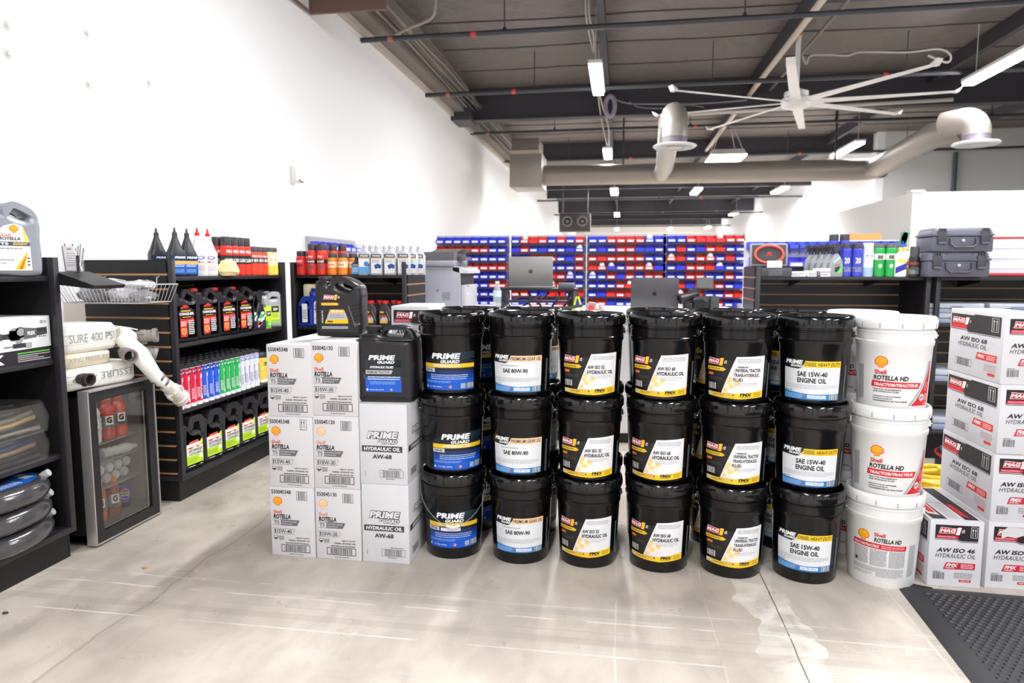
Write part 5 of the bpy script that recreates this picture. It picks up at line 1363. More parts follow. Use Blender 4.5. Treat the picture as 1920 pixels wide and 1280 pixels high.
# lower shelf of the facing unit
p = shell_label(0.055, 0.02, 0.20, 'T6', True)
bj = handle_jug('x', 'blue engine oil jugs on the facing unit', 0.185, 0.11, 0.27, (22, 60, 168), (30, 50, 130), OUT_A, HOLE_A, 0.155, 0.93, 0.029, 0.016, p, 0.022)
bj.put((-2.075, Y2-0.03, 0.8505), 0, 'blue engine oil jug with white label, front one beside the grey jug'); bj.put((-2.00, Y2+0.11, 0.8505), 0, 'blue engine oil jug behind the front one')
p = Print(0.4); p.rect(-0.02, 0.03, 0.02, 0.16, (240, 240, 236), 1); p.lines(-0.015, 0.05, 0.015, 0.12, 6, (60, 80, 160), 2, 0.4)
bj2 = handle_jug('blue jug with a narrow white label at the left end of the lower facing shelf', 'blue engine oil jugs on the facing unit', 0.12, 0.16, 0.20, (22, 60, 168), (30, 50, 130), OUT_B, HOLE_B, 0.2, 0.89, 0.02, 0.016, p, 0.022)
bj2.put((-2.195, Y2-0.01, 0.8505), 0)
fl = MB().lathe([(0.045, 0), (0.05, 0.004), (0.05, 0.09), (0.045, 0.095)], M((246, 236, 190), 0.6), 24)
for k in range(20):
    a = 2*pi*k/20; fl.box(0.05*cos(a)-0.0015, 0.05*sin(a)-0.0015, 0.006, 0.05*cos(a)+0.0015, 0.05*sin(a)+0.0015, 0.088, M((250, 246, 226), 0.6))
tag(fl.build('filter', None, (-2.195, Y2+0.02, 1.0513)), 'cream pleated filter lying on the narrow blue jug', 'filter')
p = Print(0.4)
p.poly([(-0.03, 0.03), (0.022, 0.03), (0.024, 0.055), (0.012, 0.085), (-0.018, 0.085)], (200, 200, 200), 1); p.rect(-0.03, 0.03, 0.022, 0.046, (246, 190, 30), 2); p.poly([(-0.02, 0.07), (0.018, 0.07), (0.012, 0.085), (-0.016, 0.085)], (226, 60, 40), 3); p.rect(-0.033, 0.100, -0.004, 0.112, (240, 186, 40), 2)
p.poly([(0.012, 0.115), (0.016, 0.118), (0.042, 0.05), (0.038, 0.046)], (150, 146, 150), 2); p.poly([(-0.032, 0.03), (-0.03, 0.03), (-0.03, 0.09), (-0.032, 0.09)], (230, 230, 230), 3)
mq = quart('x', 'black oil bottles with red caps on the lower facing shelf', 0.092, 0.058, 0.185, (46, 42, 46), (226, 48, 36), p, 0.020, 0.018)
for i in range(3):
    for q in range(2):
        mq.put((-1.715+0.104*i+0.035*q, Y2-0.06+0.08*q, 0.8505), 0, 'red-capped black oil bottle on the lower facing shelf, %s column, %s' % (['left', 'middle', 'right'][i], ['front', 'rear'][q]))
gj = quart('pale grey bottle half hidden behind the big dark jug', None, 0.10, 0.06, 0.19, (190, 200, 204), (150, 150, 160), None, 0.016, 0.02)
gj.put((-1.80, Y2-0.02, 0.8505), 0)
# blue bin rail and pale panel on the left wall behind the facing unit
t = thing('bin_rail', 'short grey bin rail on the left wall above the red cans', 'rack', (-3.4, 7.05, 1.25), pi/2)
MB().box(0, -0.05, 0, 1.3, 0, 0.36, M((176, 176, 180), 0.5)).build('louvre_panel', t)
MB().box(1.33, -0.06, -0.2, 2.9, 0, 0.32, M((214, 226, 236), 0.6)).build('pale_panel', t)
# ================================================================ counter and what stands on it
CT = 0.95
t = thing('sales_counter', 'long white topped counter behind the pails', 'counter', (0, 0, 0))
MB().box(-1.43, 4.78, CT-0.04, 0.85, 5.75, CT, M((236, 236, 236), 0.35), 0.004).build('worktop', t)
MB().box(-1.75, 4.98, CT-0.04, -1.431, 5.75, CT, M((236, 236, 236), 0.35), 0.004).build('side_worktop', t)
MB().box(-1.40, 4.88, 0.08, 0.80, 5.70, CT-0.04, M((206, 206, 208), 0.6)).build('cabinet_body', t)
MB().box(-1.38, 4.92, 0, 0.78, 5.66, 0.08, BLK).build('plinth', t)
t = thing('side_table', 'low white topped table between the pails and the right shelf unit', 'table', (0, 0, 0))
MB().box(0.90, 4.30, CT-0.03, 1.50, 4.72, CT, M((236, 236, 236), 0.35), 0.004).build('table_top', t)
for x in (0.93, 1.47):
    for y in (4.33, 4.69): MB().box(x-0.02, y-0.02, 0, x+0.02, y+0.02, CT-0.03, M((120, 120, 124), 0.5)).build('leg', t)
PG1 = M((96, 92, 98), 0.5, bump=0.05); PG2 = M((152, 152, 162), 0.5, bump=0.05); PG3 = M((130, 130, 142), 0.5)
t = thing('printer', 'large grey office printer at the left end of the counter', 'printer', (-1.60, 5.22, CT))
MB().box(0.0, 0, 0.0, 0.36, 0.46, 0.325, PG2, 0.008).build('main_body', t)
f = MB(); f.box(0.36, 0.02, 0.0, 0.40, 0.44, 0.18, M((176, 172, 178), 0.5), 0.006); f.build('front_panel', t)
MB().box(0.355, 0.02, 0.18, 0.372, 0.44, 0.27, M((56, 58, 64), 0.6)).build('output_slot', t)
MB().prism([(0.30, 0.325), (0.42, 0.295), (0.42, 0.27), (0.36, 0.27), (0.30, 0.29)], 0.0, 0.46, M((200, 200, 204), 0.4)).build('control_panel', t)
MB().box(-0.03, -0.02, 0.325, 0.315, 0.46, 0.375, M((150, 150, 158), 0.45), 0.01).build('scanner_unit', t)
MB().prism([(-0.03, 0.375), (0.315, 0.375), (0.315, 0.435), (-0.03, 0.435)], -0.02, 0.40, PG1).build('document_feeder', t)
MB().prism([(0.10, 0.435), (0.32, 0.435), (0.37, 0.46), (0.16, 0.458)], 0.06, 0.38, M((120, 118, 112), 0.5)).build('paper_tray', t)
MB().box(0.32, 0.10, 0.375, 0.38, 0.3, 0.40, PG1).build('hinge_cover', t)
p = Print(); p.disc(0.175, 0.135, 0.011, 0.011, (120, 120, 130), 2, 20); p.text('hp', 0.168, 0.129, 0.182, 0.142, (70, 70, 76), 3, 0.2, 0)
for i in range(6):
    for j in range(6): p.rect(0.215+i*0.011, 0.06+j*0.011, 0.223+i*0.011, 0.068+j*0.011, (118, 118, 126), 2)
p.build('printed_logo', t, flat(0.0))
p = Print(); p.disc(0.10, 0.11, 0.01, 0.008, (250, 250, 255), 2); p.rect(0.06, 0.165, 0.12, 0.172, (50, 50, 56), 2); p.build('printed_marks', t, right_face(0.40))
def apple(p, cx, cz, r, c):
    a = []
    for i in range(24):
        an = 2*pi*i/24; rr = r*(0.92+0.08*cos(2*an))
        x = rr*cos(an)*0.86; y = rr*sin(an)
        if abs(x) < 0.3*r: y *= 0.88
        if x > 0.62*r and abs(y-0.1*r) < 0.45*r: x = r*(0.55+0.25*abs(y-0.1*r)/(0.45*r))
        a.append((cx+x, cz+y))
    p.poly(a, c, 2)
    p.poly([(cx+r*0.0, cz+r*1.05), (cx+r*0.06, cz+r*1.32), (cx+r*0.4, cz+r*1.6), (cx+r*0.34, cz+r*1.25)], c, 2)
def laptop(label, loc, wd, ht, tilt, c, cl):
    t = thing('laptop', label, 'laptop', loc)
    m_ = M(c, 0.4, 0.3)
    MB().box(-wd/2, 0.0, 0, wd/2, 0.23, 0.014, m_, 0.003).build('keyboard_base', t)
    l = MB(); l.box(-wd/2, -0.006, 0, wd/2, 0, ht, m_, 0.002); l.box(-wd/2+0.006, 0.0, 0.008, wd/2-0.006, 0.0006, ht-0.006, M((12, 12, 14), 0.2))
    lo = l.build('screen_lid', t, (0, 0.006, 0.012)); lo.rotation_euler = (tilt, 0, 0)
    p = Print(); apple(p, 0, ht*0.50, 0.019, cl)
    lg = p.build('lid_emblem', lo, flat(0.006))
laptop('silver laptop seen from behind on the black riser', (-0.672, 5.12, 1.112), 0.335, 0.222, radians(4), (150, 148, 146), (70, 70, 72))
laptop('dark grey laptop seen from behind standing on the counter', (0.238, 5.0, CT), 0.335, 0.232, radians(4), (84, 82, 86), (20, 20, 22))
t = thing('laptop_riser', 'black two-level riser carrying the silver laptop', 'stand', (-0.635, 5.0, CT))
MB().box(-0.30, 0, 0.146, 0.31, 0.36, 0.161, BLK, 0.003).build('riser_top', t)
for x in (-0.27, 0.27): MB().box(x-0.02, 0.02, 0, x+0.02, 0.34, 0.146, BLK).build('riser_leg', t)
MB().box(-0.25, 0.02, 0.055, 0.25, 0.34, 0.063, M((30, 40, 120), 0.4)).build('middle_tray', t)
for i in range(7):
    r = random.Random(i); x0 = -0.24 + i*0.075
    tag(MB().tube([(x0, -0.02, 0.02), (x0+r.uniform(-.04, .06), -0.03, 0.06), (x0+r.uniform(0, .08), -0.01, 0.10), (x0+0.05, 0.03, 0.13)], 0.008, M((26, 24, 28), 0.4), 6).build('cable', None, (-0.635, 5.0, CT)), 'black cable tangled under the riser, %s from the left' % NTH[i], 'cable', 'cables under the laptop riser')
tag(MB().tube([(-0.82, 4.93, CT+0.025), (-0.6, 4.90, CT+0.018), (-0.36, 4.93, CT+0.028), (-0.28, 4.97, CT+0.04)], 0.02, BLK, 10, flat=0.6).build('keyboard_rest'), 'curved black wrist rest in front of the riser', 'rest')
tag(MB().box(-0.46, 5.05, 1.112, -0.34, 5.15, 1.150, M((96, 104, 108), 0.5), 0.004).build('small_box'), 'small grey box on the right end of the riser', 'box')
t = thing('water_bottle', 'clear water bottle with a white cap beside the riser', 'bottle', (-0.905, 4.99, CT))
CLR = M((230, 238, 244), 0.08, alpha=0.35)
MB().lathe([(0.028, 0), (0.031, 0.006), (0.031, 0.05), (0.028, 0.055), (0.031, 0.06), (0.031, 0.12), (0.026, 0.15), (0.014, 0.185), (0.012, 0.20)], CLR, 20).build('bottle_body', t)
MB().cyl(0.015, 0.196, 0.213, M((245, 245, 248), 0.4), 16).build('cap', t)
MB().lathe([(0.0315, 0.10), (0.0315, 0.145)], M((190, 216, 236), 0.4), 20, cap0=False, cap1=False).build('wrap_label', t)
# pliers, tape dispenser, small vial, tools
t = thing('pliers', 'black pliers with yellow-green grips standing in front of the blue bins', 'tool', (-0.315, 5.02, CT))
for s in (-1, 1):
    MB().tube([(s*0.005, 0, 0.105), (s*0.018, 0, 0.06), (s*0.034, 0, 0.0)], 0.008, M((206, 222, 40), 0.4), 8).build('grip', t)
MB().prism([(-0.012, 0.10), (0.012, 0.10), (0.006, 0.135), (-0.006, 0.135)], -0.005, 0.005, DKMETAL).build('jaw', t)
t = thing('tape_dispenser', 'grey tape dispenser on the counter', 'dispenser', (-0.205, 4.98, CT))
MB().prism([(-0.05, 0), (0.10, 0), (0.055, 0.045), (0.02, 0.062), (-0.02, 0.066), (-0.045, 0.05)], -0.03, 0.03, M((156, 152, 156), 0.4)).build('body', t)
MB().cyl(0.022, -0.012, 0.012, M((214, 60, 54), 0.4), 16, (-0.005, -0.031, 0.025), 'y').build('red_mark', t)
t = thing('vial', 'tiny clear and orange vial in front of the tape dispenser', 'bottle', (-0.165, 4.90, CT))
MB().cyl(0.009, 0, 0.022, M((210, 110, 40), 0.4), 12).build('body', t); MB().lathe([(0.009, 0.022), (0.009, 0.05), (0.005, 0.056)], M((232, 226, 220), 0.3), 12).build('cap', t)
for i, (x, y, dx, c, lab) in enumerate(((-1.27, 4.83, 0.28, (60, 56, 58), 'long black and orange tool lying at the left end of the counter'), (-1.13, 4.86, 0.22, (176, 110, 80), 'orange-handled tool lying in front of the printer'), (-1.33, 4.88, 0.14, (206, 170, 110), 'pale brown handled brush lying below the printer'))):
    t = thing('hand_tool', lab, 'tool', (x, y, CT+0.014))
    MB().tube([(-dx/2, 0, 0), (0, 0.01, 0.004), (dx*0.2, 0.015, 0.0)], [0.010, 0.012, 0.008], M(c, 0.4), 8).build('handle', t)
    MB().tube([(dx*0.2, 0.015, 0), (dx/2, 0.02, 0)], 0.006, M((200, 200, 200), 0.3, 0.6), 8).build('shaft', t)
for i, (x, y, sx, c, lab) in enumerate(((-0.98, 4.86, 0.07, (236, 236, 236), 'white crumpled paper at the edge of the counter near the printer'), (-1.62, 5.08, 0.06, (236, 232, 226), 'white roll end at the far left of the counter'))):
    crumple('paper', lab, 'paper', (x, y, CT), sx, 0.04, 0.02, M(c, 0.7), seed=i+3)
# cinema camera
t = thing('video_camera', 'black cinema camera with a big lens and fold-out monitor on the counter', 'camera', (0.56, 4.95, CT))
CB = M((30, 29, 32), 0.4, bump=0.1, bscale=100); CB2 = M((52, 50, 54), 0.4)
MB().box(-0.06, -0.05, 0.0, 0.05, 0.08, 0.115, CB, 0.006).build('camera_body', t)
MB().box(0.055, -0.045, 0.0, 0.115, 0.07, 0.115, M((62, 66, 66), 0.5), 0.006).build('battery_block', t)
MB().box(-0.125, -0.04, 0.0, -0.062, 0.06, 0.07, CB, 0.008).build('hand_grip', t)
ln = MB(); ln.T = Matrix.Translation((-0.075, -0.02, 0.115)) @ Matrix.Rotation(radians(-62), 4, 'Z') @ Matrix.Rotation(radians(90+14), 4, 'X')
ln.lathe([(0.028, -0.05), (0.030, 0.0), (0.027, 0.02), (0.031, 0.03), (0.031, 0.06), (0.036, 0.075), (0.036, 0.095), (0.028, 0.095), (0.025, 0.08), (0, 0.078)], CB, 24, cap1=False)
ln.build('lens', t)
MB().box(-0.085, -0.02, 0.11, -0.015, 0.06, 0.165, CB, 0.01).build('viewfinder_housing', t)
MB().box(-0.04, -0.03, 0.165, 0.075, -0.012, 0.245, M((88, 84, 86), 0.5), 0.004).build('monitor', t)
MB().box(-0.035, -0.0315, 0.172, 0.070, -0.0301, 0.239, M((110, 108, 108), 0.4)).build('monitor_face', t)
MB().tube([(0.01, 0, 0.11), (0.02, 0, 0.14), (0.015, -0.015, 0.17)], 0.007, CB2, 8).build('monitor_arm', t)
MB().tube([(-0.09, 0.03, 0.06), (-0.05, -0.055, 0.09), (0.0, -0.06, 0.10), (0.03, -0.055, 0.08)], 0.012, CB2, 8).build('strap', t)
for k in range(6): 
    MB().cyl(0.005, -0.004, 0.004, CB2, 8, (-0.02+0.02*(k % 3), -0.052, 0.03+0.03*(k//3)), 'y').build('button', t)
t = thing('book_stack', 'white and grey folders stacked on the counter left of the white pails', 'book', (1.03, 4.52, CT))
for i, (a, c) in enumerate(((0.10, (226, 230, 232)), (0.085, (206, 212, 214)), (0.09, (240, 240, 240)))):
    MB().box(-a, -0.08, 0.014*i, a*0.8, 0.08, 0.014*i+0.012, M(c, 0.5), 0.003).build('folder', t)
tag(MB().box(1.22, 4.42, CT, 1.40, 4.6, CT+0.012, M((206, 186, 206), 0.5), 0.003).build('notebook'), 'thin lilac notebook at the right end of the counter', 'book')
tag(MB().box(0.70, 4.80, CT, 0.82, 4.90, CT+0.03, M((240, 226, 150), 0.6), 0.003).build('note_pad'), 'pale yellow note pad right of the camera', 'notepad')

# ================================================================ wall of small parts bins
BLU = (44, 54, 206); RED = (214, 40, 34)
def bin_proto(c, w_=0.100, h_=0.078, d_=0.13, tagc=True):
    m_ = M(c, 0.4)
    b = MB(); th = 0.003; a = w_/2
    b.box(-a, -d_, 0, a, 0, th, m_)
    b.box(-a, -th, 0, a, 0, h_, m_)
    for s in (-1, 1):
        x0, x1 = (s*a, s*(a-th)) if s < 0 else (a-th, a)
        x0, x1 = min(x0, x1), max(x0, x1)
        b.prism([(-d_, 0), (0, 0), (0, h_), (-d_*0.45, h_), (-d_*0.62, h_*0.62), (-d_, h_*0.55)], x0, x1, m_, 'yz')
    b.prism([(-d_, 0), (-d_+th, 0), (-d_+th, h_*0.55), (-d_, h_*0.55)], -a, a, m_, 'yz')
    if tagc: b.box(-a*0.72, -d_-0.0014, h_*0.12, a*0.72, -d_-0.0002, h_*0.42, M((222, 226, 240), 0.5))
    return b.build('parts_bin').data
BM = {}
for k, c in (('B', BLU), ('R', RED)):
    BM[k] = [bin_proto(c), bin_proto(c, tagc=False)]
BM['b'] = [bin_proto((60, 84, 200), 0.085, 0.07, 0.12, False)]
BM['L'] = [bin_proto((84, 76, 220), 0.15, 0.10, 0.2, True)]
for o in list(COL.objects):
    if o.name.startswith('parts_bin') and o.parent is None: bpy.data.objects.remove(o)
PATS = [['BBBBBBBB', 'RRRRRRBB', 'BBBBBBBB', 'RRRRRRRR', 'BBBBBBBB', 'BBBBBBRR', 'BBBBBBBB', 'BBBBBBBB'],
        ['BRRRBRBR', 'BRBBBBBB', 'BBRRRBBR', 'BBBRBBBR', 'BBRRRRBB', 'BRBRRRBB', 'RRBBRRBR', 'BBRRBRRB'],
        ['BBRRRRBB', 'BBBRRBBB', 'RRRRRRBB', 'RRBBRRRB', 'BBRBRBRR', 'BBBRRRBB', 'BBRRRBBR', 'RRBBBRBB'],
        ['BBRRRRRR', 'BRBBRRBB', 'RRBRRBRB', 'BBRRRBBB', 'BBRRBBRB', 'RRBRRRBB', 'RRRRBBRR', 'RRBBRRBB']]
PN = ['leftmost', 'second', 'third', 'rightmost']
X0 = [-2.205, -1.290, -0.385, 0.505]
BY = 8.0
LV = M((176, 178, 186), 0.5)
r = random.Random(11)
bagm = M((226, 226, 230), 0.3)
CN = {'B': 'blue', 'R': 'red'}
for pi_, pat in enumerate(PATS):
    t = thing('bin_rack', '%s louvred grey rack of red and blue bins behind the counter' % PN[pi_], 'rack', (X0[pi_], BY+0.14, 0), 0, 'bin racks behind the counter')
    MB().box(-0.012, 0.0, 0.70, 0.872, 0.02, 1.655, LV).build('louvre_panel', t)
    for k in range(9): MB().box(-0.012, -0.006, 0.80+k*0.1035, 0.872, 0, 0.812+k*0.1035, LV).build('louvre', t)
    for x in (-0.02, 0.86): MB().box(x, 0.0, 0, x+0.02, 0.04, 1.655, M((216, 218, 226), 0.5)).build('post', t)
    for ri, row in enumerate(pat):
        for ci, ch in enumerate(row):
            v = 0 if (pi_ == 0 or r.random() < 0.72) else 1
            o = bpy.data.objects.new('parts_bin', BM[ch][v]); COL.objects.link(o)
            o.location = (X0[pi_]+0.055+ci*0.1073, BY+0.133, 1.556-ri*0.1035)
            tag(o, '%s bin, %s from left in the %s row of the %s bin rack' % (CN[ch], NTH[ci], ORD[ri] if ri else 'top', PN[pi_]), 'bin', 'parts bins on the racks')
            if r.random() < 0.10 and pi_ > 0 and ri < 7:
                crumple('bagged_parts', 'clear bag of parts in the %s bin of the %s row, %s rack' % (NTH[ci], ORD[ri] if ri else 'top', PN[pi_]), 'bag', (o.location.x, BY+0.06, o.location.z+0.012), 0.036, 0.04, 0.048, bagm, seed=ri*8+ci, sub=2)
for j in range(2):
    for i in range(6):
        o = bpy.data.objects.new('parts_bin', BM['L'][0]); COL.objects.link(o); o.location = (-3.35, 7.14+i*0.165, 1.455-0.155*j); o.rotation_euler = (0, 0, pi/2)
        tag(o, 'wide violet bin on the left wall rail, %s row, %s from the near end' % (['upper', 'lower'][j], NTH[i]), 'bin', 'wide bins on the left wall rail')
# bins at the right, behind the right-hand shelves
t = thing('bin_rack', 'long white wall rack with a row of blue bins behind the right shelf unit', 'rack', (1.20, 7.1, 0), 0)
MB().box(0, 0, 0, 1.5, 0.03, 1.53, M((222, 224, 230), 0.6)).build('back_board', t)
for x in (0.0, 1.47): MB().box(x, 0.03, 0, x+0.03, 0.3, 0.9, M((200, 202, 210), 0.6)).build('foot_post', t)
for i in range(15):
    o = bpy.data.objects.new('parts_bin', BM['b'][0]); COL.objects.link(o); o.location = (1.26+i*0.0955, 7.1, 1.45)
    tag(o, 'blue bin, %s from left along the top of the white rack' % (NTH[i] if i < 12 else ['thirteenth', 'fourteenth', 'fifteenth'][i-12]), 'bin', 'blue bins on the white rack')
for i in range(5):
    o = bpy.data.objects.new('parts_bin', BM['L'][0]); COL.objects.link(o); o.location = (1.32+i*0.165, 7.1, 1.27)
    tag(o, 'wide violet-blue bin, %s from left above the right shelf' % NTH[i], 'bin', 'wide bins on the white rack')
for i in range(16):
    q = MB().tube([(0, 0, 0), (0, -0.03, 0.0), (0, -0.05, -0.03)], 0.006, M((180, 176, 170), 0.4, 0.5), 6).build('hook', None, (1.27+i*0.088, 7.1, 1.43))
    tag(q, 'small metal hook below the top bins of the white rack, %s from left' % (NTH+['thirteenth', 'fourteenth', 'fifteenth', 'sixteenth'])[i], 'hook', 'hooks on the white rack')
for (x, z, a, c, l) in ((2.55, 1.30, -0.42, (70, 150, 96), 'leaning'), (2.66, 1.27, 0.0, (60, 150, 96), 'upright')):
    o = MB().box(-0.028, -0.01, 0, 0.028, 0.01, 0.33, M(c, 0.5)).build('green_board', None, (x, 7.09, z)); o.rotation_euler = (0, -a, 0)
    tag(o, '%s green board sticking up beside the partition corner' % l, 'board')
tag(MB().prism([(2.18, 1.53), (2.46, 1.53), (2.46, 1.60), (2.30, 1.585), (2.18, 1.60)], 7.1, 7.13, M((240, 160, 90), 0.5)).build('orange_tool'), 'orange tool lying above the blue bins', 'tool')

# ================================================================ right-hand shelf units
g4 = gondola('black shelf unit facing the viewer with spray cans on top, right of the bins', (0.895, 4.80, 0), 0, 1.085, 0.45, 1.272, [1.202, 0.83, 0.45], left='slat', mbk=SLATP)
g5 = gondola('black shelf unit at the right edge holding two hard cases', (2.012, 4.80, 0), 0, 1.10, 0.45, 1.272, [1.202, 0.90, 0.515], base=0.19, left='plain', mbk=SLATP)
SZ = 1.2025
t = thing('open_case', 'open dark case with an orange hose ring in its lid', 'case', (1.0, 4.88, SZ))
CG = M((70, 70, 76), 0.5)
MB().box(-0.095, -0.07, 0, 0.125, 0.08, 0.058, CG, 0.008).build('case_base', t)
MB().box(-0.03, -0.078, 0.006, 0.06, -0.068, 0.05, M((92, 92, 98), 0.5), 0.004).build('latch_plate', t)
l = MB(); l.box(-0.13, -0.012, 0, 0.115, 0.012, 0.155, M((150, 146, 148), 0.5), 0.008); l.box(-0.118, -0.014, 0.012, 0.103, -0.0115, 0.143, M((72, 70, 72), 0.7), 0.0)
lo = l.build('case_lid', t, (0, 0.03, 0.07)); lo.rotation_euler = (radians(-8), 0, 0)
MB().tube([(0.092*cos(a)-0.007, -0.02, 0.078+0.060*sin(a)) for a in [2*pi*i/26 for i in range(26)]], 0.009, M((226, 92, 76), 0.4), 8, True).build('orange_hose', lo)
p = Print(); p.disc(-0.007, 0.085, 0.013, 0.012, (200, 50, 40), 2, 12); p.poly([(-0.035, 0.07), (0.022, 0.07), (0.0, 0.082), (-0.014, 0.082)], (200, 50, 40), 2); p.build('printed_mark', lo, flat(0.0145))
MB().box(-0.04, -0.09, 0.06, 0.055, -0.086, 0.105, M((246, 242, 236), 0.6)).build('white_card', t)
for i, (x, w_, h_) in enumerate(((1.165, 0.10, 0.035), (1.265, 0.085, 0.04), (1.33, 0.10, 0.055))):
    t = thing('small_carton', ['flat white box right of the open case', 'second flat white box in the row', 'taller white box before the grey bottles'][i], 'box', (x, 4.86, SZ), 0, 'small white boxes on the right shelf')
    MB().box(-w_/2, -0.04, 0, w_/2, 0.05, h_, M((240, 238, 236), 0.6), 0.002).build('box_body', t)
    p = Print(); p.lines(-w_*0.4, 0.006, w_*0.4, h_*0.7, 2, (140, 140, 150), 2, 0.5, i); p.build('printed_text', t, flat(0.04))
p = Print(0.35); p.poly([(-0.012, 0.03), (0.026, 0.04), (0.026, 0.07), (-0.012, 0.06)], (40, 60, 50), 2); p.poly([(0.0, 0.02), (0.03, 0.03), (0.034, 0.11), (0.02, 0.06)], (100, 220, 90), 3); p.poly([(-0.02, 0.085), (0.02, 0.12), (0.015, 0.135), (-0.02, 0.1)], (190, 220, 226), 2); p.rect(-0.01, 0.072, 0.015, 0.08, (220, 80, 80), 2)
gb = trigger('x', 'grey trigger bottles on the right shelf', 0.085, 0.05, 0.215, (150, 152, 156), (60, 58, 60), p)
for i in range(5): gb.put((1.405-0.024*i, 4.84+0.06*i, SZ), 0, 'grey trigger bottle with green swoosh, %s from the front' % NTH[i])
v = spray_can('x', 'violet-blue spray cans on the right shelf', 0.0335, 0.222, (64, 72, 196), (66, 64, 74), [(0, 1, (64, 74, 196)), (0.15, 0.35, (200, 206, 240))], [('20', -0.5, 0.5, 0.48, 0.72, (230, 226, 190))], 0.16)
for (x, y, l) in ((1.472, 4.86, 'front left'), (1.540, 4.86, 'front right')): v.put((x, y, SZ), 0, 'violet-blue spray can with big yellow lettering, %s' % l)
v2 = spray_can('x', 'violet-blue spray cans on the right shelf', 0.033, 0.285, (64, 72, 196), (66, 64, 74), [(0, 1, (70, 80, 200))], [], 0.14)
for (x, y, l) in ((1.430, 5.0, 'left'), (1.500, 5.0, 'right')): v2.put((x, y, SZ), 0, 'taller violet can in the back, %s one' % l)
wc = spray_can('white spray can with pale blue foot on the right shelf', None, 0.0335, 0.222, (240, 242, 248), (248, 248, 250), [(0, 0.35, (160, 196, 236)), (0.35, 1, (240, 242, 248))], [('(---)', -0.6, 0.6, 0.78, 0.88, (50, 60, 120))], 0.2)
wc.put((1.608, 4.86, SZ), 0)
gc = spray_can('x', 'green spray cans on the right shelf', 0.0335, 0.218, (44, 172, 84), (96, 100, 98), [(0, 0.62, (40, 170, 80)), (0.62, 0.85, (226, 238, 226)), (0.85, 1, (40, 176, 84))], [('88', -0.5, 0.5, 0.64, 0.80, (90, 60, 50)), ('o', -0.35, 0.35, 0.3, 0.46, (240, 250, 240))], 0.13)
for (x, y, l) in ((1.676, 4.86, 'front left'), (1.744, 4.86, 'front right'), (1.665, 4.94, 'back left'), (1.735, 4.94, 'back middle'), (1.80, 4.95, 'back right')): gc.put((x, y, SZ), 0, 'green and white spray can on the right shelf, %s' % l)
p = Print(0.35); p.rect(-0.032, 0.01, 0.032, 0.12, (236, 236, 246), 1); p.poly([(-0.032, 0.02), (0.032, 0.05), (0.032, 0.09), (-0.032, 0.06)], (50, 50, 170), 2); p.poly([(-0.03, 0.1), (0.03, 0.085), (0.03, 0.1), (-0.01, 0.12)], (220, 220, 60), 2)
pw = quart('white cleaner bottle with a violet slash on the right shelf', None, 0.075, 0.05, 0.19, (240, 236, 220), (240, 220, 120), p, 0.014, 0.02); pw.put((1.802, 4.85, SZ), 0)
p = Print(0.35); p.rect(-0.032, 0.01, 0.032, 0.12, (250, 236, 230), 1); p.rect(-0.032, 0.075, 0.032, 0.10, (240, 110, 110), 2); p.poly([(-0.03, 0.02), (0.03, 0.02), (0.01, 0.06), (-0.02, 0.05)], (250, 190, 90), 2)
po = quart('cream cleaner bottle with pink and orange label on the right shelf', None, 0.078, 0.05, 0.195, (250, 244, 224), (246, 226, 140), p, 0.014, 0.02); po.put((1.866, 4.93, SZ), 0)
bc = spray_can('black can with an orange and white label at the end of the right shelf', None, 0.030, 0.195, (44, 42, 46), (70, 74, 80), [(0, 1, (46, 44, 48)), (0.62, 0.76, (238, 120, 70)), (0.1, 0.5, (200, 206, 206))], [], 0.3); bc.put((1.882, 4.83, SZ), 0)
# hard cases
def hard_case(label, loc, wd, dp, ht, c, group=None, name='hard_case'):
    t = thing(name, label, 'case', loc, 0, group)
    m_ = M(c, 0.45, bump=0.1, bscale=120); m2 = M(tuple(int(x*0.72) for x in c), 0.4)
    hl = ht*0.66
    MB().box(-wd/2, 0, 0, wd/2, dp, hl, m_, 0.01).build('case_base', t)
    MB().loft([(hl, wd/2+0.008, dp/2+0.008, 0.02, 0, dp/2), (hl+0.012, wd/2+0.008, dp/2+0.008, 0.02, 0, dp/2), (hl+0.014, wd/2, dp/2, 0.02, 0, dp/2), (ht-0.01, wd/2-0.006, dp/2-0.006, 0.02, 0, dp/2), (ht, wd/2-0.016, dp/2-0.016, 0.02, 0, dp/2)], m_).build('case_lid', t)
    for x in (-wd*0.35, wd*0.35):
        l = MB().box(x-0.026, -0.014, hl*0.5, x+0.026, -0.001, ht*0.88, m2, 0.004).box(x-0.022, -0.020, hl*0.48, x+0.022, -0.012, hl*0.62, m_, 0.003)
        for k in range(3): l.box(x-0.020+k*0.015, -0.018, ht*0.84, x-0.012+k*0.015, -0.002, ht*0.97, m2)
        l.build('latch', t)
    MB().tube([(-0.075, -0.004, hl*0.85), (-0.075, -0.018, hl*0.5), (-0.055, -0.022, hl*0.28), (0.055, -0.022, hl*0.28), (0.075, -0.018, hl*0.5), (0.075, -0.004, hl*0.85)], 0.007, m2, 8).build('carry_handle', t)
    MB().cyl(0.009, -0.006, 0.006, M((200, 204, 208), 0.4), 14, (0.0, -0.004, hl*0.72), 'y').build('pressure_valve', t)
    return t
hard_case('dark grey hard case, upper of the two on the right shelf', (2.115, 4.72, SZ+0.158), 0.355, 0.25, 0.150, (96, 96, 112))
hard_case('dark grey hard case, lower of the two on the right shelf', (2.10, 4.72, SZ), 0.365, 0.25, 0.156, (92, 92, 108))
t = thing('parts_organizer', 'clear parts organizer with a red frame at the right edge of the shelf', 'organizer', (2.50, 4.82, SZ))
MB().box(-0.20, 0, 0.01, 0.2, 0.25, 0.255, M((238, 240, 250), 0.25), 0.01).build('clear_body', t)
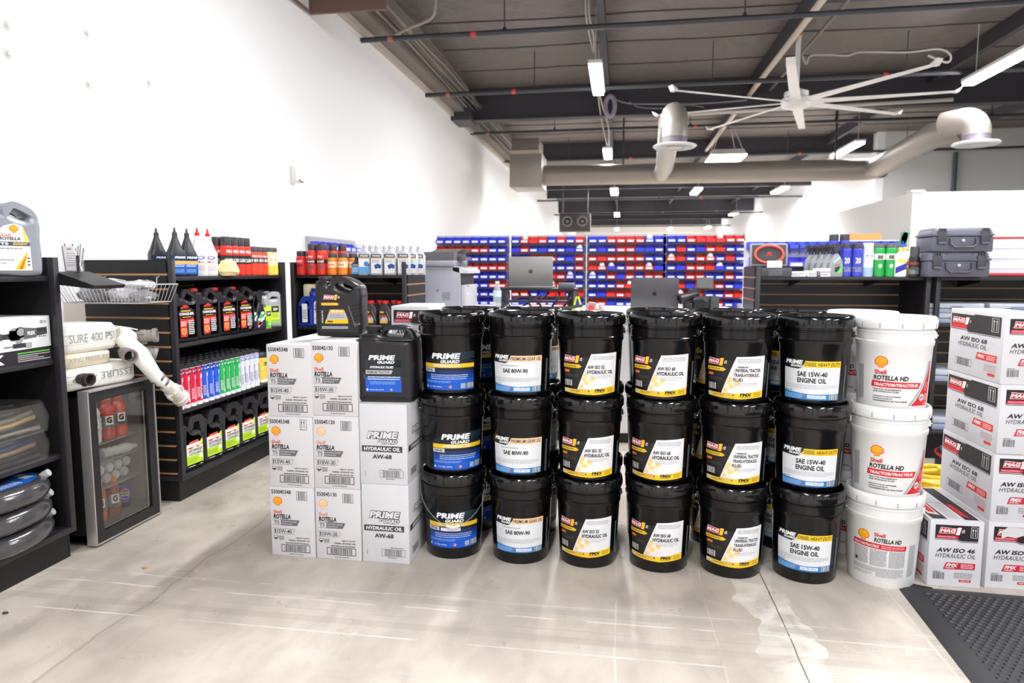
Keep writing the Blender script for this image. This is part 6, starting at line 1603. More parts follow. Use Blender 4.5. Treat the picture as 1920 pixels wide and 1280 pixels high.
for z in (0.01, 0.13, 0.24): MB().box(-0.208, -0.004, z, 0.2, 0.26, z+0.014, M((214, 50, 56), 0.4)).build('red_frame', t) if z != 0.13 else None
MB().box(-0.212, -0.004, 0.0, -0.198, 0.26, 0.258, M((214, 50, 56), 0.4), 0.003).build('red_side', t)
for i in range(3): MB().box(-0.19, -0.006, 0.05+i*0.065, 0.19, -0.001, 0.056+i*0.065, M((206, 210, 230), 0.4)).build('divider', t)
def tool_case(label, loc, wd, ht, group='pale blue-grey cases on the lower right shelves'):
    t = thing('tool_case', label, 'case', loc, 0, group)
    m_ = M((158, 172, 200), 0.45); 
    MB().box(-wd/2, 0, 0, wd/2, 0.3, ht*0.48, m_, 0.006).build('case_base', t)
    MB().box(-wd/2, 0, ht*0.52, wd/2, 0.3, ht, M((196, 204, 218), 0.4), 0.006).build('case_lid', t)  # lid paler than the base, its overexposed top put into the colour
    MB().box(-0.035, -0.008, ht*0.3, 0.035, 0, ht*0.7, M((120, 134, 160), 0.45), 0.003).build('latch', t)
for (x, z, h_, l) in ((2.16, 0.9005, 0.065, 'lower left case below the hard cases'), (2.16, 0.966, 0.065, 'upper left case below the hard cases'), (2.52, 0.9005, 0.065, 'lower case at the right edge of the middle shelf'), (2.52, 0.966, 0.065, 'upper case at the right edge of the middle shelf'),
                   (2.17, 0.5155, 0.08, 'pale case on the second lowest shelf'), (2.53, 0.5155, 0.08, 'right pale case on the second lowest shelf'), (2.20, 0.1905, 0.085, 'pale case on the bottom shelf'), (2.56, 0.1905, 0.085, 'right pale case on the bottom shelf')):
    tool_case('blue-grey tool case, '+l, (x, 4.84, z), 0.33, h_)
# yellow cable coil and round drum on the floor
pts = []
for i in range(150):
    a = 2*pi*i/18; k = i/30
    rr = 0.32-0.03*k+0.05*sin(a*0.37+k)+0.02*sin(a*1.7)
    pts.append((1.84+rr*cos(a)*1.05+0.02*sin(k*3), 4.10+rr*sin(a)*0.72, 0.012+0.018*k+0.012*(1+sin(a*2.3+k*2))/2))
tag(MB().tube(pts, 0.011, M((238, 196, 40), 0.4), 6).build('extension_cord'), 'yellow extension cord coiled on the floor behind the white pails', 'cord')
t = thing('cord_plug', 'orange plug end lying on the yellow cord', 'plug', (1.93, 4.12, 0.10))
MB().tube([(0, 0, 0), (0.08, 0.02, 0.005)], 0.018, M((224, 84, 50), 0.4), 10).build('plug_body', t); MB().tube([(-0.05, -0.01, 0), (0, 0, 0)], 0.016, M((90, 90, 90), 0.4), 10).build('sleeve', t)
t = thing('stool_drum', 'round black seat with a red rim lying on the floor by the cartons', 'stool', (2.20, 4.42, 0.0))
MB().lathe([(0.22, 0.0), (0.27, 0.03), (0.27, 0.12), (0.25, 0.15)], M((60, 58, 66), 0.5, bump=0.1), 36).build('seat', t); MB().lathe([(0.27, 0.118), (0.277, 0.126), (0.27, 0.136)], M((226, 60, 44), 0.4), 36, cap0=False, cap1=False).build('red_rim', t)
# ================================================================ glass-door drinks fridge
def glass_mat():
    m = bpy.data.materials.new('glass_pane'); m.use_nodes = True
    nt = m.node_tree; nt.nodes.clear()
    o = nt.nodes.new('ShaderNodeOutputMaterial'); mx = nt.nodes.new('ShaderNodeMixShader')
    fr = nt.nodes.new('ShaderNodeFresnel'); fr.inputs[0].default_value = 1.22
    tr = nt.nodes.new('ShaderNodeBsdfTransparent'); tr.inputs[0].default_value = (0.93, 0.92, 0.90, 1)
    gl = nt.nodes.new('ShaderNodeBsdfGlossy'); gl.inputs['Roughness'].default_value = 0.02
    nt.links.new(fr.outputs[0], mx.inputs[0]); nt.links.new(tr.outputs[0], mx.inputs[1]); nt.links.new(gl.outputs[0], mx.inputs[2]); nt.links.new(mx.outputs[0], o.inputs[0])
    return m
GLASS = glass_mat()
FB = M((26, 24, 26), 0.4); SIL = M((196, 190, 192), 0.3, 0.7)
fx, fy = -2.312, 2.635
t = thing('drinks_fridge', 'small black glass-door drinks fridge with silver door edge', 'fridge', (fx, fy, 0), pi/2)
W, D, H = 0.435, 0.46, 0.712
b = MB()
b.box(0.0, 0.055, 0.02, 0.025, D, H, FB); b.box(W-0.025, 0.055, 0.02, W, D, H, FB); b.box(0, D-0.02, 0.02, W, D, H, FB)
b.box(0.0, 0.055, 0.02, W, D, 0.05, FB); b.box(0.0, 0.055, H-0.025, W, D, H, FB)
b.build('cabinet_shell', t)
b = MB(); c2 = M((120, 118, 116), 0.5)
b.box(0.026, 0.4, 0.051, W-0.026, D-0.021, H-0.026, c2); b.box(0.026, 0.06, 0.051, 0.03, 0.4, H-0.026, c2); b.box(W-0.03, 0.06, 0.051, W-0.026, 0.4, H-0.026, c2); b.box(0.03, 0.06, 0.051, W-0.03, 0.4, 0.056, c2)
b.build('inner_liner', t)
d = MB()
bw = 0.052
d.box(bw, 0.006, 0.01, W-bw, 0.045, 0.01+bw, FB); d.box(bw, 0.006, H-bw, W-bw, 0.045, H-0.001, FB); d.box(0.001, 0.006, 0.01, bw, 0.045, H-0.001, FB); d.box(W-bw, 0.006, 0.01, W-0.001, 0.045, H-0.001, FB)
d.build('door_frame', t)
for k, a in enumerate(((-0.002, 0, 0.008, W+0.002, 0.05, 0.014), (-0.002, 0, H-0.006, W+0.002, 0.05, H+0.002), (-0.003, 0, 0.008, 0.0045, 0.05, H+0.002), (W-0.0045, 0, 0.008, W+0.002, 0.05, H+0.002))):
    MB().box(*a, SIL, 0.001).build('door_edge', t)
MB().box(bw-0.004, 0.012, bw+0.004, W-bw+0.004, 0.015, H-bw+0.004, GLASS).build('door_glass', t)
MB().box(bw+0.008, 0.02, bw+0.012, bw+0.012, 0.024, H-bw-0.01, M((150, 150, 150), 0.4)).box(W-bw-0.012, 0.02, bw+0.012, W-bw-0.008, 0.024, H-bw-0.01, M((150, 150, 150), 0.4)).box(bw+0.008, 0.02, bw+0.012, W-bw-0.008, 0.024, bw+0.016, M((150, 150, 150), 0.4)).build('inner_seal', t)
l = bpy.data.lights.new('fridge_fill', 'AREA'); l.size = 0.3; l.energy = 0.22; lo = bpy.data.objects.new('fridge_fill', l); COL.objects.link(lo); lo.parent = t; lo.location = (W/2, 0.12, H-0.03)  # added fill lamp that brightens the fridge interior
for x in (0.05, W-0.05): MB().cyl(0.012, 0, 0.022, FB, 10, (x, 0.09, 0)).cyl(0.012, 0, 0.022, FB, 10, (x, D-0.05, 0)).build('foot', t)['kind'] = 'stuff'
for z in (0.435, 0.345):
    s = MB()
    for k in range(3): s.tube([(0.032, 0.085+0.13*k, z), (W-0.032, 0.085+0.13*k, z)], 0.003, M((190, 190, 190), 0.3, 0.7), 6)
    for k in range(22): s.tube([(0.036+k*0.0168, 0.08, z+0.002), (0.036+k*0.0168, 0.38, z+0.002)], 0.0012, M((200, 200, 200), 0.3, 0.7), 4)
    s.build('wire_shelf', t)['kind'] = 'stuff'
def inside(x, y, z):  # fridge local to world
    return (fx-y, fy+x, z)
def drink(label, liquid, cap, kind, r_=0.036, h_=0.215):
    t = thing('drink_bottle', label, 'bottle', (0, 0, 0), 0, 'drink bottles in the fridge')
    lm = M(liquid, 0.12, coat=0.4)
    if kind == 'pepsi':
        MB().lathe([(0.026, 0), (0.031, 0.008), (0.032, 0.06), (0.029, 0.07), (0.032, 0.08), (0.032, 0.13), (0.026, 0.165), (0.013, 0.195), (0.012, 0.205)], M((70, 62, 70), 0.12, alpha=0.6), 20).build('bottle_body', t)
        p = Print(); hw = pi*0.0325; p.rect(-hw, 0.03, hw, 0.125, (48, 62, 190), 1); p.disc(0.0, 0.078, 0.026, 0.030, W_, 2, 20); p.disc(0.0, 0.078, 0.023, 0.027, (214, 50, 50), 3, 20, radians(20), radians(160)); p.disc(0.0, 0.078, 0.023, 0.027, (40, 60, 170), 3, 20, radians(200), radians(340)); p.text('PEPSI', -0.020, 0.072, 0.020, 0.084, (24, 26, 60), 4, 0, 0.05)
        p.build('wrap_label', t, cylmap(0.0325), cut=0.01)
        MB().cyl(0.0145, 0.202, 0.218, M((90, 96, 220), 0.4), 16).build('cap', t)
    else:
        MB().lathe([(r_*0.85, 0), (r_, 0.01), (r_, 0.055), (r_*0.93, 0.062), (r_, 0.07), (r_, 0.125), (r_*0.9, 0.14), (r_*1.0, 0.155), (r_*0.75, 0.18), (r_*0.5, 0.192)], lm, 22).build('bottle_body', t)
        MB().cyl(r_*0.58, 0.190, h_, M(cap, 0.4), 18).build('cap', t)
        p = Print(); hw = pi*(r_+0.001); p.rect(-hw, 0.062, hw, 0.132, (126, 124, 124) if kind == 'g' else (200, 200, 204), 1)
        p.rect(-0.018, 0.082, 0.018, 0.130, W_, 2); p.text('G', -0.014, 0.090, 0.011, 0.124, (24, 24, 26), 3, 0, 0.06)
        p.poly([(0.002, 0.118), (-0.004, 0.108), (0.002, 0.108), (-0.002, 0.098), (0.008, 0.112), (0.003, 0.112), (0.008, 0.119)], (240, 130, 30), 4)
        p.rect(-0.012, 0.070, 0.012, 0.077, (90, 60, 60), 2)
        p.build('wrap_label', t, cylmap(r_+0.001), cut=0.01)
    return t
zs = 0.4385
for (x, y, z, l, c, cap, kd) in ((0.155, 0.12, zs, 'clear white sports drink bottle on the upper fridge shelf', (206, 206, 210), (230, 230, 230), 'w'), (0.245, 0.12, zs, 'red sports drink bottle on the upper fridge shelf', (190, 66, 60), (200, 90, 60), 'g'), (0.325, 0.12, zs, 'orange-red sports drink bottle on the upper fridge shelf', (206, 88, 50), (200, 90, 60), 'g'),
                              (0.16, 0.12, 0.0565, 'orange sports drink bottle at the left of the fridge floor', (216, 110, 50), (240, 128, 40), 'g'), (0.24, 0.11, 0.0565, 'dark red sports drink bottle with orange cap on the fridge floor', (140, 62, 54), (240, 128, 40), 'g'),
                              (0.30, 0.20, 0.0565, 'blue-labelled cola bottle on the fridge floor, left one', 0, 0, 'pepsi'), (0.37, 0.16, 0.0565, 'blue-labelled cola bottle on the fridge floor, right one', 0, 0, 'pepsi')):
    o = drink(l, c, cap, kd); o.location = inside(x, y, z); o.rotation_euler = (0, 0, radians(58)); o.scale = (0.95, 0.95, 0.9)
PETM = M((214, 218, 220), 0.1, alpha=0.55, coat=0.5)
def pet(label, loc, grp):
    t = thing('water_bottle', label, 'bottle', loc, 0, grp)
    MB().lathe([(0.02, 0), (0.026, 0.01), (0.022, 0.02), (0.026, 0.035), (0.022, 0.05), (0.026, 0.065), (0.022, 0.08), (0.026, 0.095), (0.026, 0.13), (0.011, 0.16), (0.011, 0.175)], PETM, 16, (0, 0, 0), 'x').build('bottle_body', t)
    return t
o = pet('single clear water bottle lying on the lower wire shelf', inside(0.20, 0.12, 0.376), 'clear water bottles lying in the fridge'); o.rotation_euler = (0, 0, radians(75))
k = 0
for row in range(2):
    for i in range(5):
        k += 1
        o = pet('clear water bottle in the pile under the lower shelf, %s row, %s from left' % (['lower', 'upper'][row], NTH[i]), inside(0.09+i*0.058+0.02*row, 0.10, 0.255+0.048*row), 'clear water bottles lying in the fridge'); o.rotation_euler = (0, 0, radians(180))
MB().box(0.035, 0.07, 0.222, W-0.035, 0.39, 0.227, M((150, 152, 156), 0.4)).build('glass_shelf', t)

# ================================================================ white lay-flat hoses on the fridge
HW = M((240, 238, 230), 0.7, bump=0.3, bscale=140); HI = M((226, 214, 186), 0.7, bump=0.3, bscale=140)
def hose_fold(label, z0, z1, x0, x1, d, c, text, rz, inv=False, y=0.02, tcol=(140, 140, 144)):
    t = thing('flat_hose', label, 'hose', (fx-0.045, fy-0.07, 0.716), pi/2+rz)
    hx = (x1-x0)/2; hz = (z1-z0)/2
    b = MB()
    b.loft([(z0, hx*0.96, d/2*0.9, 0.06, x0+hx, y+d/2), (z0+hz*0.3, hx, d/2, 0.07, x0+hx, y+d/2), (z1-hz*0.3, hx, d/2, 0.07, x0+hx, y+d/2), (z1, hx*0.95, d/2*0.88, 0.06, x0+hx, y+d/2)], c, 7)
    b.build('hose_roll', t, ang=60)
    for k in range(2):
        MB().loft([(z0+hz*(0.62+0.7*k), hx+0.0012, d/2+0.0012, 0.07, x0+hx, y+d/2), (z0+hz*(0.66+0.7*k), hx+0.0012, d/2+0.0012, 0.07, x0+hx, y+d/2)], M((200, 192, 176), 0.8), 7).build('fold_edge', t)
    p = Print(0.7)
    p.text(text, x0+0.05, z0+hz*0.75, x1-0.05, z0+hz*1.4, tcol, 4, 0, 0.0, rot180=inv)
    p.build('printed_text', t, flat(-y+0.0016))
    return t
hose_fold('bottom white flat hose roll with upside-down grey lettering on the fridge', 0.0, 0.098, 0.0, 0.42, 0.30, HW, 'ESSURE 400 P', radians(-8), True)
hose_fold('middle cream flat hose roll on the fridge reading working pressure', 0.099, 0.165, 0.0, 0.31, 0.28, HI, 'KING PRESSURE', radians(-4))
hose_fold('top white flat hose roll on the fridge reading pressure 400', 0.166, 0.285, 0.0, 0.34, 0.28, HW, 'SURE 400 PSI', radians(-6))
def coupling(name, label, cat, p0, p1, r_, c, c2=None, open_end=True):
    t = thing(name, label, cat, p0)
    v = Vector(p1)-Vector(p0); q = v.to_track_quat('Z', 'Y')
    b = MB(); b.T = q.to_matrix().to_4x4(); L_ = v.length
    m_ = M(c, 0.45, 0.1); 
    b.lathe([(r_*0.82, 0), (r_*0.82, L_*0.3), (r_, L_*0.32), (r_, L_*0.52), (r_*0.9, L_*0.55), (r_*0.9, L_*0.8), (r_*1.05, L_*0.82), (r_*1.05, L_), (r_*0.78, L_), (r_*0.72, L_*0.6), (0, L_*0.6)], m_, 24, cap1=False)
    b.build('coupling_body', t)
    for k in range(3):
        a = 2*pi*k/3+0.5
        l = MB(); l.T = q.to_matrix().to_4x4() @ Matrix.Rotation(a, 4, 'Z')
        l.box(r_*0.95, -0.008, L_*0.3, r_*1.2, 0.008, L_*0.55, m_, 0.002); l.build('lug', t)
    d_ = MB(); d_.T = b.T; d_.lathe([(r_*0.71, L_*0.605), (0.0, L_*0.605)], M((10, 8, 10), 0.8), 24, cap0=False, cap1=False); d_.build('bore_shade', t)  # near-black disc paints the shade inside the hollow end
    return t
A = lambda px, py, x: tuple(at(px, py, X=x))
# arm hanging down to the right with clamps and cam-lock end
a0 = Vector(A(225, 630, -2.36)); a1 = Vector(A(262, 665, -2.29)); a2 = Vector(A(292, 705, -2.25)); a3 = Vector(A(312, 722, -2.235))
t = thing('flat_hose', 'white hose arm sloping down to the right off the fridge top', 'hose', tuple(a0))
MB().tube([(0, 0, 0), tuple(a1-a0), tuple(a2-a0), tuple(a3-a0)], [0.05, 0.062, 0.045, 0.032], HW, 16, flat=0.7).build('hose_arm', t)
for k in range(2):
    c_ = (a2-a0).lerp(a3-a0, 0.15+0.5*k); n_ = (a3-a2).normalized()*0.007
    MB().tube([tuple(c_-n_), tuple(c_+n_)], 0.041-0.004*k, STEEL, 16, flat=0.85).build('steel_clamp', t)
a4 = Vector(A(342, 748, -2.23))
coupling('cam_coupling', 'white cam-lock coupling at the low end of the hanging hose arm', 'coupling', tuple(a3), tuple(a3.lerp(a4, 1.0)), 0.040, (222, 218, 212))
tag(MB().tube([A(325, 738, -2.20), A(330, 748, -2.19), A(334, 762, -2.19)], 0.003, M((200, 170, 90), 0.4, 0.5), 6).build('safety_pin'), 'brass pin and string dangling from the white coupling', 'pin')
p0 = Vector(A(249, 632, -2.42)); coupling('hose_coupling', 'grey hose coupling at the upper right of the hose pile', 'coupling', tuple(p0), tuple(p0+Vector((0.10, 0.05, 0.008))), 0.034, (150, 142, 136))
p0 = Vector(A(252, 656, -2.42)); coupling('hose_coupling', 'second grey hose coupling tucked below the upper right one', 'coupling', tuple(p0), tuple(p0+Vector((0.08, 0.06, -0.03))), 0.032, (140, 136, 134))
t_ = tag(MB().tube([A(215, 622, -2.44), A(238, 628, -2.42), A(250, 634, -2.42)], [0.045, 0.045, 0.034], HW, 14, flat=0.75).build('flat_hose'), 'short white hose end leading into the grey coupling', 'hose')
p0 = Vector(A(233, 660, -2.34)); coupling('hose_coupling', 'brown-grey coupling pointing at the viewer in the middle of the pile', 'coupling', tuple(p0), tuple(p0+Vector((0.075, -0.055, -0.012))), 0.033, (134, 122, 122))
p0 = Vector(A(150, 710, -2.36)); coupling('hose_coupling', 'dark brown coupling at the lower left of the hose pile', 'coupling', tuple(p0), tuple(p0+Vector((0.062, -0.012, 0.0))), 0.027, (66, 54, 54))
tag(MB().tube([A(212, 618, -2.33), A(225, 612, -2.33), A(245, 615, -2.33), A(258, 618, -2.33)], 0.003, M((240, 240, 240), 0.6), 6).tube([A(236, 614, -2.33), A(248, 620, -2.33), A(254, 632, -2.33)], 0.0022, M((240, 240, 240), 0.6), 6).build('cable_tie'), 'white cable ties sticking out of the top hose', 'tie')
tag(MB().tube([(A(214, 614, -2.33)[0], A(214, 614, -2.33)[1]+0.008*cos(a), A(214, 614, -2.33)[2]+0.008*sin(a)) for a in [2*pi*i/12 for i in range(12)]], 0.0028, M((240, 240, 240), 0.6), 6, True).build('tie_loop'), 'small white loop on top of the hose pile', 'tie')
tag(MB().box(-2.85, 3.42, 0, -3.12, 3.55, 1.065, M((226, 216, 204), 0.8), 0.0).build('tall_carton') if False else MB().box(-3.12, 3.42, 0, -2.86, 3.56, 1.065, M((226, 214, 200), 0.8)).build('tall_carton'), 'tall pale carton standing against the wall behind the wire basket', 'box')

# ================================================================ wire basket with bags on the slat end
WIRE = M((206, 206, 210), 0.35, 0.4)
t = thing('wire_basket', 'white wire basket hooked on the slatted shelf end, full of plastic bags', 'basket', (-2.52, 3.23, 1.085))
def rim(x0, x1, y0, y1, z, r_, nm):
    MB().tube([(x0, y0, z), (x1, y0, z), (x1, y1, z), (x0, y1, z)], r_, WIRE, 6, True).build(nm, t)
rim(-0.25, 0.26, -0.26, -0.008, 0.09, 0.003, 'top_rim'); rim(-0.22, 0.215, -0.22, -0.008, 0.0, 0.0026, 'bottom_rim')
g_ = MB()
for i in range(24):
    k = i/23; g_.tube([(-0.25+0.51*k, -0.26, 0.09), (-0.22+0.435*k, -0.22, 0.0)], 0.0016, WIRE, 4); g_.tube([(-0.22+0.435*k, -0.22, 0.0), (-0.22+0.435*k, -0.008, 0.0)], 0.0014, WIRE, 4)
for i in range(9):
    k = i/8; g_.tube([(0.26, -0.26+0.25*k, 0.09), (0.215, -0.22+0.21*k, 0.0)], 0.0016, WIRE, 4); g_.tube([(-0.25, -0.26+0.25*k, 0.09), (-0.22, -0.22+0.21*k, 0.0)], 0.0016, WIRE, 4)
g_.build('wire_grid', t)['kind'] = 'stuff'
for x in (-0.17, 0.14): MB().tube([(x, -0.01, 0.09), (x, -0.006, 0.125), (x, 0.012, 0.128)], 0.003, WIRE, 6).build('hook', t)
BAG = M((224, 222, 226), 0.12, alpha=0.75, coat=0.6)
BAGD = M((150, 150, 154), 0.15, alpha=0.9, coat=0.5)
for i, (x, y, z, sx, sy, sz, m_, l) in enumerate(((-2.63, 3.10, 1.092, 0.085, 0.08, 0.055, BAGD, 'grey shiny bag at the left in the wire basket'), (-2.47, 3.10, 1.092, 0.09, 0.08, 0.045, BAG, 'crumpled clear bag in the middle of the wire basket'), (-2.36, 3.09, 1.092, 0.055, 0.06, 0.035, BAGD, 'grey lumpy bag at the right of the wire basket'),
                                         (-2.57, 3.12, 1.155, 0.11, 0.07, 0.028, BAG, 'clear bag lying on top at the left of the basket'), (-2.40, 3.12, 1.150, 0.085, 0.06, 0.028, BAG, 'flat clear bag lying on top at the right of the basket'))):
    crumple('plastic_bag', l, 'bag', (x, y, z), sx, sy, sz, m_, seed=i+20, amp=0.35, group='plastic bags in the wire basket')
# tray arm and card beside it, fixed to the near unit
t = thing('sign_tray', 'black tray sticking out beside the near shelf end, holding a card and bag', 'tray', (-2.37, 2.60, 1.185))
MB().prism([(0.0, 0.052), (0.02, 0.056), (0.20, -0.002), (0.19, -0.016), (0.0, 0.004)], -0.053, 0.13, BLK).build('tray_plate', t)
MB().prism([(-0.02, 0.06), (0.055, 0.062), (0.02, 0.165), (-0.03, 0.165)], 0.05, 0.054, M((240, 238, 240), 0.5)).build('white_card', t)
p = Print(); p.text('NICE', -0.01, 0.15, 0.012, 0.157, (190, 60, 60), 2); p.lines(-0.012, 0.08, 0.035, 0.14, 6, (200, 190, 196), 2, 0.3); p.build('printed_text', t, flat(-0.049))
tag(MB().tube([(-2.305, 2.62, 1.235), (-2.300, 2.615, 1.31)], 0.006, M((40, 40, 44), 0.4), 8).build('marker_pen'), 'black marker leaning on the tray beside the white card', 'pen')
t = thing('zip_tie_bag', 'tall clear bag with a bundle of dark zip ties behind the card', 'bag', (-2.45, 2.74, 1.19))
for k in range(9): MB().tube([(-0.02+0.008*k, 0, 0.02), (-0.035+0.010*k, 0.004*k, 0.165+0.012*sin(k*2.1))], 0.0028, M((70, 74, 78), 0.5), 5).build('zip_tie', t)
bm = MB(); bm.loft([(0, 0.05, 0.02, 0.02), (0.06, 0.06, 0.03, 0.025), (0.17, 0.062, 0.025, 0.025), (0.235, 0.04, 0.01, 0.01), (0.245, 0.02, 0.005, 0.005)], M((232, 234, 236), 0.1, alpha=0.22, coat=0.5), 5); bm.build('clear_wrap', t)

# ================================================================ goods on the nearest shelf unit
t = thing('tool_box', 'white and black power tool carton on the second shelf of the nearest unit', 'box', (-2.365, 2.02, 0.8725), pi/2)
MB().box(0, 0, 0, 0.495, 0.25, 0.187, M((236, 236, 238), 0.5), 0.002).build('box_body', t)
p = Print(0.4); G1 = (150, 154, 154); G2 = (96, 100, 100); DK = (52, 52, 54)
p.rect(0.0, 0.0, 0.495, 0.052, (38, 34, 38), 1)
p.poly([(0.0, 0.052), (0.495, 0.060), (0.495, 0.052)], (38, 34, 38), 1)
p.rect(0.487, 0.052, 0.495, 0.187, (176, 196, 190), 1)
p.text('FLEX', 0.10, 0.008, 0.27, 0.047, (238, 226, 236), 3, 0, 0.08)
p.rect(0.33, 0.041, 0.485, 0.046, (90, 200, 60), 3)
for i in range(4): p.rect(0.33, 0.010+i*0.0075, 0.485-0.03*((i*7) % 3), 0.013+i*0.0075, (200, 190, 200), 3)
p.rect(0.262, 0.105, 0.305, 0.126, DK, 3); p.rect(0.256, 0.102, 0.266, 0.129, (80, 76, 76), 4)
p.disc(0.325, 0.120, 0.030, 0.028, G1, 3, 20); p.rect(0.300, 0.098, 0.37, 0.137, G1, 3); p.disc(0.352, 0.128, 0.026, 0.022, G2, 3, 18); p.disc(0.352, 0.128, 0.018, 0.015, G1, 4, 18)
p.poly([(0.365, 0.098), (0.425, 0.102), (0.430, 0.138), (0.368, 0.146)], G2, 4); p.text('FLEX', 0.383, 0.114, 0.420, 0.129, W_, 5, 0, 0.06)
p.poly([(0.425, 0.108), (0.478, 0.112), (0.478, 0.140), (0.425, 0.140)], DK, 3); p.rect(0.43, 0.118, 0.478, 0.121, (100, 100, 104), 4)
p.poly([(0.325, 0.098), (0.36, 0.098), (0.352, 0.076), (0.33, 0.076)], G1, 2); p.rect(0.312, 0.066, 0.372, 0.084, DK, 3); p.rect(0.272, 0.071, 0.312, 0.076, G2, 3); p.rect(0.372, 0.062, 0.40, 0.084, (170, 174, 172), 2)
for i in range(4): p.disc(0.44+0.01*i, 0.104, 0.003, 0.003, DK, 5, 8)
p.text('CORDLESS', 0.21, 0.062, 0.252, 0.071, (70, 70, 70), 3); p.rect(0.447, 0.157, 0.458, 0.170, (150, 150, 154), 3); p.text('18V', 0.462, 0.158, 0.478, 0.168, (150, 150, 154), 3)
p.build('printed_front', t, flat(0.0))
WRAP = M((226, 222, 216), 0.08, alpha=0.06, coat=1.0, bump=0.9, bscale=30)
def bundle(label, y1, z0, h_, cols, seed):
    t = thing('hose_bundle', label, 'hose', (-2.50, 0, z0), 0, 'shrink-wrapped hose bundles')
    r = random.Random(seed); n = 5
    for k in range(n):
        rr = h_/n/2*1.05; z = rr+k*h_/n*0.98
        pts = [(0.115, 1.75, z), (0.118, y1-0.20, z+r.uniform(-.004, .004)), (0.112-0.01*k, y1-0.07, z), (0.06, y1-0.012*k-0.01, z), (-0.02, y1-0.04, z), (-0.08, y1-0.14, z), (-0.09, 1.75, z)]
        MB().tube(pts, rr, M(cols[k % len(cols)], 0.25, 0.3), 10).build('hose', t)
    b = MB(); b.loft([(-0.004, 0.135, (y1-1.76)/2, 0.09, 0.012, (y1+1.76)/2), (h_*0.5, 0.142, (y1-1.74)/2, 0.1, 0.012, (y1+1.76)/2), (h_+0.012, 0.128, (y1-1.78)/2, 0.09, 0.012, (y1+1.76)/2)], WRAP, 8)
    b.build('shrink_wrap', t)
    return t
bundle('upper shrink-wrapped bundle of tan and grey hoses on the lower shelf', 2.512, 0.585, 0.105, [(104, 98, 90), (44, 42, 42), (150, 128, 84)], 2)
bundle('lower shrink-wrapped hose bundle lying on the lower shelf board', 2.505, 0.470, 0.105, [(40, 40, 42), (34, 34, 38), (120, 98, 76), (24, 40, 90)], 5)
COILM = M((84, 83, 86), 0.18, 0.35, bump=0.5, bscale=26, coat=0.6)
for k in range(3):
    zc = 0.185+0.088*k; cx = -2.475+0.006*k; cy = 2.275-0.01*k
    t = thing('hose_coil', 'plastic-wrapped grey hose coil on the bottom shelf, %s of three' % ['lowest', 'middle', 'top'][k], 'hose', (cx, cy, zc), 0, 'hose coils on the bottom shelf')
    R_ = 0.172
    MB().tube([(R_*cos(a)*0.88, R_*sin(a)*1.12, 0.004*sin(3*a+k)) for a in [2*pi*i/40 for i in range(40)]], 0.043, COILM, 14, True).build('coil_ring', t)
    MB().tube([((R_-0.028)*cos(a)*0.88, (R_-0.028)*sin(a)*1.12, 0.0) for a in [2*pi*i/40 for i in range(40)]], 0.036, M((70, 68, 72), 0.3, 0.2), 10, True).build('inner_ring', t)
    MB().tube([(0.02+0.13*cos(1.2), R_*1.12*sin(1.2), 0.02), (0.05+0.13*cos(1.1), R_*1.12*sin(1.1)+0.02, 0.045)], 0.016, M((214, 214, 214), 0.15, alpha=0.7), 8).build('wrap_twist', t)
    if k == 2:
        p = Print(0.35)
        p.disc(0, 0, 0.150, 0.190, (28, 92, 176), 1, 36); p.disc(0, 0, 0.06, 0.08, (60, 58, 60), 2, 24)
        p.poly([(-0.145, -0.04), (0.04, -0.16), (0.02, -0.185), (-0.06, -0.175), (-0.13, -0.10)], (206, 176, 120), 2); p.poly([(-0.14, -0.02), (-0.1, 0.0), (0.07, -0.12), (0.05, -0.16)], (40, 36, 36), 3); p.poly([(-0.13, -0.10), (-0.06, -0.17), (-0.05, -0.15), (-0.11, -0.09)], (200, 60, 40), 4)
        p.lines(0.07, -0.06, 0.12, 0.06, 8, (220, 232, 245), 3, 0.4); p.rect(0.045, 0.10, 0.085, 0.14, (230, 236, 244), 3); p.rect(0.0, 0.12, 0.035, 0.155, (230, 236, 244), 3)
        p.build('round_label', t, top_face(0.043))
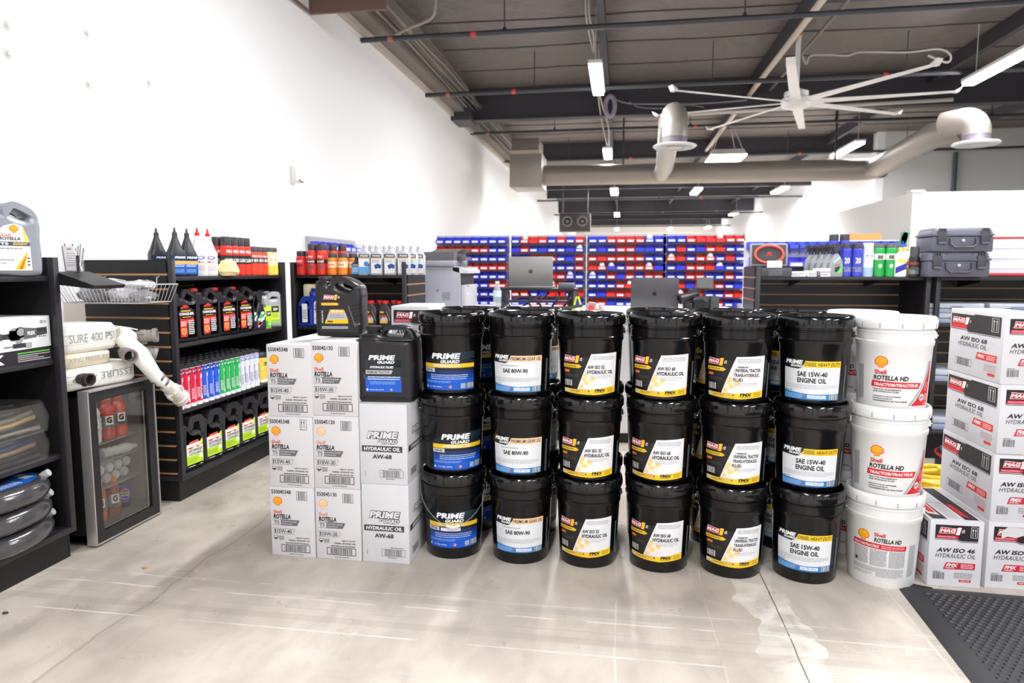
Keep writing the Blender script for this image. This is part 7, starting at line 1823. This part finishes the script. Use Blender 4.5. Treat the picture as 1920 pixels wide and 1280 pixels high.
# ================================================================ rubber mat
RUB = M((50, 50, 53), 0.6, bump=0.2, bscale=150); RUB2 = M((38, 38, 41), 0.5)
t = thing('rubber_mat', 'dark grey rubber mat with scale-like ridges on the floor at lower right', 'mat', (1.10, 2.805, 0), radians(-2.5))
MB().loft([(0.0, 0.65, 0.75, 0.004, 0.65, -0.75), (0.004, 0.645, 0.745, 0.004, 0.65, -0.75), (0.012, 0.60, 0.70, 0.004, 0.65, -0.75)], RUB, 3).build('mat_base', t)
MB().prism([(0, 0), (0.13, 0), (0.07, 0.02), (0.0, 0.05)], 0.0, 0.006, RUB, 'xy').build('lifted_corner', t)
g_ = MB(); sx, sy = 0.030, 0.0215
for j in range(56):
    for i in range(38):
        x = 0.085+i*sx+(sx/2 if j % 2 else 0); y = -0.075-j*sy*1.0
        if x > 1.2 or y < -1.32: continue
        z = 0.0121; w2 = 0.0125
        vs = [(x-w2, y+0.007, z), (x-w2*0.5, y-0.001, z), (x+w2*0.5, y-0.001, z), (x+w2, y+0.007, z), (x-w2*0.5, y-0.006, z), (x+w2*0.5, y-0.006, z), (x, y-0.0035, z+0.0045), (x-w2, y+0.003, z+0.001), (x+w2, y+0.003, z+0.001)]
        g_.add([(x-w2, y+0.006, z), (x-w2*0.5, y-0.002, z+0.005), (x+w2*0.5, y-0.002, z+0.005), (x+w2, y+0.006, z), (x-w2*0.6, y-0.006, z), (x+w2*0.6, y-0.006, z), (x, y+0.004, z)], [(0, 4, 1), (1, 4, 5, 2), (2, 5, 3), (0, 1, 6), (1, 2, 6), (2, 3, 6)], RUB2)
g_.build('mat_ridge', t)['kind'] = 'stuff'
# scraps on the floor
for i, (px, py, c, l) in enumerate(((272, 1065, (190, 150, 96), 'tiny tan scrap on the floor beside the near shelf base'), (10, 1150, (70, 64, 60), 'dark scrap on the floor at the lower left edge'))):
    q = at(px, py, Z=0)
    crumple('floor_scrap', l, 'scrap', (q.x, q.y, 0), 0.014, 0.008, 0.004, M(c, 0.7), seed=i, sub=1)
